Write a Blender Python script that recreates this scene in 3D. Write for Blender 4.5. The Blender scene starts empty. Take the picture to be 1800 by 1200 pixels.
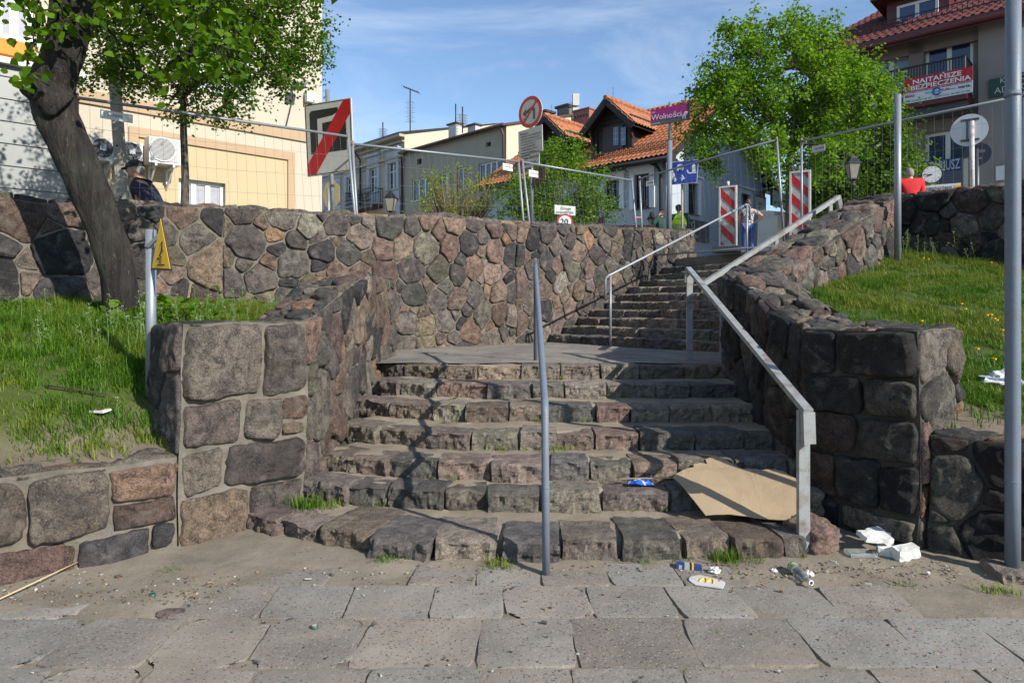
import bpy, bmesh, math, random
import numpy as np
from mathutils import Vector, Matrix, noise
R = math.radians
scene = bpy.context.scene
COL = scene.collection
# ---------------------------------------------------------------- camera, sky, sun
CAMZ = 1.6
cd = bpy.data.cameras.new("camera"); cam = bpy.data.objects.new("camera", cd); COL.objects.link(cam)
cam.location = (0, 0, CAMZ); cam.rotation_euler = (R(90), 0, 0)
cd.sensor_width = 36; cd.lens = 24; cd.shift_y = -60/1800; cd.clip_start = 0.05; cd.clip_end = 2000
scene.camera = cam
SUN = Vector((0.74, -0.67, 0.577)).normalized()
SUN_EL = math.asin(SUN.z)
world = bpy.data.worlds.new("World"); scene.world = world; world.use_nodes = True
wt = world.node_tree; wt.nodes.clear()
wo = wt.nodes.new("ShaderNodeOutputWorld"); bg = wt.nodes.new("ShaderNodeBackground")
sky = wt.nodes.new("ShaderNodeTexSky"); sky.sky_type = 'NISHITA'; sky.sun_disc = False
sky.sun_elevation = SUN_EL; sky.sun_rotation = math.atan2(SUN.x, SUN.y); sky.altitude = 100
sky.air_density = 1.0; sky.dust_density = 0.1; sky.ozone_density = 3.0
tc = wt.nodes.new("ShaderNodeTexCoord"); mp = wt.nodes.new("ShaderNodeMapping")
mp.inputs['Scale'].default_value = (1.0, 1.0, 4.2); mp.inputs['Rotation'].default_value = (0.0, 0.30, 0.3)
nz = wt.nodes.new("ShaderNodeTexNoise"); nz.inputs['Scale'].default_value = 1.9; nz.inputs['Detail'].default_value = 8
nz.inputs['Roughness'].default_value = 0.62; nz.inputs['Distortion'].default_value = 0.7
cr = wt.nodes.new("ShaderNodeValToRGB"); cr.color_ramp.elements[0].position = 0.47; cr.color_ramp.elements[1].position = 0.80
cr.color_ramp.elements[0].color = (0.0, 0.0, 0.0, 1); cr.color_ramp.elements[1].color = (0.6, 0.6, 0.6, 1)
mixc = wt.nodes.new("ShaderNodeMix"); mixc.data_type = 'RGBA'
wt.links.new(tc.outputs['Generated'], mp.inputs['Vector']); wt.links.new(mp.outputs[0], nz.inputs['Vector'])
wt.links.new(nz.outputs['Fac'], cr.inputs[0]); wt.links.new(cr.outputs[0], mixc.inputs[0])
wt.links.new(sky.outputs[0], mixc.inputs[6]); mixc.inputs[7].default_value = (4.6, 5.3, 6.3, 1)
wt.links.new(mixc.outputs[2], bg.inputs[0]); bg.inputs[1].default_value = 0.14
wt.links.new(bg.outputs[0], wo.inputs[0])
sd = bpy.data.lights.new("sun", 'SUN'); sd.energy = 5.0; sd.angle = R(0.55); sd.color = (1.0, 0.945, 0.86)
so = bpy.data.objects.new("sun", sd); COL.objects.link(so)
so.rotation_euler = (-SUN).to_track_quat('-Z', 'Y').to_euler()
scene.view_settings.view_transform = 'Standard'; scene.view_settings.look = 'None'
scene.view_settings.exposure = 0.42; scene.view_settings.gamma = 1.0
scene.cycles.max_bounces = 6; scene.cycles.transparent_max_bounces = 8
try:
    scene.cycles.use_denoising = True
except Exception: pass

# ---------------------------------------------------------------- helpers
def at(x, y, d):
    """the point of the place that lies D metres in front of the camera seen at pixel x, y of the 1800 x 1200 photograph"""
    return Vector(((x-900)/1200*d, d, CAMZ+(540-y)/1200*d))
def P2(u, w): return (0.733*u-0.68*w, 0.68*u+0.733*w)   # street axes: u along the back wall, w away from it
def new_mat(name):
    m = bpy.data.materials.new(name); m.use_nodes = True
    nt = m.node_tree; b = nt.nodes['Principled BSDF']
    return m, nt, b
def N(nt, t, **kw):
    n = nt.nodes.new(t)
    for k, v in kw.items():
        if k in n.inputs.keys() if hasattr(n.inputs, 'keys') else False: n.inputs[k].default_value = v
        else: setattr(n, k, v)
    return n
def coords(nt, scale=(1, 1, 1), kind='Object'):
    t = nt.nodes.new('ShaderNodeTexCoord'); m = nt.nodes.new('ShaderNodeMapping'); m.inputs['Scale'].default_value = scale
    nt.links.new(t.outputs[kind], m.inputs['Vector']); return m.outputs[0]
def noise_node(nt, vec, scale, detail=4, rough=.55, dist=0):
    n = nt.nodes.new('ShaderNodeTexNoise'); n.inputs['Scale'].default_value = scale; n.inputs['Detail'].default_value = detail
    n.inputs['Roughness'].default_value = rough; n.inputs['Distortion'].default_value = dist; nt.links.new(vec, n.inputs['Vector']); return n.outputs['Fac']
def ramp(nt, fac, stops):
    r = nt.nodes.new('ShaderNodeValToRGB'); e = r.color_ramp.elements
    while len(e) < len(stops): e.new(.5)
    for i, (p, c) in enumerate(stops):
        e[i].position = p; e[i].color = (c, c, c, 1) if isinstance(c, (int, float)) else (*c, 1)
    nt.links.new(fac, r.inputs[0]); return r.outputs[0]
def mix(nt, fac, a, b, mode='MIX'):
    m = nt.nodes.new('ShaderNodeMix'); m.data_type = 'RGBA'; m.blend_type = mode
    for i, v in ((0, fac), (6, a), (7, b)):
        if isinstance(v, (int, float)): m.inputs[i].default_value = v
        elif isinstance(v, (tuple, list)): m.inputs[i].default_value = (*v, 1)
        else: nt.links.new(v, m.inputs[i])
    return m.outputs[2]
def bump(nt, b, h, strength=.5, dist=.01, prev=None):
    n = nt.nodes.new('ShaderNodeBump'); n.inputs['Strength'].default_value = strength; n.inputs['Distance'].default_value = dist
    nt.links.new(h, n.inputs['Height'])
    if prev is not None: nt.links.new(prev, n.inputs['Normal'])
    nt.links.new(n.outputs[0], b.inputs['Normal']); return n.outputs[0]
MATS = {}
def mat(name, col=(.5, .5, .5), rough=.6, metal=0, var=.12, vscale=6, bmp=0, bscale=60, dirt=0, dirtcol=(.12, .1, .08), dscale=3, spec=.5):
    """a plain procedural material: base colour with mottling, optional dirt patches and a fine bump"""
    if name in MATS: return MATS[name]
    m, nt, b = new_mat(name); v = coords(nt)
    n1 = noise_node(nt, v, vscale, 5)
    c = mix(nt, n1, tuple(x*(1-var) for x in col), tuple(min(1, x*(1+var)) for x in col))
    if dirt:
        n2 = noise_node(nt, v, dscale, 6, .65); f = ramp(nt, n2, [(.5, 0.0), (.72, dirt)])
        c = mix(nt, f, c, dirtcol)
    nt.links.new(c, b.inputs['Base Color']); b.inputs['Roughness'].default_value = rough; b.inputs['Metallic'].default_value = metal
    b.inputs['Specular IOR Level'].default_value = spec
    if bmp: bump(nt, b, noise_node(nt, v, bscale, 5, .6), bmp, .01)
    MATS[name] = m; return m

def set_parent(o, parent, local=False):
    o.parent = parent
    if not local and parent.type == 'EMPTY' and parent.parent is None: o.matrix_parent_inverse = parent.matrix_basis.inverted()
class MB:
    def __init__(s): s.v = []; s.f = []; s.m = []; s.c = []; s.col = (1, 1, 1); s.sm = []
    def add(s, vs, fs, mi=0, smooth=False):
        o = len(s.v); s.v += [tuple(p) for p in vs]; s.c += [s.col]*len(vs)
        for f in fs: s.f.append(tuple(i+o for i in f)); s.m.append(mi); s.sm.append(smooth)
    def quad(s, a, b, c, d, mi=0): s.add([a, b, c, d], [(0, 1, 2, 3)], mi)
    def box(s, c, size, rot=None, mi=0):
        x, y, z = (k/2 for k in size); M = rot if rot is not None else Matrix.Identity(3); c = Vector(c)
        vs = [c+M@Vector((i*x, j*y, k*z)) for i in (-1, 1) for j in (-1, 1) for k in (-1, 1)]
        s.add(vs, [(0, 1, 3, 2), (4, 6, 7, 5), (0, 4, 5, 1), (2, 3, 7, 6), (0, 2, 6, 4), (1, 5, 7, 3)], mi)
    def bar(s, a, b, w, h, up=(0, 0, 1), mi=0):
        a = Vector(a); b = Vector(b); d = (b-a); L = d.length; d.normalize(); up = Vector(up)
        x = d.cross(up)
        if x.length < 1e-4: x = d.cross(Vector((1, 0, 0)))
        x.normalize(); z = x.cross(d); M = Matrix((x, d, z)).transposed()
        s.box((a+b)/2, (w, L, h), M, mi)
    def tube(s, pts, r, n=10, mi=0, caps=True):
        pts = [Vector(p) for p in pts]; rr = r if isinstance(r, (list, tuple)) else [r]*len(pts)
        vs = []; prev = None
        for i, p in enumerate(pts):
            t = (pts[min(i+1, len(pts)-1)]-pts[max(i-1, 0)]).normalized()
            if prev is None:
                x = t.cross(Vector((0, 0, 1)))
                if x.length < .05: x = t.cross(Vector((1, 0, 0)))
                x.normalize()
            else: x = (prev-t*prev.dot(t)).normalized()
            prev = x; y = t.cross(x)
            for k in range(n):
                a = 2*math.pi*k/n; vs.append(p+(x*math.cos(a)+y*math.sin(a))*rr[i])
        fs = []
        for i in range(len(pts)-1):
            for k in range(n):
                fs.append((i*n+k, i*n+(k+1) % n, (i+1)*n+(k+1) % n, (i+1)*n+k))
        s.add(vs, fs, mi, True)
        if caps:
            o = len(s.v)-len(vs)
            s.f.append(tuple(o+k for k in range(n))[::-1]); s.m.append(mi); s.sm.append(False)
            s.f.append(tuple(o+(len(pts)-1)*n+k for k in range(n))); s.m.append(mi); s.sm.append(False)
    def prism(s, poly, z0, z1, frame=None, mi=0):
        """polygon (x, y) extruded between z0 and z1 in a frame (origin, ex, ey, ez)"""
        O, ex, ey, ez = frame if frame else (Vector((0, 0, 0)), Vector((1, 0, 0)), Vector((0, 1, 0)), Vector((0, 0, 1)))
        n = len(poly); vs = [O+ex*p[0]+ey*p[1]+ez*z0 for p in poly]+[O+ex*p[0]+ey*p[1]+ez*z1 for p in poly]
        s.add(vs, [tuple(range(n))[::-1], tuple(range(n, 2*n))]+[(i, (i+1) % n, n+(i+1) % n, n+i) for i in range(n)], mi)
    def build(s, name, mats, parent=None, smooth=None, local=False):
        me = bpy.data.meshes.new(name); me.from_pydata(s.v, [], s.f)
        if not isinstance(mats, (list, tuple)): mats = [mats]
        for m in mats: me.materials.append(m)
        me.polygons.foreach_set('material_index', s.m)
        me.polygons.foreach_set('use_smooth', s.sm if smooth is None else [smooth]*len(s.f))
        ca = me.color_attributes.new('Col', 'FLOAT_COLOR', 'POINT')
        ca.data.foreach_set('color', [x for c in s.c for x in (*c, 1)])
        me.update(); o = bpy.data.objects.new(name, me); COL.objects.link(o)
        if parent is not None: set_parent(o, parent, local)
        return o
def tag(o, label=None, cat=None, group=None, kind=None):
    if label: o['label'] = label
    if cat: o['category'] = cat
    if group: o['group'] = group
    if kind: o['kind'] = kind
    return o
def empty(name, loc=(0, 0, 0), label=None, cat=None, group=None, rz=0):
    o = bpy.data.objects.new(name, None); COL.objects.link(o); o.location = loc; o.rotation_euler = (0, 0, rz); o.empty_display_size = .1
    tag(o, label, cat, group); return o
def bump3(p, s, seed=0): return noise.noise(Vector((p[0]*s+seed*7.3, p[1]*s-seed*3.1, p[2]*s+seed*1.7)))

# ---------------------------------------------------------------- stone material (each stone's own colour is stored per stone)
def stone_mat(name, gran=1.0, dust=.35, lo=.34):
    m, nt, b = new_mat(name); v = coords(nt)
    a = nt.nodes.new('ShaderNodeAttribute'); a.attribute_name = 'Col'; base = a.outputs['Color']
    n0 = noise_node(nt, v, 3.2, 3, .6)
    n1 = noise_node(nt, v, 11, 7, .68, .6)
    c = mix(nt, ramp(nt, n1, [(.38, .0), (.62, 1.0)]), mix(nt, 1.0, base, (lo, lo, lo), 'MULTIPLY'), mix(nt, 1.0, base, (1.55, 1.45, 1.34), 'MULTIPLY'))
    n2 = noise_node(nt, v, 75, 5, .85)                      # crystals of the granite
    c = mix(nt, ramp(nt, n2, [(.52, 0.0), (.60, .85*gran)]), c, mix(nt, 1.0, base, (2.1, 1.9, 1.8), 'MULTIPLY'))
    n3 = noise_node(nt, v, 100, 4, .8)
    c = mix(nt, ramp(nt, n3, [(.40, .85*gran), (.47, 0.0)]), c, (.022, .022, .024))
    n4 = noise_node(nt, v, 5.5, 8, .72, .4)                # lime, dust and lichen
    c = mix(nt, ramp(nt, n4, [(.55, 0.0), (.74, dust)]), c, (.32, .29, .24))
    n5 = noise_node(nt, v, 1.9, 5, .6, .5)
    c = mix(nt, ramp(nt, n5, [(.52, 0.0), (.7, .55)]), c, mix(nt, 1.0, base, (.38, .38, .38), 'MULTIPLY'))
    nt.links.new(c, b.inputs['Base Color']); b.inputs['Roughness'].default_value = .85; b.inputs['Specular IOR Level'].default_value = .35
    p = bump(nt, b, n1, .9, .035); p = bump(nt, b, n2, .7, .008, p); bump(nt, b, noise_node(nt, v, 30, 7, .78), 1.0, .022, p)
    return m
def mortar_mat(name, col=(.172, .152, .125)):
    m, nt, b = new_mat(name); v = coords(nt)
    n1 = noise_node(nt, v, 5, 8, .65); n2 = noise_node(nt, v, 60, 4, .7)
    c = mix(nt, ramp(nt, n1, [(.3, 0), (.7, 1)]), tuple(x*.62 for x in col), tuple(x*1.25 for x in col))
    c = mix(nt, ramp(nt, n2, [(.3, .5), (.45, 0.)]), c, tuple(x*.4 for x in col))
    c = mix(nt, ramp(nt, noise_node(nt, v, 1.6, 6, .6), [(.5, 0), (.7, .55)]), c, (.085, .09, .05))
    nt.links.new(c, b.inputs['Base Color']); b.inputs['Roughness'].default_value = .95; b.inputs['Specular IOR Level'].default_value = .2
    p = bump(nt, b, n1, .8, .04); bump(nt, b, n2, .7, .008, p)
    return m
M_STONE = stone_mat('field_stone', 1.0, .5); M_MORTAR = mortar_mat('mortar'); M_MORTAR_SHADE = mortar_mat('shade_mortar', (.060, .054, .045)); M_STEP = stone_mat('step_stone', .8, .75, .60)  # darker mortar copy has the right walls' shade put into its colour
PAL = [((.060, .057, .055), 6), ((.095, .088, .080), 7), ((.125, .112, .098), 6), ((.145, .112, .093), 5), ((.175, .122, .098), 3), ((.165, .135, .10), 3),
       ((.098, .072, .060), 2), ((.20, .178, .15), 2), ((.040, .039, .041), 4), ((.095, .09, .07), 2), ((.21, .135, .085), 1)]
def stone_col(rnd, pal=PAL):
    t = rnd.uniform(0, sum(w for _, w in pal))
    for c, w in pal:
        t -= w
        if t <= 0: break
    k = rnd.uniform(.78, 1.25); return tuple(min(.6, x*k*rnd.uniform(.95, 1.05)) for x in c)
def warp(p):
    return p+Vector((bump3(p, .9, 1)*.05+bump3(p, 2.6, 4)*.018, bump3(p, .9, 2)*.05+bump3(p, 2.6, 5)*.018, bump3(p, .8, 3)*.045+bump3(p, 3.0, 6)*.02))
def clip(poly, nx, ny, c):
    """the part of a polygon where nx*x + ny*y <= c"""
    out = []
    for i in range(len(poly)):
        a = poly[i]; b = poly[(i+1) % len(poly)]; da = nx*a[0]+ny*a[1]-c; db = nx*b[0]+ny*b[1]-c
        if da <= 0: out.append(a)
        if (da < 0 < db) or (db < 0 < da):
            t = da/(da-db); out.append((a[0]+t*(b[0]-a[0]), a[1]+t*(b[1]-a[1])))
    return out
def area(p): return .5*sum(p[i][0]*p[(i+1) % len(p)][1]-p[(i+1) % len(p)][0]*p[i][1] for i in range(len(p)))
def stones(mb, A, B, C, D, size=.34, seed=1, dep=.045, pal=PAL, gap=.007, sheet=True, edge=.004, big=None, dowarp=True, aspect=1.15, step=.04, course=0):
    """one face of a fieldstone wall: mortar sheet plus many fitted, rounded stones over the quad A B C D (seen anticlockwise from outside)"""
    rnd = random.Random(seed); A, B, C, D = map(Vector, (A, B, C, D))
    L = ((B-A).length+(C-D).length)/2; H = ((D-A).length+(C-B).length)/2
    def Pt(u, v, h):
        s, t = u/L, v/H
        p = A*(1-s)*(1-t)+B*s*(1-t)+C*s*t+D*(1-s)*t
        e1 = (B-A)*(1-t)+(C-D)*t; e2 = (D-A)*(1-s)+(C-B)*s; n = e1.cross(e2).normalized(); p = p+n*h
        return warp(p) if dowarp else p
    if sheet:
        nu = max(2, int(L/step)); nv = max(2, int(H/step)); vs = []; mb.col = (.3, .3, .3)
        for j in range(nv+1):
            for i in range(nu+1):
                u, v = L*i/nu, H*j/nv; p = Pt(u, v, 0); ed = 0 if (i in (0, nu) or j in (0, nv)) else 1
                vs.append(Pt(u, v, (bump3(p, 4.5, seed)*.022+bump3(p, 15, 3)*.016+bump3(p, 33, 3)*.008+.004)*ed))
        mb.add(vs, [(j*(nu+1)+i, j*(nu+1)+i+1, (j+1)*(nu+1)+i+1, (j+1)*(nu+1)+i) for j in range(nv) for i in range(nu)], 1, True)
    pts = [(u, v, r) for (u, v, r) in (big or [])]; tries = int(40+L*H/size**2*60)
    for k in range(tries):
        f = 1-k/tries*.6; r = size*.5*rnd.uniform(.55, 1.25)*(.45+.55*f) if k > tries*.15 else size*.5*rnd.uniform(1.0, 1.45)
        u, v = rnd.uniform(0, L), rnd.uniform(0, H)
        if all(((u-a)/aspect)**2+(v-b)**2 > ((r+q)*.80)**2 for a, b, q in pts): pts.append((u, v, r))
    if course:
        pts = []; v0 = edge
        while v0 < H-edge-.02:
            h_ = course*rnd.uniform(.75, 1.3); v1 = min(H-edge, v0+h_)
            if H-edge-v1 < course*.45: v1 = H-edge
            u0 = edge
            while u0 < L-edge-.02:
                u1 = min(L-edge, u0+course*rnd.uniform(.7, 1.75))
                if L-edge-u1 < course*.4: u1 = L-edge
                j = lambda: rnd.uniform(0, .042)*rnd.choice((.1, .3, .9)); split = rnd.random() < .22 and v1-v0 > course*.7; vs_ = [(v0, v0+(v1-v0)*.42), (v0+(v1-v0)*.42, v1)] if split else [(v0, v1)]
                for (p0, p1) in vs_: pts.append([(u0+j()+.004, p0+j()+.004), (u1-j()-.004, p0+j()+.004), (u1-j()-.004, p1-j()-.004), (u0+j()+.004, p1-j()-.004)])
                u0 = u1
            v0 = v1
    for i, it in enumerate(pts):
        if course: poly = it; u, v, r = 0, 0, 0
        else: u, v, r = it
        poly = it if course else [(edge, edge), (L-edge, edge), (L-edge, H-edge), (edge, H-edge)]
        for j, (a, b, q) in enumerate([] if course else pts):
            if i == j: continue
            dx, dy = a-u, b-v; d = math.hypot(dx, dy)
            if d > 4*(r+q)+size: continue
            nx, ny = dx/d, dy/d; t = (d*d+r*r-q*q)/(2*d)
            g = gap*rnd.choice((.1, .3, .6, 1.0, 1.6, 2.2))
            poly = clip(poly, nx, ny, nx*u+ny*v+t-g)
            if len(poly) < 3: break
        if len(poly) < 3 or area(poly) < (size*.14)**2: continue
        for w in (rnd.uniform(.02, .13), .17):
            q2 = []
            for k in range(len(poly)):
                a, b = poly[k], poly[(k+1) % len(poly)]
                q2 += [(a[0]*(1-w)+b[0]*w, a[1]*(1-w)+b[1]*w), (a[0]*w+b[0]*(1-w), a[1]*w+b[1]*(1-w))]
            poly = q2
        per = [0]
        for k in range(len(poly)): per.append(per[-1]+math.dist(poly[k], poly[(k+1) % len(poly)]))
        n = max(14, min(64, int(per[-1]/.034))); ring = []; k = 0
        for s in range(n):
            t = per[-1]*s/n
            while per[k+1] < t: k += 1
            f = (t-per[k])/max(1e-9, per[k+1]-per[k]); a, b = poly[k], poly[(k+1) % len(poly)]
            ring.append((a[0]+(b[0]-a[0])*f, a[1]+(b[1]-a[1])*f))
        cx = sum(p[0] for p in ring)/n; cy = sum(p[1] for p in ring)/n
        ar = math.sqrt(abs(area(poly))); h = (dep+(.012 if course else 0))*rnd.uniform(.8, 1.35)*min(1.2, ar/size+.35)
        tx, ty = rnd.uniform(-.08, .08), rnd.uniform(-.08, .08); sd = rnd.randint(0, 999)
        mb.col = stone_col(rnd, pal); vs = []; ra = ar*.56
        cuts = [(math.cos(t), math.sin(t), rnd.uniform(.12, .42), ra*rnd.uniform(-.1, .75)) for t in [rnd.uniform(0, 6.28) for _ in range(rnd.randint(2, 5))]]
        prof = [(1.0, -.8), (.998, .1), (.978, .55), (.94, .84), (.86, .97), (.72, 1.02), (.56, 1.03), (.38, 1.03), (.2, 1.04)]
        for f, hh in prof:
            for (x, y) in ring:
                jx = 1+.07*noise.noise(Vector((x*9, y*9, sd)))+.05*noise.noise(Vector((x*24, y*24, sd))); x2, y2 = cx+(x-cx)*f*jx, cy+(y-cy)*f*jx
                e = hh*h
                if hh > .5:
                    for (qx, qy, sl, of) in cuts: e = min(e, h*1.04-sl*((x2-cx)*qx+(y2-cy)*qy-of))
                    e += tx*(x2-cx)+ty*(y2-cy)+noise.noise(Vector((x2*5, y2*5, sd+.5)))*.022*min(1, ar/.3)-abs(noise.noise(Vector((x2*9, y2*9, sd+.7))))*.022*min(1, ar/.3)+noise.noise(Vector((x2*18, y2*18, sd+.2)))*.012+noise.noise(Vector((x2*38, y2*38, sd)))*.006
                vs.append(Pt(x2, y2, max(e, .45*h*hh+.004) if hh > .5 else e))
        vs.append(Pt(cx, cy, h*1.04)); m = len(prof); fs = []
        for q in range(m-1):
            for s in range(n): fs.append((q*n+s, q*n+(s+1) % n, (q+1)*n+(s+1) % n, (q+1)*n+s))
        for s in range(n): fs.append(((m-1)*n+s, (m-1)*n+(s+1) % n, m*n))
        mb.add(vs, fs, 0, True)
def plain(mb, A, B, C, D, step=.12, mi=1):
    A, B, C, D = map(Vector, (A, B, C, D)); L = (B-A).length; H = (D-A).length; nu = max(1, int(L/step)); nv = max(1, int(H/step))
    vs = [warp(A*(1-i/nu)*(1-j/nv)+B*i/nu*(1-j/nv)+C*i/nu*j/nv+D*(1-i/nu)*j/nv) for j in range(nv+1) for i in range(nu+1)]
    mb.col = (.3, .3, .3); mb.add(vs, [(j*(nu+1)+i, j*(nu+1)+i+1, (j+1)*(nu+1)+i+1, (j+1)*(nu+1)+i) for j in range(nv) for i in range(nu)], mi, True)
def V(x, y, z): return Vector((x, y, z))

# ---------------------------------------------------------------- the fieldstone walls
def back_wall():
    mb = MB(); w0, w1 = 8.76, 9.22
    def tp(u): return 2.70+.048*u
    us = [-1.6, 3.2, 8.2, 13.9]
    for i in range(3):
        u0, u1 = us[i], us[i+1]; a, b = P2(u0, w0), P2(u1, w0); c, d = P2(u1, w1), P2(u0, w1)
        zb0 = [.9, .6, .6, 1.6][i]; zb1 = [.6, .6, 1.6, 1.6][i] if i == 0 else [.6, .6, 1.9][i]
        stones(mb, (*a, zb0), (*b, zb1), (*b, tp(u1)), (*a, tp(u0)), [.40, .335, .30][i], 11+i, .05)
        stones(mb, (*a, tp(u0)), (*b, tp(u1)), (*c, tp(u1)), (*d, tp(u0)), .36, 31+i, .05)
        plain(mb, (*c, 1.2), (*d, .9), (*d, tp(u0)), (*c, tp(u1)))
    b, c = P2(13.9, w0), P2(13.9, w1)
    stones(mb, (*b, 2.2), (*c, 2.2), (*c, tp(13.9)), (*b, tp(13.9)), .3, 41, .05)
    o = mb.build('stone_wall', [M_STONE, M_MORTAR])
    tag(o, 'long high fieldstone retaining wall with light mortar running behind the landing', 'stone wall', kind='thing')
def left_cheek():
    mb = MB(); Pp, Q, Rr, S = (-2.18, 4.5), (-1.58, 5.25), (-2.63, 4.98), (-2.14, 5.7)
    z = 1.47
    stones(mb, (*Pp, -.1), (*Q, -.1), (*Q, z), (*Pp, z), .40, 51, .040, gap=.007, course=.36,
           big=[(.27, 1.24, .30), (.74, 1.26, .22), (.22, .80, .23), (.66, .86, .20), (.24, .32, .30), (.74, .48, .21), (.45, .62, .14)])
    stones(mb, (*Rr, .5), (*Pp, .5), (*Pp, z), (*Rr, z), .45, 52, .04)
    stones(mb, (*Pp, z), (*Q, z), (*S, z), (*Rr, z), .5, 53, .015, gap=.02)
    stones(mb, (*Q, -.1), (-1.58, 7.3, .4), (-1.58, 7.3, 1.93), (*Q, z), .36, 54, .045)
    stones(mb, (-1.58, 7.3, .4), (-1.58, 9.2, .7), (-1.58, 9.2, 1.95), (-1.58, 7.3, 1.93), .36, 55, .045)
    stones(mb, (*Q, z), (-1.58, 7.3, 1.93), (-2.14, 7.3, 1.84), (*S, z), .27, 56, .05)
    stones(mb, (-1.58, 7.3, 1.93), (-1.58, 9.2, 1.95), (-2.14, 9.2, 1.9), (-2.14, 7.3, 1.84), .3, 57, .04)
    stones(mb, (-2.14, 9.2, .9), (-2.14, 5.7, .9), (*S, z), (-2.14, 9.2, 1.9), .4, 58, .04)
    plain(mb, (-1.58, 9.2, .7), (-2.14, 9.2, .7), (-2.14, 9.2, 1.9), (-1.58, 9.2, 1.95)); plain(mb, (*S, .9), (*Rr, .9), (*Rr, z), (*S, z))
    o = mb.build('stone_wall', [M_STONE, M_MORTAR])
    tag(o, 'fieldstone pier and rising side wall left of the lower steps', 'stone wall', kind='thing')
DARK = [((.014, .014, .015), 5), ((.030, .029, .028), 5), ((.06, .042, .036), 4), ((.07, .066, .06), 4), ((.12, .11, .095), 2)]  # stained stones, darkened further so the colour carries the shade on these faces
def right_cheek():
    mb = MB(); Q, Pp, E, Bk = (2.2, 5.2), (2.69, 4.5), (3.2, 4.95), (2.86, 5.75); z = 1.45
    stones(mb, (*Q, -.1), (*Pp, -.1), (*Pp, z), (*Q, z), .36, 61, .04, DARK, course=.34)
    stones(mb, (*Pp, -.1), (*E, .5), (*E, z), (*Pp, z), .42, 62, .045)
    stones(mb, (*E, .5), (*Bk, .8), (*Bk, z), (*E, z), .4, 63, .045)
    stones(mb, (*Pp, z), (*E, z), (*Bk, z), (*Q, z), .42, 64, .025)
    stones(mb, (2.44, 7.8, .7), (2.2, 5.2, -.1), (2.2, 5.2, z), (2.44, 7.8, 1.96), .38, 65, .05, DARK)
    stones(mb, (2.2, 5.2, z), (*Bk, z), (2.86, 6.1, z+.02), (2.27, 6.0, z+.02), .34, 66, .045)
    stones(mb, (2.27, 6.0, z+.02), (2.86, 6.1, z+.02), (2.95, 7.6, 1.94), (2.44, 7.8, 1.96), .30, 67, .055)
    stones(mb, (2.86, 5.75, .9), (2.95, 7.6, 1.3), (2.95, 7.6, 1.94), (2.86, 5.75, z), .36, 68, .045)
    i0, i1, o0, o1 = (2.44, 7.8), (5.2, 10.44), (2.95, 7.6), (5.6, 10.0); zt0, zt1 = 1.95, 3.2
    stones(mb, (*i0, zt0), (*o0, zt0), (*o1, zt1), (*i1, zt1), .31, 69, .06)
    stones(mb, (*o0, 1.2), (*o1, 2.0), (*o1, zt1), (*o0, zt0), .33, 70, .055, aspect=.8)
    stones(mb, (*o1, 2.0), (*i1, 2.0), (*i1, zt1), (*o1, zt1), .33, 71, .05)
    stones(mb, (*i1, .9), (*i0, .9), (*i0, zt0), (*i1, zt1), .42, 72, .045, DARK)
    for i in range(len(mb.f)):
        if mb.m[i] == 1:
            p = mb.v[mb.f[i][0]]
            if (p[0] < 2.5 or (p[0]-2.2)*.7+(p[1]-5.2)*.49 < .1) and p[2] < 1.9 and p[1] < 8: mb.m[i] = 2  # pier faces away from the sun take the shade-darkened mortar
    o = mb.build('stone_wall', [M_STONE, M_MORTAR, M_MORTAR_SHADE])
    tag(o, 'fieldstone pier and sloping wall right of the steps up to the grass bank', 'stone wall', kind='thing')
def low_walls():
    mb = MB(); a, b = (-4.6, 2.62), (-2.2, 4.52); n = Vector((-.62, .78, 0))*.36
    big = [(2.05, .33, .30), (2.72, .40, .22), (1.35, .30, .3), (2.4, .12, .2), (.6, .35, .3)]
    stones(mb, (*a, -.1), (*b, -.1), (*b, .60), (*a, .72), .5, 81, .05, [((.105, .068, .062), 2), ((.075, .075, .078), 4), ((.17, .115, .085), 1), ((.13, .108, .095), 3)], gap=.009, big=big, course=.40)
    c, d = Vector((*b, .6))+n, Vector((*a, .72))+n
    stones(mb, (*a, .72), (*b, .6), c, d, .4, 82, .025)
    o = mb.build('stone_wall', [M_STONE, M_MORTAR]); tag(o, 'low wall of large stones below the dirt strip left of the steps', 'stone wall', kind='thing')
    mb = MB(); a, b = (2.75, 4.5), (4.6, 3.04); n = Vector((.62, .78, 0))*.34
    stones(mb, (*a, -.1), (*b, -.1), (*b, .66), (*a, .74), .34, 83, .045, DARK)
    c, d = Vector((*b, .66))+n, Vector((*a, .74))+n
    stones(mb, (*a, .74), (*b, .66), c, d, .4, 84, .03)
    o = mb.build('stone_wall', [M_STONE, M_MORTAR_SHADE]); tag(o, 'low dark stone wall at the street edge behind the thick grey pole', 'stone wall', kind='thing')
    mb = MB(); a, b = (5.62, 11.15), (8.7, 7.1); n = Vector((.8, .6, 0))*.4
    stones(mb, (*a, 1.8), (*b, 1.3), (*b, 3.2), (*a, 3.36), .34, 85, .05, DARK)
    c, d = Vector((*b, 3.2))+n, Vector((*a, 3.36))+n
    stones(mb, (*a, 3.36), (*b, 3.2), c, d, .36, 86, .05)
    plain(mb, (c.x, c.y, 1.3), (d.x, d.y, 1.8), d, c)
    o = mb.build('stone_wall', [M_STONE, M_MORTAR_SHADE]); tag(o, 'shaded fieldstone wall along the top of the right grass bank', 'stone wall', kind='thing')

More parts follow.
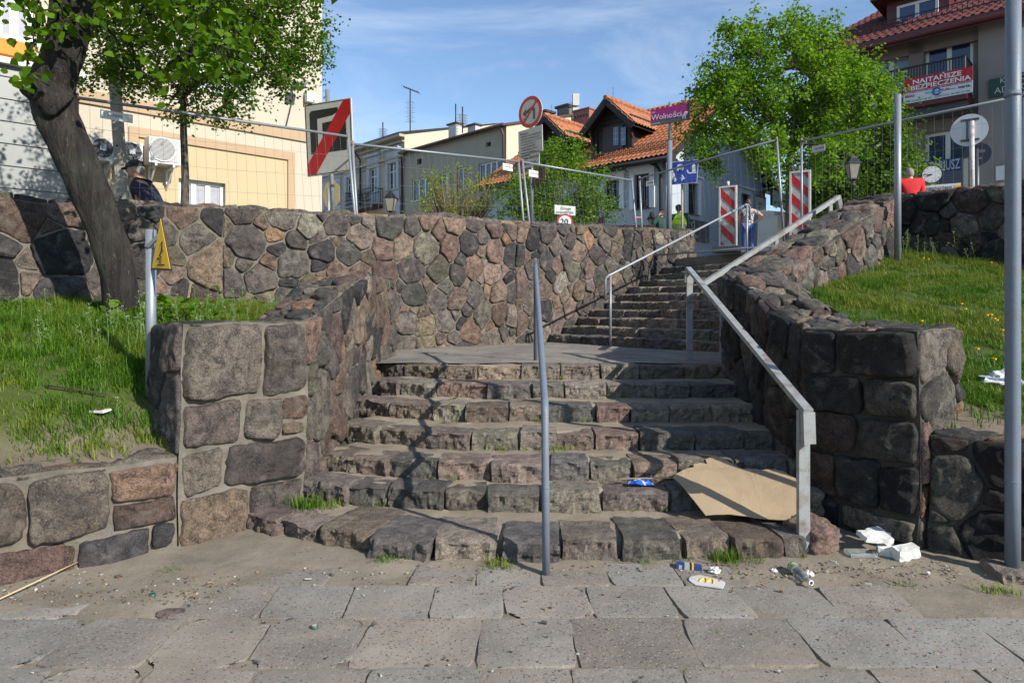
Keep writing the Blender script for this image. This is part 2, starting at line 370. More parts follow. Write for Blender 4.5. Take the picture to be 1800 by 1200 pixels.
# ---------------------------------------------------------------- steps
def block(mb, O, ex, ey, w, dpt, h, seed, rnd, col):
    """one rough-hewn step stone: a subdivided, rounded and chipped block; O is its front lower left corner"""
    nx, ny, nz = max(6, int(w/.02)), 9, 9; ez = Vector((0, 0, 1)); vs = {}; out = []; mb.col = col
    r = .006; tw = rnd.uniform(-.02, .02); fr = rnd.uniform(-.03, .02)
    def pos(i, j, k):
        x, y, z = w*i/nx, dpt*j/ny, h*k/nz
        c = Vector((min(max(x, r), w-r), min(max(y, r), dpt-r), min(max(z, -1), h-r))); q = Vector((x, y, z)); dlt = q-c
        if dlt.length > 0: q = c+dlt.normalized()*r
        wp = O+ex*q.x+ey*q.y+ez*q.z
        d = .020*bump3(wp, 4, seed)-.030*abs(bump3(wp, 6, seed+2))+.018*bump3(wp, 15, seed+3)+.013*bump3(wp, 34, seed)
        q.y += d*1.3+fr*(.3 if k == nz else 1)+.10*(z/h-.5)*tw*5; q.z += (.012*bump3(wp, 3, seed+9)+.009*bump3(wp, 13, seed+2)-.03*max(0, (.12-y)/.12)**2*max(0, bump3(wp, 5, seed+4)+.25)) if k == nz else 0
        q.x += .016*bump3(wp, 7, seed+5)
        if k == nz and j == 0: q.z -= .004+.03*max(0, bump3(wp, 8, seed+1))
        return O+ex*q.x+ey*q.y+ez*q.z
    idx = {}
    def vid(i, j, k, f=0):
        if (i, j, k, f) not in idx: idx[(i, j, k, f)] = len(out); out.append(pos(i, j, k))
        return idx[(i, j, k, f)]
    fs = []
    for i in range(nx):
        for k in range(nz): fs.append((vid(i, 0, k), vid(i+1, 0, k), vid(i+1, 0, k+1), vid(i, 0, k+1)))
        for j in range(ny): fs.append((vid(i, j, nz, 1), vid(i+1, j, nz, 1), vid(i+1, j+1, nz, 1), vid(i, j+1, nz, 1)))
    for j in range(ny):
        for k in range(nz):
            fs.append((vid(0, j+1, k, 2), vid(0, j, k, 2), vid(0, j, k+1, 2), vid(0, j+1, k+1, 2)))
            fs.append((vid(nx, j, k, 3), vid(nx, j+1, k, 3), vid(nx, j+1, k+1, 3), vid(nx, j, k+1, 3)))
    mb.add(out, fs, 0, True); k0 = len(mb.sm)-len(fs)
    for q, f in enumerate(fs):
        if all(abs(c) < 1e9 for c in f) and (q % (ny+nz) < nz) and q < nx*(ny+nz): mb.sm[k0+q] = False
STEPPAL = [((.165, .150, .128), 5), ((.20, .178, .148), 5), ((.175, .145, .120), 4), ((.115, .110, .104), 4), ((.20, .158, .128), 2), ((.145, .108, .090), 2)]
def step_row(name, path, z0, z1, back, seed, parent, wmin=.3, wmax=.55, label=None, dep=.34, top2=None):
    """a row of stones along PATH (front edge, plan points), its earth-filled tread reaching BACK behind it"""
    rnd = random.Random(seed); mb = MB(); pts = [Vector((*p, 0)) for p in path]
    seg = [(pts[i+1]-pts[i]).length for i in range(len(pts)-1)]; tot = sum(seg)
    def along(t):
        for i, s in enumerate(seg):
            if t <= s or i == len(seg)-1: return pts[i].lerp(pts[i+1], t/s)
            t -= s
    t = 0; k = 0
    while t < tot-.08:
        w = rnd.uniform(wmin, wmax); w = min(w, tot-t)
        if tot-t-w < .15: w = tot-t
        a, b = along(t+.004), along(t+w-(.024 if 'bottom' in (label or '') else .010)*rnd.uniform(.4, 2.0)); ex = (b-a).normalized(); ey = Vector((-ex.y, ex.x, 0))
        h = z1-z0+.06; jit = rnd.uniform(-.014, .014); O = Vector((a.x, a.y, z0-.06))-ey*rnd.uniform(-.02, .04 if wmin > .29 and dep > .4 else .03); ex = (Matrix.Rotation(rnd.gauss(0, .035), 3, 'Z') @ ex); ey = Vector((-ex.y, ex.x, 0))
        block(mb, O, ex, ey, (b-a).length, dep*rnd.uniform(.75, 1.15), h+jit, seed*31+k, rnd, stone_col(rnd, STEPPAL)); t += w; k += 1
    # earth between and behind the stones
    n = max(8, int(tot/.07)); m = max(4, int(back/.06)); vs = []; mb.col = (.3, .3, .3)
    for j in range(-1, m+1):
        for i in range(n+1):
            p = along(tot*i/n); q = along(min(tot, tot*i/n+.02)); q0 = along(max(0, tot*i/n-.02)); ey = Vector((-(q-q0).y, (q-q0).x, 0)).normalized()
            y = .055 if j < 0 else .055+(back-.05)*j/m; pp = p+ey*y; zz = z0-.03 if j < 0 else z1-.012+.016*bump3(pp, 4, seed)+.006*bump3(pp, 16, seed)-.012*(1 if j == 0 else 0)
            if j >= m-1: zz += .01
            vs.append((pp.x, pp.y, zz))
    mb.add(vs, [((j)*(n+1)+i, (j)*(n+1)+i+1, (j+1)*(n+1)+i+1, (j+1)*(n+1)+i) for j in range(m+1) for i in range(n)], 1, True)
    o = mb.build(name, [M_STEP, M_SAND], parent)
    if label: o['label'] = label
    return o
def sand_mat(name, col=(.30, .25, .185), spots=True):
    m, nt, b = new_mat(name); v = coords(nt)
    n1 = noise_node(nt, v, 2.3, 7, .62); n2 = noise_node(nt, v, 70, 5, .75); n3 = noise_node(nt, v, 260, 2, .6)
    c = mix(nt, ramp(nt, n1, [(.35, 0), (.66, 1)]), tuple(x*.62 for x in col), col)
    c = mix(nt, ramp(nt, n2, [(.58, 0), (.72, .6)]), c, tuple(x*.35 for x in col)); c = mix(nt, ramp(nt, n3, [(.6, 0), (.7, .6)]), c, tuple(min(1, x*1.8) for x in col))
    nt.links.new(c, b.inputs['Base Color']); b.inputs['Roughness'].default_value = .95; b.inputs['Specular IOR Level'].default_value = .2
    p = bump(nt, b, n1, .5, .05); bump(nt, b, n2, .6, .008, p); return m
M_SAND = sand_mat('sandy_earth'); M_EARTH = sand_mat('street_dirt', (.275, .235, .18))
R1 = .137
LOW_D = [4.33, 4.96, 5.28, 5.76, 6.36, 6.98, 7.53]
def lower_path(k):
    d = LOW_D[k]; lx = [-1.86, -1.60, -1.60, -1.60, -1.60, -1.60, -1.60][k]; bend = [.42, .34, .42, .5, .5, .5, .5][k]
    pts = []; rx = 2.26+.035*k if k > 0 else 1.90
    for i in range(15):
        x = lx+(rx-lx)*i/14; t = max(0, (-.35-x)/1.25); t2 = max(0, (x-1.2)/1.0)
        pts.append((x, d+bend*t**1.8+(.05*t2 if k else .10*t2)))
    return pts
def staircases():
    root = empty('staircase', (0.3, 4.3, 0), 'lower flight of seven worn granite steps rising from the pavement to the landing', 'staircase')
    for k in range(7):
        nxt = (LOW_D[k+1]-LOW_D[k]) if k < 6 else .5
        wm = [(.30, .44), (.3, .5), (.3, .48), (.3, .5), (.3, .5), (.3, .55), (.3, .5)][k]
        o = step_row('step', lower_path(k), R1*k, R1*(k+1), nxt+.16, 100+k, root, *wm, dep=.46 if k == 0 else .30,
                     label='bottom step of large split granite blocks' if k == 0 else None)
    # landing
    mb = MB(); nx, ny = 90, 70; vs = []
    for j in range(ny+1):
        for i in range(nx+1):
            x = -1.75+(6.0)*i/nx; y = 7.8+(5.1)*j/ny
            # keep the far edge inside the back wall and the right edge inside the right wall
            ymax = 12.1+.93*x; ymin = 5.5+.93*x if x > 2.3 else 0
            yy = max(min(y, ymax), ymin); p = (x, yy, 0); vs.append((x, yy, .962+.012*bump3(p, 1.7, 4)+.006*bump3(p, 9, 4)))
    mb.add(vs, [(j*(nx+1)+i, j*(nx+1)+i+1, (j+1)*(nx+1)+i+1, (j+1)*(nx+1)+i) for j in range(ny) for i in range(nx)], 0, True)
    o = mb.build('landing', [M_SLAB_OLD]); tag(o, kind='structure')
    root2 = empty('staircase', (*P2(9.2, 7.5), .96), 'upper flight of dark worn stone steps climbing beside the high wall to the square', 'staircase')
    def upath(k, wl=8.74, wr=4.0):
        ul = 9.0+.4*k; ur = 8.87+.277*k; L = P2(ul, wl); Rr = P2(ur, wr); pts = []
        for i in range(13):
            t = i/12; x = L[0]+(Rr[0]-L[0])*t; y = L[1]+(Rr[1]-L[1])*t; b = .10*math.sin(t*math.pi)
            pts.append((x-b*.73, y-b*.68))
        return pts
    for k in range(10):
        o = step_row('step', upath(k), .96+.15*k, .96+.15*(k+1), .55, 200+k, root2, .38, .75, dep=.3)
    path = upath(10.2); mb = MB(); mb.col = (.2, .2, .2)
    a = Vector((*path[0], 2.40)); b = Vector((*path[-1], 2.40)); ex = (b-a).normalized(); ey = Vector((-ex.y, ex.x, 0)); L = (b-a).length
    x = 0
    while x < L:
        w = min(1.0, L-x); mb.prism([(x+.004, 0), (x+w-.004, 0), (x+w-.004, .55), (x+.004, .55)], 0, .27+random.Random(int(x*9)).uniform(-.006, .006), (a, ex, ey, Vector((0, 0, 1)))); x += w
    o = mb.build('kerb', mat('old_concrete', (.17, .16, .14), .95, bmp=.5, bscale=40, dirt=.7, dirtcol=(.06, .06, .05)), root2)
    o['label'] = 'tall concrete kerb along the top of the upper flight'
def old_slab_mat(name, col=(.25, .225, .19)):
    m, nt, b = new_mat(name); v = coords(nt)
    n1 = noise_node(nt, v, 1.6, 7, .62); n2 = noise_node(nt, v, 60, 5, .75)
    vo = nt.nodes.new('ShaderNodeTexVoronoi'); vo.feature = 'DISTANCE_TO_EDGE'; vo.inputs['Scale'].default_value = 3.2; nt.links.new(v, vo.inputs['Vector'])
    c = mix(nt, ramp(nt, n1, [(.35, 0), (.66, 1)]), tuple(x*.6 for x in col), tuple(x*1.05 for x in col))
    c = mix(nt, ramp(nt, vo.outputs[0], [(.0, .75), (.035, 0)]), c, (.10, .09, .075))
    c = mix(nt, ramp(nt, n2, [(.56, 0), (.72, .6)]), c, tuple(x*.4 for x in col))
    nt.links.new(c, b.inputs['Base Color']); b.inputs['Roughness'].default_value = .92; bump(nt, b, n2, .5, .008); return m
M_SLAB_OLD = old_slab_mat('landing_paving')

# ---------------------------------------------------------------- pavement, banks, plaza
def slab_mat():
    m, nt, b = new_mat('concrete_slab'); v = coords(nt)
    a = nt.nodes.new('ShaderNodeAttribute'); a.attribute_name = 'Col'; base = a.outputs['Color']
    n1 = noise_node(nt, v, 2.6, 7, .6, .3); n2 = noise_node(nt, v, 95, 4, .8)
    vo = nt.nodes.new('ShaderNodeTexVoronoi'); vo.inputs['Scale'].default_value = 95; vo.inputs['Randomness'].default_value = 1; nt.links.new(v, vo.inputs['Vector'])
    sep = nt.nodes.new('ShaderNodeSeparateColor'); nt.links.new(vo.outputs['Color'], sep.inputs[0])
    c = mix(nt, ramp(nt, n1, [(.33, 0), (.68, 1)]), mix(nt, 1.0, base, (.78, .77, .75), 'MULTIPLY'), mix(nt, 1.0, base, (1.12, 1.1, 1.06), 'MULTIPLY'))
    g = ramp(nt, sep.outputs[0], [(.0, .9), (.10, .9), (.16, 0.)]); e = ramp(nt, vo.outputs['Distance'], [(.35, 1), (.6, 0)])
    c = mix(nt, mix(nt, 1.0, g, e, 'MULTIPLY'), c, (.045, .045, .05))                     # dark aggregate grains
    g2 = ramp(nt, sep.outputs[1], [(.78, 0), (.9, .6)]); c = mix(nt, mix(nt, 1.0, g2, e, 'MULTIPLY'), c, (.42, .36, .30))
    g3 = ramp(nt, sep.outputs[2], [(.90, 0), (.95, .7)]); c = mix(nt, mix(nt, 1.0, g3, e, 'MULTIPLY'), c, (.22, .10, .08))
    c = mix(nt, ramp(nt, noise_node(nt, v, 1.1, 8, .68, .6), [(.50, 0), (.78, .8)]), c, (.25, .215, .165))   # blown sand
    st = noise_node(nt, v, 7, 2, .4); c = mix(nt, ramp(nt, st, [(.73, 0), (.76, .45)]), c, (.07, .065, .06))
    nt.links.new(c, b.inputs['Base Color']); b.inputs['Roughness'].default_value = .88; b.inputs['Specular IOR Level'].default_value = .3
    p = bump(nt, b, n2, .55, .006); bump(nt, b, n1, .4, .03, p); return m
def pave():
    M = slab_mat(); rnd = random.Random(7)
    mb = MB(); nx, ny = 170, 90; vs = []
    for j in range(ny+1):
        for i in range(nx+1):
            x = -6.5+13*i/nx; y = -1+7.2*j/ny; p = (x, y, 0)
            t = max(0, min(1, (y-3.95)/.35)); z = -.008+.004*bump3(p, 2.2, 1)+.005*bump3(p, 8, 2)+.018*t+(.012*bump3(p, 16, 3) if y > 3.5 else 0)
            if x < -1.3: z += .014*min(1, (-1.3-x)*2)*(1 if y > 3.6 else 0)
            vs.append((x, y, z))
    mb.add(vs, [(j*(nx+1)+i, j*(nx+1)+i+1, (j+1)*(nx+1)+i+1, (j+1)*(nx+1)+i) for j in range(ny) for i in range(nx)], 0, True)
    tag(mb.build('ground', [M_EARTH]), kind='structure')
    mb = MB(); rows = [1.2, 1.66, 2.13, 2.60, 3.03, 3.515, 3.925, 4.25]
    for r in range(len(rows)-1):
        y0, y1 = rows[r]+.004, rows[r+1]-.004; x = -4.6+rnd.uniform(0, .4)
        while x < 4.8:
            w = rnd.uniform(.38, .50) if r != 4 else rnd.uniform(.40, .62)
            x0, x1 = x+.004, x+w-.004; cx, cy = (x0+x1)/2, (y0+y1)/2; x += w
            if r == 6 and (cx < -1.75 or cx > 1.5 or rnd.random() < .12): continue
            if r == 5 and (cx < -1.9 and rnd.random() < .8): continue
            if r == 5 and cx > 2.35: continue
            if r == 4 and cx < -2.6 and rnd.random() < .5: continue
            g = rnd.uniform(.82, 1.12); warm = rnd.uniform(.98, 1.06); k = g*.25
            if rnd.random() < .06: k *= .72
            mb.col = (k*1.01*warm, k*.955, k*.855/warm)
            jt = [(rnd.gauss(0, .004), rnd.gauss(0, .004)) for _ in range(4)]; shear = rnd.gauss(0, .015)
            zt = rnd.gauss(0, .002); tx, ty = rnd.gauss(0, .006), rnd.gauss(0, .006); n = 12; sd = rnd.random()*50; vs = []; rc = rnd.uniform(.005, .03) if rnd.random() < .85 else .13
            for j in range(n+1):
                for i in range(n+1):
                    s, t = i/n, j/n; s = .5-.5*math.cos(s*math.pi) if True else s; t = .5-.5*math.cos(t*math.pi)
                    dx = x0+(x1-x0)*s; dy = y0+(y1-y0)*t
                    dx += (jt[0][0]*(1-s)*(1-t)+jt[1][0]*s*(1-t)+jt[2][0]*s*t+jt[3][0]*(1-s)*t)+shear*(t-.5)
                    dy += (jt[0][1]*(1-s)*(1-t)+jt[1][1]*s*(1-t)+jt[2][1]*s*t+jt[3][1]*(1-s)*t)
                    ax, ay = abs(s-.5)*2, abs(t-.5)*2       # rounded, worn corners
                    cc = max(0, ax+ay-1.72)*rc*1.6; dx -= math.copysign(cc, s-.5)*1; dy -= math.copysign(cc, t-.5)*1
                    dx += .006*bump3((dx, dy, sd), 14, 2)*(ax > .9); dy += .006*bump3((dx, dy, sd), 14, 5)*(ay > .9)
                    ed = max(ax, ay); z = .002+zt+tx*(dx-cx)+ty*(dy-cy)+.0035*bump3((dx, dy, 0), 6, 8)-(.006*max(0, bump3((dx, dy, sd), 11, 1)))*(ed > .97)
                    vs.append((dx, dy, z))
            mb.add(vs, [(j*(n+1)+i, j*(n+1)+i+1, (j+1)*(n+1)+i+1, (j+1)*(n+1)+i) for j in range(n) for i in range(n)], 0, True)
            rim = [i for i in range(n+1)]+[(j+1)*(n+1)-1 for j in range(1, n+1)]+[n*(n+1)+i for i in range(n-1, -1, -1)]+[j*(n+1) for j in range(n-1, 0, -1)]; m_ = len(rim)
            mb.add([vs[q] for q in rim]+[(vs[q][0], vs[q][1], vs[q][2]-.05) for q in rim], [(i, m_+i, m_+(i+1) % m_, (i+1) % m_) for i in range(m_)], 0, False)
    tag(mb.build('pavement', [M]), kind='structure')
def zleft(x, y):
    q = (x+2.2)*-.62+(y-4.52)*.78
    pts = [(-1, .5), (0, .6), (.36, .67), (.62, .92), (1.0, 1.12), (1.5, 1.28), (2.2, 1.42), (2.8, 1.49), (4.2, 1.6), (9, 1.9)]
    for (a, b), (c, d) in zip(pts, pts[1:]):
        if q <= c: return b+(d-b)*(q-a)/(c-a)
    return 1.9
def zright(x, y):
    z = .80+(y-4.7)*.29; q = (x-2.75)*.62+(y-4.5)*.78; z = min(z, .72+max(0, q)*.33+.4*max(0, q-1.0))
    return max(.70, min(z, 2.42))
def bank(name, poly, zf, res=.07, seed=3, qf=None):
    xs = [p[0] for p in poly]; ys = [p[1] for p in poly]
    def inside(x, y):
        c = False
        for i in range(len(poly)):
            (x1, y1), (x2, y2) = poly[i], poly[i-1]
            if (y1 > y) != (y2 > y) and x < (x2-x1)*(y-y1)/(y2-y1)+x1: c = not c
        return c
    nx = int((max(xs)-min(xs))/res); ny = int((max(ys)-min(ys))/res); mb = MB(); vs = []; ids = {}; fs = []
    for j in range(ny):
        for i in range(nx):
            x, y = min(xs)+res*(i+.5), min(ys)+res*(j+.5)
            if not inside(x, y): continue
            f = []
            for (a, b) in ((i, j), (i+1, j), (i+1, j+1), (i, j+1)):
                if (a, b) not in ids:
                    X, Y = min(xs)+res*a, min(ys)+res*b; ids[(a, b)] = len(vs); vs.append((X, Y, zf(X, Y)+.02*bump3((X, Y, 0), 2.5, seed)+.01*bump3((X, Y, 0), 9, seed)))
                f.append(ids[(a, b)])
            fs.append(tuple(f))
    mb.add(vs, fs, 0, True); mb.c = [((lambda t: (t, t, t))(max(0, min(1, qf(x, y)+.35*bump3((x, y, 0), 3, 7)))) ) for (x, y, z) in vs]; tag(mb.build(name, [M_SOIL]), kind='structure')
    return inside
M_SOIL = sand_mat('bank_soil', (.20, .16, .12))
def _turf():
    nt = M_SOIL.node_tree; b = nt.nodes['Principled BSDF']; l = b.inputs['Base Color'].links[0].from_socket; a = nt.nodes.new('ShaderNodeAttribute'); a.attribute_name = 'Col'
    v = coords(nt); g = mix(nt, noise_node(nt, v, 30, 4, .7), (.03, .045, .01), (.085, .11, .025)); nt.links.new(mix(nt, a.outputs['Fac'], l, g), b.inputs['Base Color'])
_turf()
POLY_L = [(-8.5, 1.2), (-4.6, 2.66), (-2.3, 4.58), (-2.55, 5.1), (-2.1, 5.75), (-1.75, 5.9), (-1.75, 10.2), (-2.3, 9.9), (-8.5, 4.2)]
POLY_R = [(2.85, 4.55), (4.62, 3.1), (9.5, 2.5), (9.5, 6.3), (5.65, 11.3), (5.3, 10.2), (2.75, 7.6), (2.75, 5.6), (3.05, 4.9)]
def zplaza(u): return 1.75+.1*(u-2.5) if u <= 11.6 else (2.66+.03*(u-11.6) if u < 30 else 3.21+.004*(u-30))
def plaza():
    mb = MB(); us = [-60, -30, -12, -6, -3, 0, 3, 6, 9, 11.9, 13, 14, 16, 18, 22, 30, 60, 140, 400]; ws = [9.0, 10, 12, 16, 24, 60, 160, 500]; vs = []
    for w in ws:
        for u in us: vs.append((*P2(u, w), zplaza(u)))
    n = len(us); mb.add(vs, [(j*n+i, j*n+i+1, (j+1)*n+i+1, (j+1)*n+i) for j in range(len(ws)-1) for i in range(n-1)])
    us2 = [11.75, 12.4, 13.4, 14, 16, 18, 22, 30, 60, 140, 400]; ws2 = [-260, -60, -20, -8, -3, 0, 2.5, 4.1, 6, 7.5, 9.0]; vs = []
    for w in ws2:
        for i, u in enumerate(us2):
            if i == 0: u = 11.95 if w <= 4.1 else 11.95+(w-4.1)*.30
            if i == 1: u = max(u, 12.1) if w <= 4.1 else 12.1+(w-4.1)*.30
            vs.append((*P2(u, w), zplaza(max(u, 12))))
    n = len(us2); mb.add(vs, [(j*n+i, j*n+i+1, (j+1)*n+i+1, (j+1)*n+i) for j in range(len(ws2)-1) for i in range(n-1)])
    tag(mb.build('square', [mat('square_paving', (.25, .235, .21), .9, var=.25, vscale=.7, bmp=.4, bscale=30)]), kind='structure')
    mb = MB(); mb.quad((-900, -900, -.12), (900, -900, -.12), (900, 1500, -.12), (-900, 1500, -.12))
    tag(mb.build('street', [mat('asphalt', (.07, .07, .07), .9, var=.2, bmp=.4, bscale=80)]), kind='structure')
back_wall(); left_cheek(); right_cheek(); low_walls(); staircases(); pave()
in_left = bank('grass_bank', POLY_L, zleft, qf=lambda x, y: (((x+2.2)*-.62+(y-4.52)*.78)-.30)*3); in_right = bank('grass_bank', POLY_R, zright, .09, 5, qf=lambda x, y: (((x-2.75)*.62+(y-4.5)*.78)-.55)*3); plaza()
# ---------------------------------------------------------------- materials for made things
M_GALV = mat('galvanised_steel', (.24, .265, .285), .45, .35, var=.18, vscale=22, bmp=.15, bscale=120, dirt=.25, dirtcol=(.25, .25, .25), dscale=14)
M_PAINTG = mat('grey_painted_steel', (.135, .165, .205), .5, .0, var=.14, vscale=9, bmp=.2, bscale=90, dirt=.35, dirtcol=(.16, .12, .09), dscale=12)
M_PALE = mat('pale_chipped_paint', (.27, .28, .275), .5, .0, var=.08, vscale=9, bmp=.25, bscale=70, dirt=.85, dirtcol=(.13, .07, .045), dscale=7)
M_WHITE = mat('white_plastic', (.62, .62, .60), .4, var=.03); M_WHITEP = mat('white_sign_sheet', (.66, .66, .63), .45, var=.05, dirt=.15, dscale=6)
M_DIM = mat('weathered_white_sheet', (.50, .50, .46), .5, var=.06, dirt=.3, dirtcol=(.25, .24, .2), dscale=5)
M_BLACK = mat('black_sheet', (.018, .018, .018), .45); M_RED = mat('red_sheet', (.50, .015, .02), .4, var=.06); M_YEL = mat('yellow_sheet', (.80, .46, .02), .4, var=.05, dirt=.15, dscale=14)
M_BLUE = mat('blue_sheet', (.02, .05, .30), .4); M_PURP = mat('purple_sheet', (.20, .015, .13), .35, var=.05); M_DGREY = mat('dark_grey_sheet', (.06, .06, .07), .45)
M_IRON = mat('black_iron', (.02, .021, .022), .5, .3); M_RUST = mat('rust', (.22, .08, .03), .9, var=.3, vscale=30)
M_BROWN = mat('dark_brown_metal', (.06, .03, .025), .5); M_WOODD = mat('dark_stained_wood', (.022, .014, .011), .6, var=.3, vscale=14, bmp=.3, bscale=30)
M_OLDC = mat('pole_concrete', (.30, .28, .25), .9, bmp=.4, bscale=50, dirt=.5, dirtcol=(.13, .12, .1))
def glass_mat():
    m, nt, b = new_mat('window_glass'); b.inputs['Base Color'].default_value = (.035, .045, .06, 1); b.inputs['Roughness'].default_value = .05
    b.inputs['Specular IOR Level'].default_value = .9; bump(nt, b, noise_node(nt, coords(nt), 1.3, 2), .10, .05); return m
M_GLASS = glass_mat()
M_CURT = mat('net_curtain', (.34, .35, .38), .8, var=.2, vscale=9)
FONT = bpy.data.curves.new('f', 'FONT').font
def text(body, O, ex, ez, size, m, parent, align='LEFT', name='lettering', sx=1.0, fit=None, local=False, bold=0, space=1.0):
    """raised lettering: baseline start (or centre) at O, running along EX, upright along EZ"""
    c = bpy.data.curves.new(name, 'FONT'); c.body = body; c.size = size; c.align_x = align; c.extrude = .0012; c.offset = bold; c.space_line = space; c.resolution_u = 3
    t = bpy.data.objects.new('t', c); COL.objects.link(t); bpy.context.view_layer.update()
    me = bpy.data.meshes.new_from_object(t.evaluated_get(bpy.context.evaluated_depsgraph_get())); bpy.data.objects.remove(t); me.materials.clear(); me.materials.append(m)
    if fit and len(me.vertices):
        xs = [v.co.x for v in me.vertices]; sx = fit/max(1e-3, max(xs)-min(xs))
    o = bpy.data.objects.new(name, me); COL.objects.link(o)
    ex = Vector(ex).normalized(); ez = Vector(ez).normalized(); n = ex.cross(ez)
    o.matrix_basis = Matrix.Translation(O) @ Matrix((ex*sx, ez, n)).transposed().to_4x4()
    if parent is not None: set_parent(o, parent, local)
    return o
class Frame:
    """a vertical plane: origin, direction along it (left to right as seen), outward normal"""
    def __init__(s, O, e):
        s.O = Vector((O[0], O[1], 0)); s.e = Vector((e[0], e[1], 0)).normalized(); s.n = Vector((s.e.y, -s.e.x, 0)); s.z = Vector((0, 0, 1))
    def pt(s, a, z, h=0): return s.O+s.e*a+s.z*z+s.n*h
    def px(s, x, y):
        a = (x-900)/1200; Y = s.n.dot(s.O)/(s.n.x*a+s.n.y); p = Vector((a*Y, Y, 0)); return (p-s.O).dot(s.e), CAMZ+(540-y)/1200*Y
    def rect(s, x0, y0, x1, y1):
        a, b = s.px(x0, (y0+y1)/2)[0], s.px(x1, (y0+y1)/2)[0]; xm = (x0+x1)/2; return a, b, s.px(xm, y1)[1], s.px(xm, y0)[1]
    def quad(s, mb, a0, a1, z0, z1, h=0, mi=0): mb.quad(s.pt(a0, z0, h), s.pt(a1, z0, h), s.pt(a1, z1, h), s.pt(a0, z1, h), mi)
    def box(s, mb, a0, a1, z0, z1, h0, h1, mi=0):
        mb.prism([(a0, z0), (a1, z0), (a1, z1), (a0, z1)], h0, h1, (s.O, s.e, s.z, s.n), mi)
    def poly(s, mb, pts, h0, h1, mi=0): mb.prism(pts, h0, h1, (s.O, s.e, s.z, s.n), mi)
    def wall(s, mb, a0, a1, z0, z1, holes, rev=.16, mi=0, top=None):
        As = sorted({a0, a1, *[h[0] for h in holes], *[h[1] for h in holes]}); Zs = sorted({z0, z1, *[h[2] for h in holes], *[h[3] for h in holes]})
        As = [a for a in As if a0 <= a <= a1]; Zs = [z for z in Zs if z0 <= z <= z1]
        for i in range(len(As)-1):
            for j in range(len(Zs)-1):
                ca, cz = (As[i]+As[i+1])/2, (Zs[j]+Zs[j+1])/2
                if any(h[0] < ca < h[1] and h[2] < cz < h[3] for h in holes): continue
                s.quad(mb, As[i], As[i+1], Zs[j], Zs[j+1], 0, mi)
        for (b0, b1, c0, c1) in holes:
            for (p, q) in (((b0, c0), (b1, c0)), ((b1, c0), (b1, c1)), ((b1, c1), (b0, c1)), ((b0, c1), (b0, c0))):
                mb.quad(s.pt(*p, 0), s.pt(*p, -rev), s.pt(*q, -rev), s.pt(*q, 0), mi)
    def window(s, root, a0, a1, z0, z1, cols=2, rows=1, rev=.12, fr=.06, fm=None, gm=None, bars=0, name='window', sill=True, curtain=False, sillm=None):
        fm = fm or M_WHITE; mb = MB(); w = fr
        s.box(mb, a0, a1, z1-w, z1, -rev-.03, -rev+.03); s.box(mb, a0, a1, z0, z0+w, -rev-.03, -rev+.03)
        for i in range(cols+1):
            c = a0+w/2+(a1-a0-w)*i/cols; k = w/2 if i in (0, cols) else w*.7
            s.box(mb, c-k, c+k, z0+w, z1-w, -rev-.03, -rev+.031)
        for j in range(1, rows):
            c = z0+(z1-z0)*j/rows
            if rows == 2: c = z0+(z1-z0)*.66
            s.box(mb, a0+w, a1-w, c-w*.4, c+w*.4, -rev-.02, -rev+.027)
        if bars:
            for i in range(1, bars*cols):
                c = a0+(a1-a0)*i/(bars*cols)
                if i % bars: s.box(mb, c-.012, c+.012, z0+w, z1-w, -rev-.01, -rev+.018)
            for j in range(1, 3):
                c = z0+(z1-z0)*j/3; s.box(mb, a0+w, a1-w, c-.012, c+.012, -rev-.01, -rev+.016)
        f = mb.build(name, fm, root); mb = MB(); s.box(mb, a0+w*.5, a1-w*.5, z0+w*.5, z1-w*.5, -rev-.012, -rev-.004); mb.build('pane', gm or M_GLASS, f)
        if curtain: mb = MB(); s.quad(mb, a0+w, a1-w, z0+w, z1-w, -rev+.002); mb.build('curtain', M_CURT, f)
        if sill: mb = MB(); s.box(mb, a0-.06, a1+.06, z0-.05, z0-.005, -rev+.03, .07); mb.build('sill', sillm or fm, f)
        return f
def tiles(mb, A, B, C, D, tw=.22, th=.34, mi=0):
    """clay roof tiles over the quad A B (eave) C D (ridge): rolls across, overlapping courses up the slope"""
    A, B, C, D = map(Vector, (A, B, C, D)); L = (B-A).length; H = (D-A).length; nu = max(4, int(L/tw)*5); rows = max(2, int(H/th)); vs = []; ts = []
    for r in range(rows): ts += [(r/rows, 1), (r/rows+.12/rows, .95), ((r+.985)/rows, 0)]
    for (t, st) in ts:
        for i in range(nu+1):
            s = i/nu; e1 = (B-A)*(1-t)+(C-D)*t; e2 = (D-A)*(1-s)+(C-B)*s; n = e1.cross(e2).normalized()
            p = A*(1-s)*(1-t)+B*s*(1-t)+C*s*t+D*(1-s)*t; ph = (i % 5)/5*2*math.pi
            vs.append(p+n*(.032*math.sin(ph)+.035*st))
    mb.add(vs, [(j*(nu+1)+i, j*(nu+1)+i+1, (j+1)*(nu+1)+i+1, (j+1)*(nu+1)+i) for j in range(len(ts)-1) for i in range(nu)], mi, True)
def plaster(name, col, var=.07, stain=.25): return mat(name, col, .9, var=var, vscale=1.4, bmp=.25, bscale=45, dirt=stain, dirtcol=tuple(x*.6 for x in col), dscale=.8)
def tile_mat(name, col):
    m, nt, b = new_mat(name); v = coords(nt)
    c = mix(nt, ramp(nt, noise_node(nt, v, 7, 3, .7), [(.3, 0), (.7, 1)]), tuple(x*.6 for x in col), tuple(min(1, x*1.35) for x in col))
    c = mix(nt, ramp(nt, noise_node(nt, v, 1.1, 5), [(.55, 0), (.75, .5)]), c, tuple(x*.45 for x in col))
    nt.links.new(c, b.inputs['Base Color']); b.inputs['Roughness'].default_value = .7; return m
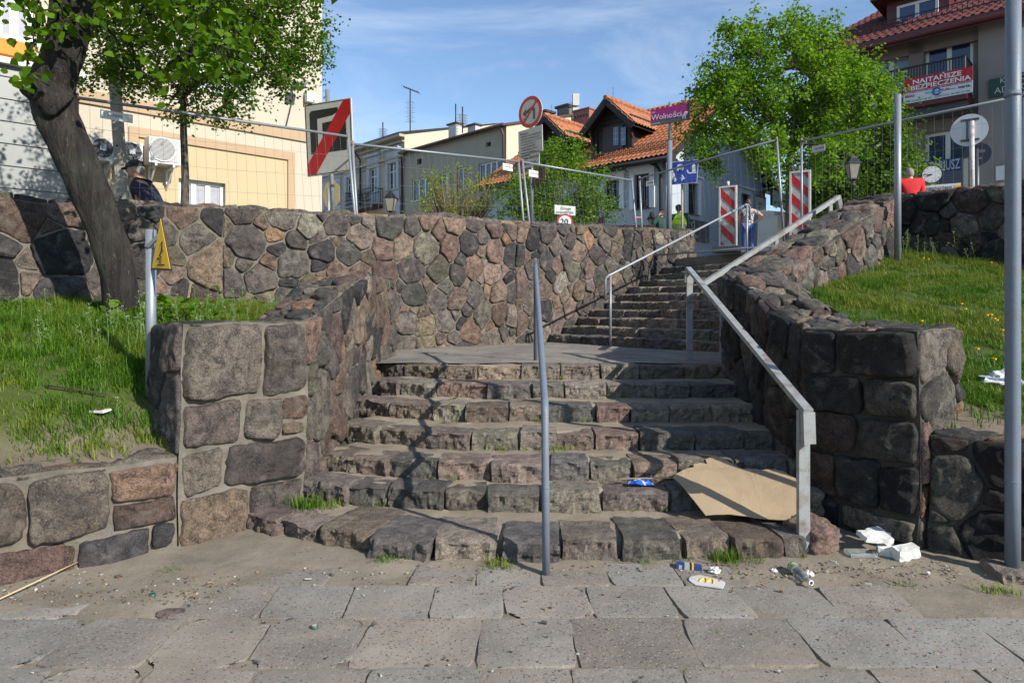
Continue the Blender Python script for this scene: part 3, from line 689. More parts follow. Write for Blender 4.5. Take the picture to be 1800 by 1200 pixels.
T_OR = tile_mat('orange_clay_tile', (.36, .125, .05)); T_RED = tile_mat('red_clay_tile', (.115, .024, .021))

# ---------------------------------------------------------------- yellow building
UX, UY = .733, .68; WX, WY = -.68, .733
def yellow_building():
    F = Frame((-4.4, 15.8), (UX, UY)); root = empty('apartment_building', F.pt(-10, 1.7), 'pale yellow apartment building with air conditioners at the left edge of the square', 'building')
    cream = plaster('cream_render', (.46, .415, .325), .04, .12); yel = plaster('yellow_render', (.46, .375, .225), .04, .1); tan = plaster('tan_band_render', (0.414, 0.296, 0.185), .04, .1)
    s1 = F.px(566, 300)[0]; s0 = -24
    wl = [F.rect(314, 318, 396, 366), F.rect(310, 85, 440, 160), (F.px(-40, 40)[0], F.px(60, 40)[0], F.px(30, 72)[1], F.px(30, -60)[1])]
    wl[0] = (wl[0][0], wl[0][1], wl[0][3]-.95, wl[0][3])
    mb = MB(); F.wall(mb, s0, s1, 1.2, 13.5, wl, .18)
    for (a, b) in ((s0, s1),):
        mb.quad(F.pt(s1, 1.2), F.pt(s1, 1.2, -9), F.pt(s1, 13.5, -9), F.pt(s1, 13.5)); mb.quad(F.pt(s0, 1.2, -9), F.pt(s0, 1.2), F.pt(s0, 13.5), F.pt(s0, 13.5, -9)); mb.quad(F.pt(s1, 1.2, -9), F.pt(s0, 1.2, -9), F.pt(s0, 13.5, -9), F.pt(s1, 13.5, -9)); mb.quad(F.pt(s0, 13.5), F.pt(s1, 13.5), F.pt(s1, 13.5, -9), F.pt(s0, 13.5, -9))
    mb.build('wall', cream, root)
    mb = MB(); z = F.px(533, 240)[1]; F.box(mb, s0, s1+.04, z-.12, z+.13, .002, .05)
    a = F.px(226, 240)[0]; b = F.px(517, 320)[0]; zt = F.px(512, 281)[1]
    F.box(mb, a, b, zt-.02, zt+.16, .002, .05); F.box(mb, a, a+.16, 1.2, zt-.022, .002, .05); F.box(mb, b-.16, b, 1.2, zt-.022, .002, .05)
    mb.build('band', tan, root)
    mb = MB(); h = wl[0]
    F.wall(mb, a+.163, b-.163, 1.21, zt-.022, [h], .05); o = mb.build('panel', yel, root); o.location = F.n*.006
    F.window(root, h[0], h[1], h[2], h[3], 3, fr=.07, rev=.14, curtain=True); h = wl[1]; F.window(root, *h, 3, fr=.08, curtain=True); h = wl[2]; F.window(root, *h, 3, fr=.1, curtain=True)
    mb = MB(); h = F.rect(-40, 72, 58, 96); F.box(mb, h[0], h[1], h[2]-.05, h[3]-.02, .01, .2); mb.build('awning_box', mat('orange_cloth', (.75, .22, .02), .7), root)
    mb = MB(); p = F.pt(*F.px(512, 158), .0); mb.box(p+F.n*.35, (.22, .3, .10), Matrix.Rotation(.7, 3, 'Z')); mb.tube([p, p+F.n*.3], .02); q = F.pt(*F.px(513, 175)); mb.tube([p+F.n*.05, q+F.n*.05, F.pt(*F.px(498, 238), .03)], .012, 5)
    mb.build('wall_lamp', M_DGREY, root)
    mb = MB(); p = F.pt(*F.px(543, 174), .12); mb.box(p, (.26, .12, .22), Matrix.Rotation(.74, 3, 'Z')); mb.build('junction_box', M_WHITE, root)
    # air conditioners
    def ac(x0, y0, x1, y1, old, lab):
        a0, a1, z0, z1 = Frame(F.pt(0, 0, .5)[:2], F.e).rect(x0, y0, x1, y1); r = empty('air_conditioner', F.pt((a0+a1)/2, z0, .35), lab, 'air conditioner', 'air conditioners on the yellow wall')
        mb = MB(); F.box(mb, a0, a1, z0, z1, .18, .50)
        mb.build('casing', mat('aged_white_metal', (.62, .62, .58), .5, dirt=.5, dirtcol=(.3, .29, .26), dscale=6) if old else M_WHITE, r)
        cx = a0+(a1-a0)*(.42 if not old else .48); cz = (z0+z1)/2+.02; rad = (z1-z0)*.42; mb = MB()
        if old:
            mb.prism([(cx+rad*math.cos(t*math.pi/14), cz+rad*math.sin(t*math.pi/14)) for t in range(28)], .502, .515, (F.O, F.e, F.z, F.n)); mb.build('fan_opening', M_BLACK, r)
            mb = MB(); 
            for k in range(3):
                t = k*2.1+.4; c, s = math.cos(t), math.sin(t); mb.prism([(cx+c*.05-s*.02, cz+s*.05+c*.02), (cx+c*rad*.9-s*.09, cz+s*rad*.9+c*.09), (cx+c*rad*.9+s*.05, cz+s*rad*.9-c*.05), (cx+c*.05+s*.03, cz+s*.05-c*.03)], .518, .524, (F.O, F.e, F.z, F.n))
            mb.build('fan', M_DGREY, r); mb = MB(); F.box(mb, cx-.05, cx+.05, cz-.05, cz+.05, .526, .56); mb.tube([F.pt(cx, cz-.05, .54), F.pt(cx+.05, cz-.14, .55), F.pt(cx+.1, cz-.1, .55), F.pt(cx+.2, cz-.18, .53)], .008, 5); mb.build('motor', M_GALV, r)
        else:
            mb.prism([(cx+rad*math.cos(t*math.pi/14), cz+rad*math.sin(t*math.pi/14)) for t in range(28)], .502, .508, (F.O, F.e, F.z, F.n)); mb.build('fan', mat('grey_fan', (.28, .28, .28), .6), r)
            mb = MB()
            for k in range(-9, 10):
                hh = k*rad/9; hw = rad*1.05; mb.bar(F.pt(cx-hw, cz+hh, .52), F.pt(min(a1-.05, cx+hw*1.6), cz+hh, .52), .008, .008)
            n = 18; mb.tube([F.pt(cx+rad*1.1*math.cos(t*2*math.pi/n), cz+rad*1.1*math.sin(t*2*math.pi/n), .515) for t in range(n+1)], .012, 6); mb.build('grille', M_WHITE, r)
        mb = MB()
        for c in (a0+(a1-a0)*.22, a0+(a1-a0)*.78): F.box(mb, c-.02, c+.02, z0-.05, z0-.002, .0, .5); F.box(mb, c-.02, c+.02, z0-(.2 if old else .42), z0-.05, .0, .04); mb.bar(F.pt(c, z0-(.18 if old else .4), .04), F.pt(c, z0-.04, .44), .03, .03)
        mb.build('bracket', M_WHITE, r)
    ac(156, 243, 206, 282, True, 'old air conditioner with bare black fan, left of the concrete pole'); ac(213, 250, 251, 288, True, 'old air conditioner with bare black fan, right of the concrete pole'); ac(262, 243, 318, 288, False, 'newer white air conditioner with slatted grille beside the thin tree')
    # metal clad kiosk
    G = Frame(F.pt(F.px(118, 300)[0]-8, 0, .9)[:2], F.e); L = 8.0; r = empty('kiosk', G.pt(4, 1.3), 'grey metal clad kiosk with horizontal grooves behind the leaning trunk', 'kiosk'); zt = G.px(100, 132)[1]; mb = MB()
    m = mat('grey_cladding', (.21, .222, .218), .45, .1, var=.05, dirt=.15, dscale=2); z = 1.0
    while z < zt-.02:
        zz = min(z+.36, zt); G.box(mb, 0, L, z+.02, zz, -.85, .0); G.box(mb, 0, L-.01, z, z+.02, -.84, -.03); z += .36
    mb.build('wall', m, r); mb = MB(); G.box(mb, -.1, L+.12, zt, zt+.10, -.86, .12); mb.build('roof', M_DIM, r)
yellow_building()

# ---------------------------------------------------------------- the two beige houses
def beige_houses():
    E = Vector((.695, -.72, 0)).normalized()
    F = Frame((-.33, 40), (.695, -.72)); grey = plaster('grey_beige_render', (0.340, 0.311, 0.244), .06, .3); crm = plaster('side_cream_render', (0.548, 0.474, 0.333), .05, .15)
    root = empty('town_house', F.pt(-5, 3), 'plain grey beige house with brown gutter and wide windows behind the bushes', 'building'); s0 = -10.25; zt = 12.25
    ws = [F.rect(724, 313, 757, 352), F.rect(774, 303, 793, 340), F.rect(803, 294, 822, 334), F.rect(841, 284, 882, 324), F.rect(866, 368, 884, 400), F.rect(735, 378, 762, 405)]
    vs = [F.rect(733, 279, 741, 289), F.rect(854, 250, 863, 258), F.rect(792, 262, 799, 267)]
    mb = MB(); F.wall(mb, s0, 0, 2, zt, ws+vs[:2], .2); mb.build('wall', grey, root)
    dep = 9.0; rise = 2.6; mb = MB(); a, b, c, d = F.pt(0, 2), F.pt(0, 2, -dep), F.pt(0, zt+rise, -dep), F.pt(0, zt); mb.quad(a, b, c, d); a, b, c, d = [p+F.e*s0 for p in (a, b, c, d)]; mb.quad(b, a, d, c); mb.build('gable_wall', crm, root)
    rf = MB(); rf.add([F.pt(s0-.1, zt+.03, .35), F.pt(.15, zt+.03, .35), F.pt(.15, zt+rise+.15, -dep-.1), F.pt(s0-.1, zt+rise+.15, -dep-.1), F.pt(s0-.1, zt-.1, .35), F.pt(.15, zt-.1, .35), F.pt(.15, zt+rise+.03, -dep-.1), F.pt(s0-.1, zt+rise+.03, -dep-.1)], [(0, 1, 2, 3), (7, 6, 5, 4), (0, 4, 5, 1), (1, 5, 6, 2), (2, 6, 7, 3), (3, 7, 4, 0)])
    roof = rf.build('roof', M_BROWN, root); mb = MB(); mb.tube([F.pt(s0-.1, zt-.02, .42), F.pt(.15, zt-.02, .42)], .09, 8); mb.build('gutter', M_BROWN, roof)
    mb = MB(); mb.tube([F.pt(-.12, 2, .12), F.pt(-.12, zt-.6, .12), F.pt(-.12, zt-.05, .4)], .07, 8); mb.build('downpipe', M_BROWN, root)
    for i, w in enumerate(ws): F.window(root, *w, cols=[3, 2, 2, 4, 1, 2][i], fr=.09, rev=.14, sillm=M_DIM)
    for v in vs[:2]: mb = MB(); F.quad(mb, *v, -.19); mb.build('vent', M_BLACK, root)
    for (x, y0, y1, dd) in ((800, 219, 236, 5), (834, 221, 240, 5.4)):
        a = F.px(x, 230)[0]; mb = MB(); p = at(x, y0+4, 44); mb.box(p+Vector((0, 0, -.6)), (.75, .5, 1.4), Matrix.Rotation(-.8, 3, 'Z')); mb.box(p+Vector((0, 0, .14)), (.95, .7, .10), Matrix.Rotation(-.8, 3, 'Z'), 1); mb.build('chimney', [M_DIM, M_BROWN], roof)
    for (x, y) in ((958, 205), (994, 195)):
        mb = MB(); p = at(x, y, 45); mb.box(p+Vector((0, 0, -.9)), (.85, .7, 2.2), Matrix.Rotation(-.8, 3, 'Z')); mb.box(p+Vector((0, 0, .22)), (1.1, .95, .14), Matrix.Rotation(-.8, 3, 'Z'), 1); mb.build('chimney', [plaster('chimney_render', (0.185, 0.178, 0.148)), M_BROWN], roof)
    # block behind, cream
    # ornate neighbour
    G = Frame(F.pt(s0-.02, 0)[:2], (.695, -.72)); r2 = empty('town_house', G.pt(-6, 3), 'ornate beige house with white framed windows and iron balcony beyond the large square sign', 'building')
    be = plaster('beige_render', (0.385, 0.340, 0.259), .06, .2); trim = plaster('blue_white_stucco', (0.407, 0.437, 0.474), .05, .15); zt = G.px(711, 237)[1]; L = 15.
    ws = [G.rect(683, 285, 698, 333), G.rect(650, 296, 664, 338), G.rect(610, 311, 620, 350), G.rect(588, 321, 596, 358), G.rect(572, 330, 578, 366), G.rect(687, 372, 700, 410)]
    mb = MB(); G.wall(mb, -L, 0, 2, zt, ws, .2); mb.quad(G.pt(0, 2), G.pt(0, 2, -9), G.pt(0, zt+2.4, -9), G.pt(0, zt)); mb.build('wall', be, r2)
    mb = MB(); mb.quad(G.pt(0.002, zt-1.6, -.01), G.pt(0.002, zt-1.6, -9), G.pt(0.002, zt+2.4, -9), G.pt(0.002, zt, -.01)); mb.build('gable_wall', crm, r2)
    mb = MB(); G.box(mb, -L, .1, zt-.18, zt, 0, .5); G.box(mb, -L, .05, zt-.5, zt-.42, .002, .22); G.box(mb, -L, .02, zt-1.5, zt-1.35, .002, .2); G.box(mb, -L, .0, zt-1.75, zt-1.68, .002, .1); mb.build('cornice', be, r2)
    mb = MB(); mb.quad(G.pt(-L, zt+.1, .55), G.pt(.1, zt+.1, .55), G.pt(.1, zt+2.5, -9), G.pt(-L, zt+2.5, -9)); mb.quad(G.pt(-L, zt, .55), G.pt(.1, zt, .55), G.pt(.1, zt+.1, .55), G.pt(-L, zt+.1, .55)); mb.build('roof', M_BROWN, r2)
    for w in ws:
        f = G.window(r2, *w, cols=2, rows=2, fr=.08, rev=.12, sillm=trim); mb = MB(); k = .30; a0, a1, z0, z1 = w
        G.box(mb, a0-k, a0-.002, z0-.05, z1+k, .002, .10); G.box(mb, a1+.002, a1+k, z0-.05, z1+k, .002, .10); G.box(mb, a0-.001, a1+.001, z1+.002, z1+k, .002, .09); G.box(mb, a0-k-.2, a1+k+.2, z1+.85, z1+.98, .002, .3); G.box(mb, a0-k, a1+k, z1+k+.002, z1+.84, .002, .05); G.box(mb, a0-k, a1+k, z0-.9, z0-.15, .002, .05)
        mb.build('surround', trim, f)
    a0, a1, z0, z1 = G.rect(627, 335, 673, 362); b = MB(); G.box(b, a0, a1, z0-.35, z0-.2, .002, 1.0); sl = b.build('balcony', M_BROWN, r2); b = MB(); n = 22
    for i in range(n+1):
        s = a0+(a1-a0)*i/n; b.bar(G.pt(s, z0-.2, 1.0), G.pt(s, z1-.1, 1.0), .03, .03)
        if i < n: b.tube([G.pt(s, z0, 1.0), G.pt(s+(a1-a0)/n, z0+.3, 1.0), G.pt(s, z0+.55, 1.0), G.pt(s+(a1-a0)/n, z0+.8, 1.0)], .02, 4)
    for zz in (z0-.15, z1-.1): b.bar(G.pt(a0, zz, 1.0), G.pt(a1, zz, 1.0), .05, .05); b.bar(G.pt(a0, zz, 0), G.pt(a0, zz, 1), .05, .05); b.bar(G.pt(a1, zz, 0), G.pt(a1, zz, 1), .05, .05)
    for i in range(5): s = i/5; b.bar(G.pt(a1, z0-.2, s), G.pt(a1, z1-.1, s), .03, .03)
    b.build('railing', M_IRON, sl)
    s = G.px(636, 300)[0]; mb = MB(); mb.tube([G.pt(s, 2, .14), G.pt(s, zt-.9, .14), G.pt(s-.2, zt-.3, .55)], .07, 8); mb.build('downpipe', M_IRON, r2)
    s = G.px(709.5, 300)[0]; mb = MB(); mb.tube([G.pt(s, 2, .14), G.pt(s, zt-1.6, .14)], .09, 8); mb.build('downpipe', M_BROWN, r2)
    # aerials on the roofs
    def aerial(x, ytop, ybot, d, kind, lab):
        p, q = at(x, ybot+8, d), at(x, ytop, d); mb = MB(); mb.tube([p, q], .045, 6)
        if kind == 'yagi':
            mb.bar(q+Vector((-.5, 0, .15)), q+Vector((.65, 0, -.3)), .05, .05)
            for i in range(9): c = q+Vector((-.5+1.15*i/8, 0, .15-.45*i/8)); mb.bar(c-Vector((.04, .4, 0)), c+Vector((.04, .4, .0)), .02, .02)
        for i in range(14 if kind != 'rod' else 0):
            c = p.lerp(q, .25+.5*i/14); w = .22+.12*(i % 3 == 0); mb.bar(c-Vector((w, .1, 0)), c+Vector((w, .1, 0)), .02, .02)
        if kind == 'panel':
            for i in range(3): mb.box(q+Vector((.2, 0, -.35-.9*i)), (.42, .2, .75), None, 1)
        o = mb.build('aerial', [M_IRON, M_DIM]); tag(o, lab, 'aerial', 'aerials on the far roofs')
    aerial(721, 156, 226, 50, 'yagi', 'tall mast aerial with slanted boom on top of the ornate house'); aerial(801, 183, 215, 44, 'rod', 'bare thin rod aerial above the far chimneys'); aerial(813, 188, 226, 43, 'comb', 'short aerial with many cross rods beside the chimneys')
    aerial(673, 215, 246, 50, 'comb', 'lowest small aerial with round dish over the far left roof'); aerial(1007, 166, 208, 44, 'panel', 'white panel antenna on a thin mast left of the brick chimney')
beige_houses()

# ---------------------------------------------------------------- house with the orange roof
def orange_house():
    F = Frame((6.1, 27), (.733, -.68)); L = 10.0; ze = 7.75; blue = plaster('pale_blue_render', (0.385, 0.429, 0.459), .05, .2); root = empty('tiled_house', F.pt(-4, 2.9), 'pale blue house with bright orange tiled roof and two dark wooden dormers', 'building')
    G = Frame((6.1, 27), (.68, .733)); W = 9.6; zr = 10.9
    ws = [F.rect(1064, 317, 1089, 368), F.rect(1116, 306, 1142, 366)]; gws = [G.rect(1208, 322, 1226, 376), G.rect(1301, 341, 1318, 374), (5.2, 5.9, 7.2, 8.4)]
    mb = MB(); F.wall(mb, -L, 0, 2.2, ze, ws, .22); G.wall(mb, 0, W, 2.2, ze-.002, gws[:2], .2)
    mb.add([G.pt(0, ze), G.pt(W, ze), G.pt(W/2, zr)], [(0, 1, 2)]); a = F.pt(-L, 2.2); b = a+G.e*W
    mb.quad(b, a, a+V(0, 0, ze-2.2), b+V(0, 0, ze-2.2)); mb.quad(G.pt(W, 2.2), b, b+V(0, 0, ze-2.2), G.pt(W, ze)); mb.add([a+V(0, 0, ze-2.2), b+V(0, 0, ze-2.2), a+G.e*W/2+V(0, 0, zr-2.2)], [(0, 1, 2)]); mb.build('wall', blue, root)
    ov = .55; sl = (zr-ze)/(W/2); n = F.n
    def rp(s, t, dz=0): return F.pt(s, ze+sl*t+dz, -t)      # t metres behind the facade
    mb = MB(); tiles(mb, rp(-L-.4, -ov, .12), rp(.5, -ov, .12), rp(.5, W/2, .12), rp(-L-.4, W/2, .12))
    def rq(s, t, dz=0): return F.pt(s, ze+sl*(W-t)+dz, -t)
    tiles(mb, rq(.5, W+ov, .12), rq(-L-.4, W+ov, .12), rq(-L-.4, W/2, .12), rq(.5, W/2, .12))
    k = 40
    for i in range(k): p = rp(-L-.4+(L+.9)*i/k, W/2, .17); q = rp(-L-.4+(L+.9)*(i+1.1)/k, W/2, .19); mb.tube([p, q], [.11, .14], 8)
    roof = mb.build('roof', T_OR, root); mb = MB()
    mb.add([rp(-L-.35, -ov, -.02), rp(.45, -ov, -.02), rp(.45, W/2, -.02), rp(-L-.35, W/2, -.02), rq(.45, W+ov, -.02), rq(-L-.35, W+ov, -.02)], [(3, 2, 1, 0), (2, 3, 5, 4)])
    for f in (rp, rq):
        a, b = (f(.47, -ov, .1), f(.47, W/2, .1)) if f is rp else (f(.47, W+ov, .1), f(.47, W/2, .1)); mb.bar(a-V(0, 0, .14), b-V(0, 0, .14), .05, .26)
    mb.bar(rp(-L-.4, -ov, -.02), rp(.5, -ov, -.02), .06, .24); mb.box(F.pt(.25, ze-.45, .2), (.3, .5, .6), Matrix.Rotation(-.8, 3, 'Z')); mb.build('eaves_board', M_WOODD, roof)
    mb = MB(); mb.tube([rp(-L-.4, -ov-.06, .02), rp(.45, -ov-.06, .02)], .07, 8); s = F.px(1164, 300)[0]; mb.tube([rp(s-.4, -ov-.04, 0), rp(s-.1, -.3, -.35), F.pt(s, ze-.8, .12), F.pt(s, 2.3, .12)], .065, 8); mb.build('gutter', M_IRON, root)
    mb = MB()   # snow guard
    for i in range(60): s = -5.2+5.6*i/60; mb.bar(rp(s, .05, .14), rp(s, .03, .42), .015, .015)
    for dz in (.2, .3, .42): mb.bar(rp(-5.2, .05, dz), rp(.4, .05, dz), .02, .02)
    mb.build('snow_guard', M_IRON, roof)
    white = mat('white_trim', (.66, .68, .70), .7)
    for i, w in enumerate(ws+gws[:2]):
        f = (F if i < 2 else G); wn = f.window(root, *w, cols=2 if i < 3 else 1, fr=.09, rev=.16, fm=M_WOODD, bars=2 if i < 3 else 0, sillm=M_BROWN); a0, a1, z0, z1 = w; mb = MB(); k = .24
        f.box(mb, a0-k, a0-.002, z0-.02, z1+k, .002, .06); f.box(mb, a1+.002, a1+k, z0-.02, z1+k, .002, .06); f.box(mb, a0-.001, a1+.001, z1+.002, z1+k, .002, .055); f.box(mb, a0-k-.1, a1+k+.1, z1+k+.002, z1+k+.08, .002, .14); mb.build('surround', white, wn)
    # dormers
    def dormer(xp, yp, wid, lab):
        # gable front stands over the facade line at t = .55
        t0 = .75; zb = ze+sl*t0; A = Frame(F.pt(0, 0, -t0)[:2], F.e); s, zp = A.px(xp, yp); w = wid/2; ez_ = zp-w*.93; d = MB(); wz0 = zb+.05
        # cheeks and front
        A.box(d, s-w*.72, s+w*.72, zb-.1, ez_+.55, -3.2, 0); d.add([A.pt(s-w*.9, ez_+.12, .0), A.pt(s+w*.9, ez_+.12, 0), A.pt(s, zp-.12, 0)], [(0, 1, 2)])
        for q in range(9): zz = ez_+.1+q*.2; ww = max(0, (zp-.1-zz)/.93); A.box(d, s-ww*.98, s+ww*.98, zz, zz+.17, 0.0, .03)
        for sg in (-1, 1):
            a, b = A.pt(s+sg*(w+.12), ez_-.12, .55), A.pt(s, zp, .55); d.bar(a, b, .06, .30); d.bar(A.pt(s+sg*w*.8, ez_-.5, .04), A.pt(s+sg*w*.8, ez_+.3, .5), .12, .12)
            d.add([A.pt(s+sg*(w+.1), ez_-.14, .55), A.pt(s, zp-.06, .55), A.pt(s, zp-.06, -4.5), A.pt(s+sg*(w+.1), ez_-.14, -4.5)], [(0, 1, 2, 3)]); A.box(d, s+sg*w*.72-.1, s+sg*w*.72+.1, zb-.1, ez_+.1, -.05, .08)
        dm = d.build('dormer', M_WOODD, root); dm['label'] = lab
        r = MB()
        tiles(r, A.pt(s+w+.12, ez_-.02, .6), A.pt(s+w+.12, ez_-.02, -4.4), A.pt(s, zp+.1, -4.4), A.pt(s, zp+.1, .6)); tiles(r, A.pt(s-w-.12, ez_-.02, -4.4), A.pt(s-w-.12, ez_-.02, .6), A.pt(s, zp+.1, .6), A.pt(s, zp+.1, -4.4))
        for i in range(14): r.tube([A.pt(s, zp+.13, .62-i*.36), A.pt(s, zp+.15, .62-(i+1.1)*.36)], [.10, .13], 8)
        r.build('roof', T_OR, dm); wn = MB()
        A.box(wn, s-w*.42, s+w*.42, wz0, wz0+1.15, .01, .05); f = wn.build('window', mat('dark_window_wood', (.05, .03, .025), .5), dm)
    dormer(1078, 182, 2.5, 'nearer dormer with barred window'); dormer(970, 211, 2.5, 'farther dormer half behind the bush')
    # the dormer panes
    A = Frame(F.pt(0, 0, -.75)[:2], F.e)
    for x in (1084, 1097):
        a0, a1, z0, z1 = A.rect(x-4.5, 224, x+4.5, 256); mb = MB(); A.box(mb, a0, a1, z0, z1, .055, .065)
        for i in (1, 2): A.box(mb, a0, a1, z0+(z1-z0)*i/3-.01, z0+(z1-z0)*i/3+.01, .066, .075, 1)
        A.box(mb, (a0+a1)/2-.01, (a0+a1)/2+.01, z0, z1, .066, .076, 1); mb.build('dormer_pane', [mat('sky_glass', (.10, .16, .24), .08, spec=.9), M_DIM], root)
    # brick chimney
    m, nt, b = new_mat('brick'); v = coords(nt, (1, 1, 1)); br = nt.nodes.new('ShaderNodeTexBrick'); br.inputs['Scale'].default_value = 4.2; br.inputs['Color1'].default_value = (.30, .085, .055, 1); br.inputs['Color2'].default_value = (.23, .06, .045, 1); br.inputs['Mortar'].default_value = (.33, .25, .2, 1); br.inputs['Mortar Size'].default_value = .03
    mpp = nt.nodes.new('ShaderNodeMapping'); mpp.inputs['Rotation'].default_value = (R(90), 0, 0); nt.links.new(v, mpp.inputs[0]); nt.links.new(mpp.outputs[0], br.inputs['Vector']); nt.links.new(br.outputs['Color'], b.inputs['Base Color']); b.inputs['Roughness'].default_value = .9; MATS['brick'] = m
    mb = MB(); p = at(1028, 232, 34); Rz = Matrix.Rotation(-.75, 3, 'Z'); mb.box(p+V(0, 0, -.3), (1.0, .62, 2.6), Rz); mb.box(p+V(0, 0, 1.04), (1.08, .7, .08), Rz)
    for i in range(5): mb.box(p+Rz @ V(-.36+.18*i, -.30, .72), (.09, .06, .13), Rz, 1)
    mb.build('chimney', [m, M_BLACK], roof)
    # signs on the gable
    a0, a1, z0, z1 = G.rect(1206, 388, 1244, 424); r = empty('shop_sign', G.pt(a0, z0), 'black shop board with white ring emblem on the gable corner', 'sign'); mb = MB(); G.box(mb, a0, a1, z0, z1, .02, .08); mb.build('board', M_BLACK, r)
    text('ARDONY', G.pt(a0+.1, z0+.10, .09), G.e, V(0, 0, 1), .20, M_DIM, r, sx=1.05); mb = MB(); c = G.pt(a0+.4, z1-.25, .1)
    mb.tube([c+G.e*.11*math.cos(t*.52)+V(0, 0, .16*math.sin(t*.52)) for t in range(13)], .018, 5); mb.build('emblem', M_DIM, r)
    a0, a1, z0, z1 = G.rect(1328, 348, 1344, 374); r = empty('shop_sign', G.pt(a0, z0), 'small white and red sign on the gable beside the green board', 'sign'); mb = MB(); G.box(mb, a0, a1, z0, z1, .02, .08); G.box(mb, a0, a1, z1+.002, z1+.07, .02, .09, 1); mb.build('board', [M_WHITEP, M_RED], r)
    text('BAR', G.pt(a0+.1, z0+.32, .085), G.e, V(0, 0, 1), .24, M_RED, r); text('NEST', G.pt(a0+.1, z0+.1, .085), G.e, V(0, 0, 1), .22, M_DGREY, r)
    a0, a1, z0, z1 = G.rect(1336, 340, 1362, 366); mb = MB(); G.box(mb, a0, a1, z0, z1, .5, .62); G.box(mb, a0, a1, z1-.05, z1, .0, .498); tag(mb.build('shop_sign', mat('green_sheet', (.01, .06, .04), .5)), 'dark green projecting shop board at the end of the gable', 'sign')
    a0, a1, z0, z1 = G.rect(1338, 313, 1352, 330); mb = MB(); G.box(mb, a0, a1, z0, z1, .02, .1); tag(mb.build('shop_sign', M_BLUE), 'small blue board high at the end of the gable', 'sign')
    # low brick fence wall in front
    mb = MB(); p, q = at(1084, 402, 24), at(1150, 402, 22.2); mb.bar(p-V(0, 0, .45), q-V(0, 0, .45), .3, .95); mb.bar(p+V(0, 0, .05), q+V(0, 0, .05), .4, .12); tag(mb.build('brick_wall', MATS['brick']), 'low red brick wall in front of the pale blue house', 'brick wall', kind='thing')
    mb = MB(); p, q = at(1338, 375, 24), at(1372, 378, 22); mb.bar(p-V(0, 0, .7), q-V(0, 0, .7), .25, 1.4); mb.bar(p+V(0, 0, .05), q+V(0, 0, .05), .4, .1); tag(mb.build('garden_wall', M_DIM), 'pale rendered wall behind the thin tree trunk', 'wall', kind='thing')
    # wall lantern
    p = at(1146, 388, 24.4); r = empty('wall_lantern', p, 'small black lantern on the blue wall above the phoning worker', 'lantern'); mb = MB(); mb.prism([(-.07, -.2), (.07, -.2), (.12, .04), (-.12, .04)], -.08, .08, (p, F.e, V(0, 0, 1), F.n)); mb.build('glass', mat('lantern_glass', (.25, .24, .2), .2), r)
    mb = MB(); mb.prism([(-.16, .04), (.16, .04), (.06, .16), (.02, .3), (-.02, .3), (-.06, .16)], -.11, .11, (p, F.e, V(0, 0, 1), F.n)); mb.tube([p+V(0, 0, .25), p+V(.06, .2, .36), p+V(.1, .8, .3)], .015, 6); mb.build('cap', M_IRON, r)
orange_house()

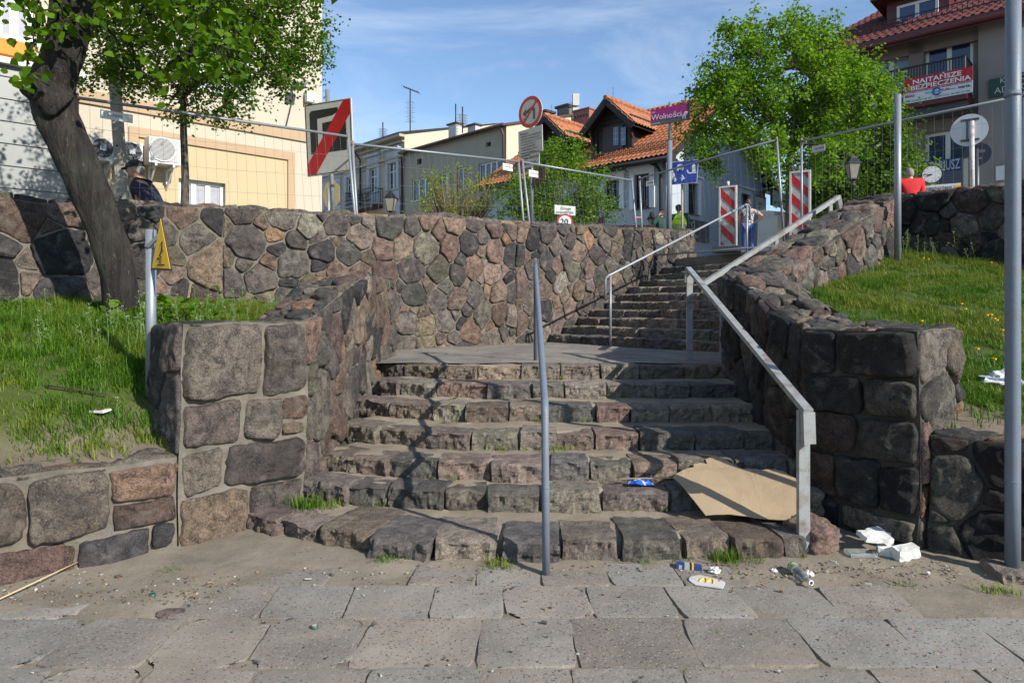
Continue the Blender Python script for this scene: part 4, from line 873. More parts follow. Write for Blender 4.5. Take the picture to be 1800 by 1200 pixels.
# ---------------------------------------------------------------- the dark building with the banner
def dark_building():
    F = Frame((11.3, 25.5), (.73, -.68)); L = 14.; mau = plaster('mauve_render', (0.192, 0.159, 0.148), .06, .15); pale = plaster('pale_mauve_render', (0.244, 0.215, 0.207), .05, .1)
    root = empty('office_building', F.pt(4, 3), 'dark mauve three storey building with red tiled roof and balconies', 'building'); ze = F.px(1625, 47)[1]
    sR = F.px(1722, 200)[0]
    ws = [F.rect(1531, 102, 1603, 178), F.rect(1626, 76, 1711, 178), F.rect(1586, 240, 1602, 300), F.rect(1626, 230, 1706, 300), F.rect(1774, 50, 1830, 128), F.rect(1775, 205, 1830, 280), F.rect(1470, 120, 1500, 180)]
    ws[0] = (*ws[0][:2], ws[0][3]-2.1, ws[0][3]); ws[1] = (*ws[1][:2], ws[1][3]-2.1, ws[1][3])
    gz = [(F.px(1640, 350)[0]-.5, F.px(1700, 350)[0], 3.0, 5.15)]
    mb = MB(); F.wall(mb, -.2, sR, 2.4, ze, [w for w in ws if w[1] < sR]+gz, .25); mb.quad(F.pt(-.2, 2.4, -12), F.pt(-.2, 2.4), F.pt(-.2, ze), F.pt(-.2, ze, -12)); pass
    a = F.px(1612, 200)[0]
    for c in (a,): F.box(mb, c-.22, c+.22, 2.4, ze-.01, .002, .14)
    F.box(mb, -.2, sR-.01, ze-.9, ze-.02, .002, .14); F.box(mb, -.2, sR-.01, F.px(1650, 205)[1]-.5, F.px(1650, 205)[1]-.1, .002, .10)
    mb.build('wall', mau, root); mb = MB(); H = Frame(F.pt(sR, 0, .25)[:2], F.e)
    H.wall(mb, 0, L-sR, 2.4, ze, [(w[0]-sR, w[1]-sR, w[2], w[3]) for w in ws if w[0] > sR], .25); mb.quad(F.pt(sR, 2.4, 0), F.pt(sR, 2.4, .25), F.pt(sR, ze, .25), F.pt(sR, ze, 0)); mb.quad(F.pt(L, 2.4, .25), F.pt(L, 2.4, -12), F.pt(L, ze, -12), F.pt(L, ze, .25)); mb.quad(F.pt(L, 2.4, -12), F.pt(-.2, 2.4, -12), F.pt(-.2, ze, -12), F.pt(L, ze, -12)); mb.build('bay_wall', pale, root)
    dg = mat('blue_dark_glass', (.03, .04, .10), .06, spec=.9, var=.3, vscale=.6)
    for i, w in enumerate(ws):
        f = H if w[0] > sR else F; ww = w if f is F else (w[0]-sR, w[1]-sR, w[2], w[3]); f.window(root, *ww, cols=2, fr=.10, rev=.12, gm=mat('blind_glass', (.22, .28, .33), .15) if i == 0 else dg, sill=i > 1)
    g = gz[0]; F.window(root, *g, cols=3, fr=.08, rev=.2, fm=M_DGREY, name='shop_window', gm=dg, sill=False)
    # roof
    mb = MB(); s0 = -.8
    def rp(s, t, dz=0): return F.pt(s, ze+.62*t+dz, -t)
    tiles(mb, rp(s0, -.75, .15), rp(L, -.75, .15), rp(L, 5.6, .15), rp(s0+3.2, 5.6, .15), .24, .36); tiles(mb, F.pt(s0, ze-.3, -12.7), rp(s0, -.75, .15), rp(s0+3.2, 5.6, .15), F.pt(s0+3.2, ze+3.6, -8), .24, .36); roof = mb.build('roof', T_RED, root)
    mb = MB(); mb.bar(rp(s0, -.8, .0), rp(L, -.8, .0), .08, .34); mb.quad(rp(s0, -.75, -.12), rp(L, -.75, -.12), rp(L, .0, -.1), rp(s0, .0, -.1)); mb.tube([rp(s0, -.9, .02), rp(L, -.9, .02)], .09, 8); mb.build('eaves_board', mat('red_brown_trim', (.10, .018, .018), .45), roof)
    mb = MB()
    for i in range(90): s = 0.2+(L-1)*i/90; mb.bar(rp(s, .0, .15), rp(s, -.03, .5), .02, .02)
    for dz in (.25, .5): mb.bar(rp(.2, 0, dz), rp(L-.8, 0, dz), .03, .03)
    mb.build('snow_guard', M_IRON, roof)
    a0, a1, z0, z1 = F.rect(1577, 2, 1650, 32); D = Frame(F.pt(0, 0, -.9)[:2], F.e); a0, a1, z0, z1 = D.rect(1577, 3, 1650, 34); mb = MB(); D.box(mb, a0-.35, a1+.3, z0-.6, z1+.25, -4, -.06); dm = mb.build('dormer', mat('red_brown_trim'), root); D.window(dm, a0, a1, z0-.02, z1, cols=2, fr=.09, rev=-.02, gm=dg, sill=False); mb = MB(); D.box(mb, a0-.75, a1+.7, z1+.25, z1+.5, -4.2, .5); mb.build('dormer_roof', T_RED, dm)
    mb = MB(); p = F.pt(*F.px(1674, 12), -2.2); mb.box(p, (.9, .9, 1.6), Matrix.Rotation(-.75, 3, 'Z')); mb.build('chimney', plaster('pink_render', (0.296, 0.148, 0.118)), roof)
    mb = MB(); p = F.pt(*F.px(1498, 95), .1); mb.tube([rp(F.px(1495, 80)[0], -.85, 0), p+V(0, 0, -.3), p+V(0, 0, -7)], .06, 8); mb.build('downpipe', mat('red_brown_trim'), root)
    # balcony with banner
    a0, a1, z0, z1 = F.rect(1560, 150, 1705, 186); zb = F.px(1640, 187)[1]; dep = 1.15; mb = MB(); F.box(mb, a0-.4, a1+.1, zb-.22, zb, .0, dep); bal = mb.build('balcony', mat('red_brown_trim'), root)
    mb = MB(); F.box(mb, a0-.4, a1+.08, zb-.5, zb-.221, .0, dep-.2); mb.build('balcony_beam', M_DGREY, bal); mb = MB(); zt = zb+1.12; n = 34
    for i in range(n+1): s = a0-.35+(a1-a0+.4)*i/n; mb.bar(F.pt(s, zb, dep-.06), F.pt(s, zt, dep-.06), .022, .022)
    for i in range(8): mb.bar(F.pt(a1+.05, zb, .1+i*.135), F.pt(a1+.05, zt, .1+i*.135), .022, .022)
    for zz in (zb+.1, zt): mb.bar(F.pt(a0-.35, zz, dep-.06), F.pt(a1+.05, zz, dep-.06), .05, .05); mb.bar(F.pt(a1+.05, zz, 0), F.pt(a1+.05, zz, dep-.06), .05, .05)
    mb.build('railing', M_IRON, bal)
    B = Frame(F.pt(0, 0, dep)[:2], F.e); b0 = B.px(1588, 160)[0]; b1 = B.px(1710, 140)[0]; zt = B.px(1650, 131)[1]+.04; zb2 = B.px(1650, 172)[1]-.02; w = b1-b0; h = zt-zb2; up = V(0, 0, 1)
    r = empty('banner', B.pt(b0, zb2, .05), 'red and white insurance banner hung on the upper balcony railing', 'banner'); mb = MB(); mb2 = zb2+h*.46
    B.box(mb, b0, b1, mb2, zt, .01, .03, 1); B.box(mb, b0, b1, zb2, mb2, .01, .028, 0); mb.build('cloth', [mat('white_banner', (.62, .64, .66), .5), mat('red_banner', (.42, .01, .015), .5)], r)
    wt_ = mat('white_print', (.75, .75, .75), .5); rd = mat('red_banner'); bl = mat('blue_print', (.02, .08, .3), .5)
    def tx(s, f, z, size, m, fit=None, bold=0, al='LEFT'):
        return text(s, B.pt(b0+f*w, zb2+z*h, .034), B.e, up, size, m, r, al, bold=bold, fit=fit*w if fit else None)
    tx('NAJTAŃSZE', .14, .735, h*.26, wt_, .70, .004); tx('UBEZPIECZENIA', .015, .50, h*.26, wt_, .96, .004); tx('RATY, WYPŁATY I PLAC POMOCY DO DA RA · M 5 ZNIŻKI KADRA ZAWODOWA', .01, .40, h*.07, rd, .98, .002)
    tx('ERGO', .03, .24, h*.13, rd, None, .004); tx('PZU', .33, .25, h*.10, bl); tx('UNIQA', .41, .25, h*.09, bl); tx('TUW', .56, .25, h*.12, rd, None, .003); tx('GENERALI', .66, .25, h*.06, M_DGREY); tx('warta.', .80, .23, h*.17, M_DGREY, None, .004); tx('Gen. Okrężna 7 tel. 607 · 54 234 22 66 · tel. 602 227 448', .04, .05, h*.085, M_DGREY, .92)
    mb = MB(); c = B.pt(b0+.50*w, zb2+.29*h, .035); mb.tube([c+B.e*.11*math.cos(t*.52)+V(0, 0, .11*math.sin(t*.52)) for t in range(13)], .03, 5); mb.build('emblem', bl, r)
    # white and red flag sign, left
    a0, a1, z0, z1 = B.rect(1530, 148, 1556, 185); mb = MB(); B.box(mb, a0, a1, z0, z1, .0, .05); B.box(mb, a1+.001, a1+.15, z0+.1, z1+.1, .0, .05, 1); tag(mb.build('sign_board', [M_WHITEP, M_RED]), 'white board with red edge on the balcony behind the leafy tree', 'sign')
    mb = MB(); a0, a1, z0, z1 = F.rect(1553, 81, 1562, 93); F.box(mb, a0, a1, z0+.2, z1, .145, .25); F.box(mb, a0, a1, z0, z0+.198, .145, .24, 1); tag(mb.build('alarm_box', [M_WHITE, M_RED]), 'white and red alarm siren box under the eaves', 'alarm box')
    a0, a1, z0, z1 = H.rect(1739, 133, 1830, 166); r = empty('shop_sign', H.pt(a0, z0), 'dark green sign board with pale capitals on the pale bay', 'sign'); mb = MB(); H.box(mb, a0, a1, z0, z1, .02, .08); mb.build('board', mat('green_board', (.008, .05, .035), .45), r)
    cm = mat('cream_print', (.5, .48, .4), .5); text('KANCELARIA', H.pt(a0+.28, z0+.40, .085), H.e, up, .24, cm, r); text('ADWOKACKA', H.pt(a0+.14, z0+.10, .085), H.e, up, .27, cm, r)
    a0, a1, z0, z1 = F.rect(1610, 283, 1692, 308); r = empty('banner', F.pt(a0, z0), 'blue notary banner with grey capitals above the shop window', 'banner'); mb = MB(); F.box(mb, a0, a1, z0, z1, .15, .18); mb.build('cloth', mat('blue_banner', (.015, .03, .13), .6), r); text('NOTARIUSZ', F.pt(a0+.05, z0+.12, .185), F.e, up, .46, mat('grey_print', (.38, .4, .45), .5), r, fit=a1-a0-.1, bold=.006)
    a0, a1, z0, z1 = H.rect(1751, 291, 1790, 316); mb = MB(); H.box(mb, a0, a1, z0, z1, .02, .07); tag(mb.build('sign_board', M_WHITEP), 'blank white board low on the pale bay wall', 'sign')
    # distant block on the right edge fills the end of the street
dark_building()
# ---------------------------------------------------------------- vegetation
def leaf_mat(name, dark, light, trans=.45, hue=(1, 1, 1)):
    m = bpy.data.materials.new(name); m.use_nodes = True; nt = m.node_tree; nt.nodes.clear()
    out = nt.nodes.new('ShaderNodeOutputMaterial'); a = nt.nodes.new('ShaderNodeAttribute'); a.attribute_name = 'Col'
    sep = nt.nodes.new('ShaderNodeSeparateColor'); nt.links.new(a.outputs['Color'], sep.inputs[0])
    c = mix(nt, sep.outputs[0], dark, light); c2 = mix(nt, 1.0, c, (1.5, 1.35, .55), 'MULTIPLY')
    d = nt.nodes.new('ShaderNodeBsdfPrincipled'); d.inputs['Roughness'].default_value = .5; d.inputs['Specular IOR Level'].default_value = .35; nt.links.new(c, d.inputs['Base Color'])
    t = nt.nodes.new('ShaderNodeBsdfTranslucent'); nt.links.new(c2, t.inputs['Color']); mx = nt.nodes.new('ShaderNodeMixShader'); mx.inputs[0].default_value = trans
    nt.links.new(d.outputs[0], mx.inputs[1]); nt.links.new(t.outputs[0], mx.inputs[2]); nt.links.new(mx.outputs[0], out.inputs[0]); return m
def np_mesh(name, verts, k, mats, parent=None, cols=None, idx=None):
    """many small faces with K corners each, as one mesh"""
    n = len(verts)//k if idx is None else len(idx)//k; me = bpy.data.meshes.new(name); me.vertices.add(len(verts)); me.vertices.foreach_set('co', verts.astype(np.float32).ravel())
    ii = np.arange(len(verts)) if idx is None else idx
    me.loops.add(len(ii)); me.loops.foreach_set('vertex_index', ii.astype(np.int32)); me.polygons.add(n); me.polygons.foreach_set('loop_start', np.arange(0, n*k, k, dtype=np.int32)); me.polygons.foreach_set('loop_total', np.full(n, k, dtype=np.int32))
    me.materials.append(mats); me.update(calc_edges=True)
    if cols is not None:
        ca = me.color_attributes.new('Col', 'FLOAT_COLOR', 'POINT'); c4 = np.ones((len(verts), 4), np.float32); c4[:, :3] = cols[:, None]; ca.data.foreach_set('color', c4.ravel())
    o = bpy.data.objects.new(name, me); COL.objects.link(o)
    if parent is not None: set_parent(o, parent)
    return o
def leaves(name, cen, size, m, parent, rs, shape='rhomb', up=.5, var=.35):
    n = len(cen); nr = rs.normal(size=(n, 3)); nr[:, 2] = np.abs(nr[:, 2])+up; nr /= np.linalg.norm(nr, axis=1)[:, None]
    t = rs.normal(size=(n, 3)); t[:, 2] -= .5; t -= nr*(t*nr).sum(1)[:, None]; t /= np.linalg.norm(t, axis=1)[:, None]; b = np.cross(nr, t); s = size*(1+var*(rs.rand(n)*2-1)); 
    if shape == 'heart': pr = [(0, 0, 0), (.44, .22, .10), (.46, .55, .12), (0, 1.05, -.04), (-.46, .55, .12), (-.44, .22, .10)]
    else: pr = [(0, 0, 0), (.42, .45, .09), (0, 1, 0), (-.42, .45, .09)]
    k = len(pr); v = np.zeros((n, k, 3))
    for i, (x, y, z) in enumerate(pr): v[:, i] = cen+(b*x+t*y+nr*z)*s[:, None]
    col = np.repeat(np.clip(rs.beta(2, 2, n), 0, 1), k); return np_mesh(name, v.reshape(-1, 3), k, m, parent, col)
def crown_points(blobs, ncl, per, rs, spread, shell=.55):
    """centres of leaf clusters in a set of ellipsoids (centre, radii), more of them towards the outside, and the leaves round each"""
    vol = np.array([b[1][0]*b[1][1]*b[1][2] for b in blobs])**.8; pick = rs.choice(len(blobs), ncl, p=vol/vol.sum()); d = rs.normal(size=(ncl, 3)); d /= np.linalg.norm(d, axis=1)[:, None]
    r = (shell+(1-shell)*rs.rand(ncl))**.8*(1+.10*rs.normal(size=ncl)); C0 = np.array([b[0] for b in blobs])[pick]; Rr = np.array([b[1] for b in blobs])[pick]; cl = C0+d*Rr*r[:, None]
    cnt = rs.poisson(per, ncl); ii = np.repeat(np.arange(ncl), cnt); sp = spread*(.6+.8*rs.rand(ncl)); off = rs.normal(size=(len(ii), 3))*sp[ii][:, None]; ax = d[ii]*(rs.rand(len(ii))*sp[ii]*2.2)[:, None]
    return cl, cl[ii]+off*.75+ax
def limb_tree(base, fork, cl, rs, r0, bark, parent, lean=None, twig=.012, nl=9, name='trunk', forks=None):
    """tapered trunk from BASE to FORK with main limbs, and a branch to every leaf cluster"""
    mb = MB(); base = Vector(base); fork = Vector(fork); pts = []; rad = []
    path = lean or [base, base.lerp(fork, .35)+Vector((.02, 0, 0)), base.lerp(fork, .7), fork]
    path = [Vector(p) for p in path]
    for i in range(len(path)-1):
        for t in (0, .33, .66): pts.append(path[i].lerp(path[i+1], t))
    pts.append(path[-1]); n = len(pts)
    for i in range(n): rad.append(r0*(1.28 if i == 0 else 1.08 if i == 1 else 1-.35*i/n))
    mb.tube(pts, rad, 14)
    cls = [Vector(c) for c in cl]; lim = []
    order = rs.permutation(len(cls))[:nl]
    for i in order:
        c = cls[i]; m1 = fork.lerp(c, .35)+Vector((0, 0, (c-fork).length*.10)); e = fork.lerp(c, .88); p = [fork-Vector((0, 0, .05)), m1, fork.lerp(c, .65)+Vector((0, 0, (c-fork).length*.07)), e]
        rr = r0*.5; mb.tube(p, [rr, rr*.65, rr*.42, rr*.2], 7, caps=False); lim += [(p[1], rr*.6), (p[2], rr*.4), (p[3], rr*.25), (p[1].lerp(p[2], .5), rr*.5), (p[2].lerp(p[3], .5), rr*.3)]
    lim.append((fork, r0*.5)); extra = (pts[-1]-fork)
    for c in cls:
        q, rr = min(lim, key=lambda l: (l[0]-c).length); L = (c-q).length
        if L < .05: continue
        mb.tube([q, q.lerp(c, .5)+Vector((0, 0, L*.08)), c], [min(rr, twig*1.6), twig, twig*.4], 5, caps=False); lim.append((q.lerp(c, .6), twig))
    return mb.build(name, bark, parent)
def bark_mat(name, col, scale=1.0, strength=1.0):
    m, nt, b = new_mat(name); v = coords(nt, (14*scale, 14*scale, 2.6*scale)); n = noise_node(nt, v, 1.0, 8, .65, .5); w = noise_node(nt, coords(nt), 2.0, 4)
    c = mix(nt, ramp(nt, n, [(.38, 0), (.62, 1)]), tuple(x*.30 for x in col), tuple(x*1.5 for x in col)); c = mix(nt, ramp(nt, w, [(.5, 0), (.7, .35)]), c, (.075, .085, .05))
    fl = noise_node(nt, coords(nt, (38*scale, 38*scale, 9*scale)), 1.0, 3, .7); c = mix(nt, ramp(nt, fl, [(.64, 0), (.72, .55)]), c, (.20, .18, .15))
    nt.links.new(c, b.inputs['Base Color']); b.inputs['Roughness'].default_value = .9; p = bump(nt, b, n, strength, .05/scale); bump(nt, b, fl, .7, .012, p); return m
BARK = bark_mat('dark_bark', (.026, .021, .017), 1.0, 1.8); BARK2 = bark_mat('young_bark', (.10, .085, .065), 1.6, .7)
def pxblob(x, y, rx, ry, d, depth, dd=0):
    k = d/1200; return (tuple(at(x, y, d+dd)), (rx*k, depth, ry*k))
def trees():
    rs = np.random.RandomState(5)
    # near leaning tree
    L1 = leaf_mat('near_linden_leaf', (.045, .12, .008), (.16, .29, .018), .55)
    root = empty('leaning_tree', at(217, 562, 6.8), 'old leaning linden with thick dark furrowed trunk in the left grass bank', 'tree')
    b = at(217, 575, 6.85); path = [b, at(206, 470, 6.8), at(184, 400, 6.75), at(143, 300, 6.65), at(100, 205, 6.58), at(88, 150, 6.55), at(116, 90, 6.5), at(128, 0, 6.5), at(146, -140, 6.5)]
    R0 = [58, 58, 60, 64, 67, 70, 60, 62, 56]; mb = MB(); pts = []; rad = []
    for i in range(len(path)-1):
        for j in range(14): t = j/14; pts.append(path[i].lerp(path[i+1], t)); rad.append((R0[i]+(R0[i+1]-R0[i])*t)*6.7/2400)
    pts.append(path[-1]); rad.append(R0[-1]*6.7/2400)
    # smooth path
    for _ in range(14): pts = [pts[0]]+[(pts[i-1]+pts[i]*2+pts[i+1])/4 for i in range(1, len(pts)-1)]+[pts[-1]]
    rad[0] *= 1.25; rad[1] *= 1.1; mb.tube(pts, rad, 64)
    for i, p in enumerate(mb.v):
        a = Vector(p); c = pts[min(len(pts)-1, i//64)]; d = (a-c); k = 1+.06*bump3(a, 3.0, 2)+.07*bump3((a.x*16, a.y*16, a.z*2.2), 1, 3)+.04*bump3((a.x*34, a.y*34, a.z*5), 1, 3)+.05*max(0, bump3(a, 5, 8)); mb.v[i] = tuple(c+d*k)
    v0 = len(mb.v); sa, sb = at(108, 190, 6.5), at(46, 138, 6.3); mb.tube([sa.lerp(sb, t/10) for t in range(11)], [.17-.006*t-(.03 if t == 10 else 0) for t in range(11)], 30)      # stub of a cut limb
    for i in range(v0, len(mb.v)):
        a = Vector(mb.v[i]); c = sa.lerp(sb, min(10, (i-v0)//30)/10); mb.v[i] = tuple(c+(a-c)*(1+.22*bump3(a, 7, 2)+.12*bump3(a, 20, 3)))
    for (x0, y0, x1, y1, dd, r) in ((135, 0, 330, -160, 7.4, .09), (125, 60, 60, -60, 5.9, .06), (150, -60, 520, -260, 8.2, .08), (140, -40, 250, -420, 6, .09), (150, -100, -250, -380, 7.2, .09)):
        p, q = at(x0, y0, 6.5), at(x1, y1, dd); mb.tube([p, p.lerp(q, .5)+Vector((0, 0, .12)), q], [r, r*.7, r*.4], 9, caps=False)
    bl = [pxblob(330, -50, 220, 75, 6.5, .7), pxblob(250, 20, 110, 50, 6.3, .4), pxblob(390, 30, 100, 55, 6.3, .4), pxblob(120, -190, 330, 150, 6.6, 1.3), pxblob(400, -190, 200, 120, 6.8, 1.0), pxblob(-150, -200, 200, 160, 7.2, 1.6)]
    cl, lc = crown_points(bl, 400, 22, rs, .15, .2); c2, l2 = crown_points([pxblob(70, 60, 30, 55, 6.2, .2), pxblob(48, 125, 28, 22, 6.1, .15), pxblob(85, 20, 50, 25, 6.2, .2), pxblob(28, 158, 18, 14, 6.2, .1), pxblob(160, 42, 30, 20, 6.3, .2)], 22, 7, rs, .07, .2)
    c3, l3 = crown_points([pxblob(300, 105, 90, 22, 6.3, .2), pxblob(380, 90, 60, 35, 6.3, .2)], 22, 8, rs, .10, .2)
    cl = np.vstack([cl, c2, c3]); lc = np.vstack([lc, l2, l3]); lim = [p for p in path[5:]]+[at(330, -160, 7.4), at(520, -260, 8.2), at(250, -420, 6), at(-250, -380, 7.2), at(240, -60, 7)]
    for c in cl[::1]:
        c = Vector(c); q = min(lim, key=lambda l: (l-c).length); mb.tube([q, q.lerp(c, .5)+Vector((0, 0, .08)), c], [.012, .007, .003], 4, caps=False); lim.append(q.lerp(c, .7))
    mb.build('trunk', BARK, root); leaves('crown', lc, .084, L1, root, rs, 'heart', .25)
    rs2 = np.random.RandomState(6); c4, l4 = crown_points([((-3.7, 6.35, 1.50), (.35, .2, .1)), ((-3.2, 6.5, 1.52), (.3, .2, .1))], 30, 6, rs2, .06, .2); c4 = leaves('foliage', l4, .085, L1, root, rs2, 'heart', .8)
    # thin tree by the yellow wall
    L2 = leaf_mat('linden_leaf', (.035, .095, .008), (.13, .25, .014), .45)
    D = 9.4; root = empty('linden_tree', at(324, 400, D), 'slim young linden with straight grey trunk in front of the yellow building', 'tree')
    bl = [pxblob(x, y, rx, ry, D, dp, dd) for x, y, rx, ry, dp, dd in ((330, 60, 150, 90, 1.3, 0), (450, 100, 95, 60, .9, .2), (505, 50, 65, 80, .9, .3), (215, 80, 65, 60, .8, -.2), (270, 150, 90, 36, .8, 0), (395, 175, 55, 30, .6, .1), (340, 205, 45, 16, .4, 0), (405, -30, 150, 90, 1.0, 0), (320, -110, 150, 80, 1.0, 0), (470, 148, 80, 22, .5, .2), (195, 150, 40, 22, .4, 0))]
    cl, lc = crown_points(bl, 850, 38, rs, .085, .35); limb_tree(at(324, 400, D), at(322, 160, D), cl, rs, .058, BARK2, root, twig=.009, nl=12); leaves('crown', lc, .050, L2, root, rs)
    # linden behind the barriers
    L3 = leaf_mat('spring_leaf', (.055, .145, .014), (.20, .36, .03), .5); D = 18.
    root = empty('linden_tree', at(1385, 440, D), 'broad bright green linden rising behind the striped barrier boards', 'tree')
    bl = [pxblob(x, y, rx, ry, D, dp, dd) for x, y, rx, ry, dp, dd in ((1372, 140, 100, 85, 1.6, 0), (1290, 185, 72, 62, 1.1, -.3), (1462, 185, 82, 72, 1.2, .2), (1300, 70, 24, 48, .5, 0), (1378, 62, 32, 46, .5, 0), (1430, 85, 34, 34, .5, 0), (1300, 262, 75, 34, .9, -.3), (1425, 280, 88, 34, .9, 0), (1505, 130, 26, 34, .4, .2), (1236, 245, 30, 26, .5, 0), (1536, 185, 28, 48, .6, .3), (1252, 130, 24, 16, .3, 0), (1225, 165, 18, 10, .2, 0), (1272, 32, 14, 24, .25, 0), (1388, 22, 10, 18, .2, 0), (1450, 60, 14, 20, .2, 0), (1484, 92, 14, 14, .2, 0), (1262, 60, 10, 22, .2, 0), (1325, 40, 10, 26, .2, 0), (1352, 30, 8, 20, .2, 0), (1412, 52, 10, 24, .2, 0), (1500, 70, 8, 16, .2, 0), (1210, 205, 18, 10, .2, 0), (1560, 140, 10, 20, .2, 0))]
    cl, lc = crown_points(bl, 640, 62, rs, .14, .48); limb_tree(at(1385, 445, D), at(1388, 268, D), cl, rs, .115, BARK2, root, twig=.017, nl=16); leaves('crown', lc, .086, L3, root, rs)
    L4 = leaf_mat('dark_leaf', (.035, .085, .012), (.10, .19, .018), .4); D = 20.5  # foliage of a darker green than the linden
    root = empty('dark_tree', at(1505, 420, D), 'darker small leafed tree behind the street lantern', 'tree')
    bl = [pxblob(x, y, rx, ry, D, dp, 0) for x, y, rx, ry, dp in ((1520, 255, 70, 55, 1.3), (1470, 325, 60, 36, 1.2), (1560, 300, 38, 60, 1.0), (1500, 350, 90, 32, 1.3), (1440, 350, 40, 35, .8))]
    cl, lc = crown_points(bl, 430, 44, rs, .19, .3); limb_tree(at(1505, 425, D), at(1505, 370, D), cl, rs, .08, BARK2, root, twig=.016, nl=12); leaves('crown', lc, .10, L4, root, rs)
    # bushes on the square
    def bush(name, lab, base, blobs, ncl, per, size, m, stems, sp):
        root = empty(name, base, lab, 'bush'); cl, lc = crown_points(blobs, ncl, per, rs, sp, .3); mb = MB(); b = Vector(base)
        for c in cl[:stems]:
            c = Vector(c); q = b+Vector(((c.x-b.x)*.35, (c.y-b.y)*.3, 0)); mb.tube([q, q.lerp(c, .55)+Vector(((c.x-b.x)*.05, 0, .1)), c], [.016, .010, .005], 5, caps=False)
        mb.build('stems', mat('twig_bark', (.16, .12, .07), .9), root); leaves('foliage', lc, size, m, root, rs)
    L5 = leaf_mat('bush_leaf', (.07, .15, .012), (.17, .31, .022), .45); L6 = leaf_mat('budding_leaf', (.16, .22, .02), (.30, .38, .035), .5)
    bush('round_bush', 'dense green bush in front of the orange roofed house', at(985, 420, 19), [pxblob(x, y, rx, ry, 19, dp) for x, y, rx, ry, dp in ((985, 335, 78, 64, 1.1), (988, 270, 26, 32, .5), (958, 285, 24, 32, .5), (1046, 345, 34, 44, .6), (925, 352, 36, 36, .6), (1010, 260, 14, 18, .3), (980, 385, 90, 25, 1.0), (905, 345, 20, 30, .4))], 420, 30, .075, L5, 60, .13)
    bush('budding_bush', 'thin budding bush with upright twigs before the beige house', at(802, 420, 20), [pxblob(x, y, rx, ry, 20, dp) for x, y, rx, ry, dp in ((760, 345, 30, 40, .5), (800, 345, 60, 44, .8), (852, 345, 28, 42, .5), (804, 310, 12, 30, .3), (770, 320, 14, 30, .3), (825, 315, 20, 26, .3), (740, 365, 20, 20, .3), (800, 375, 80, 20, .9))], 330, 9, .06, L6, 330, .09)
    bush('low_shrub', 'small leafy shrub beside the person in the red jacket', at(1610, 350, 15.6), [pxblob(x, y, rx, ry, 15.6, dp) for x, y, rx, ry, dp in ((1600, 300, 26, 22, .3), (1637, 288, 12, 12, .2), (1625, 318, 20, 18, .3), (1588, 330, 20, 25, .3))], 80, 16, .06, L5, 40, .07)
trees()
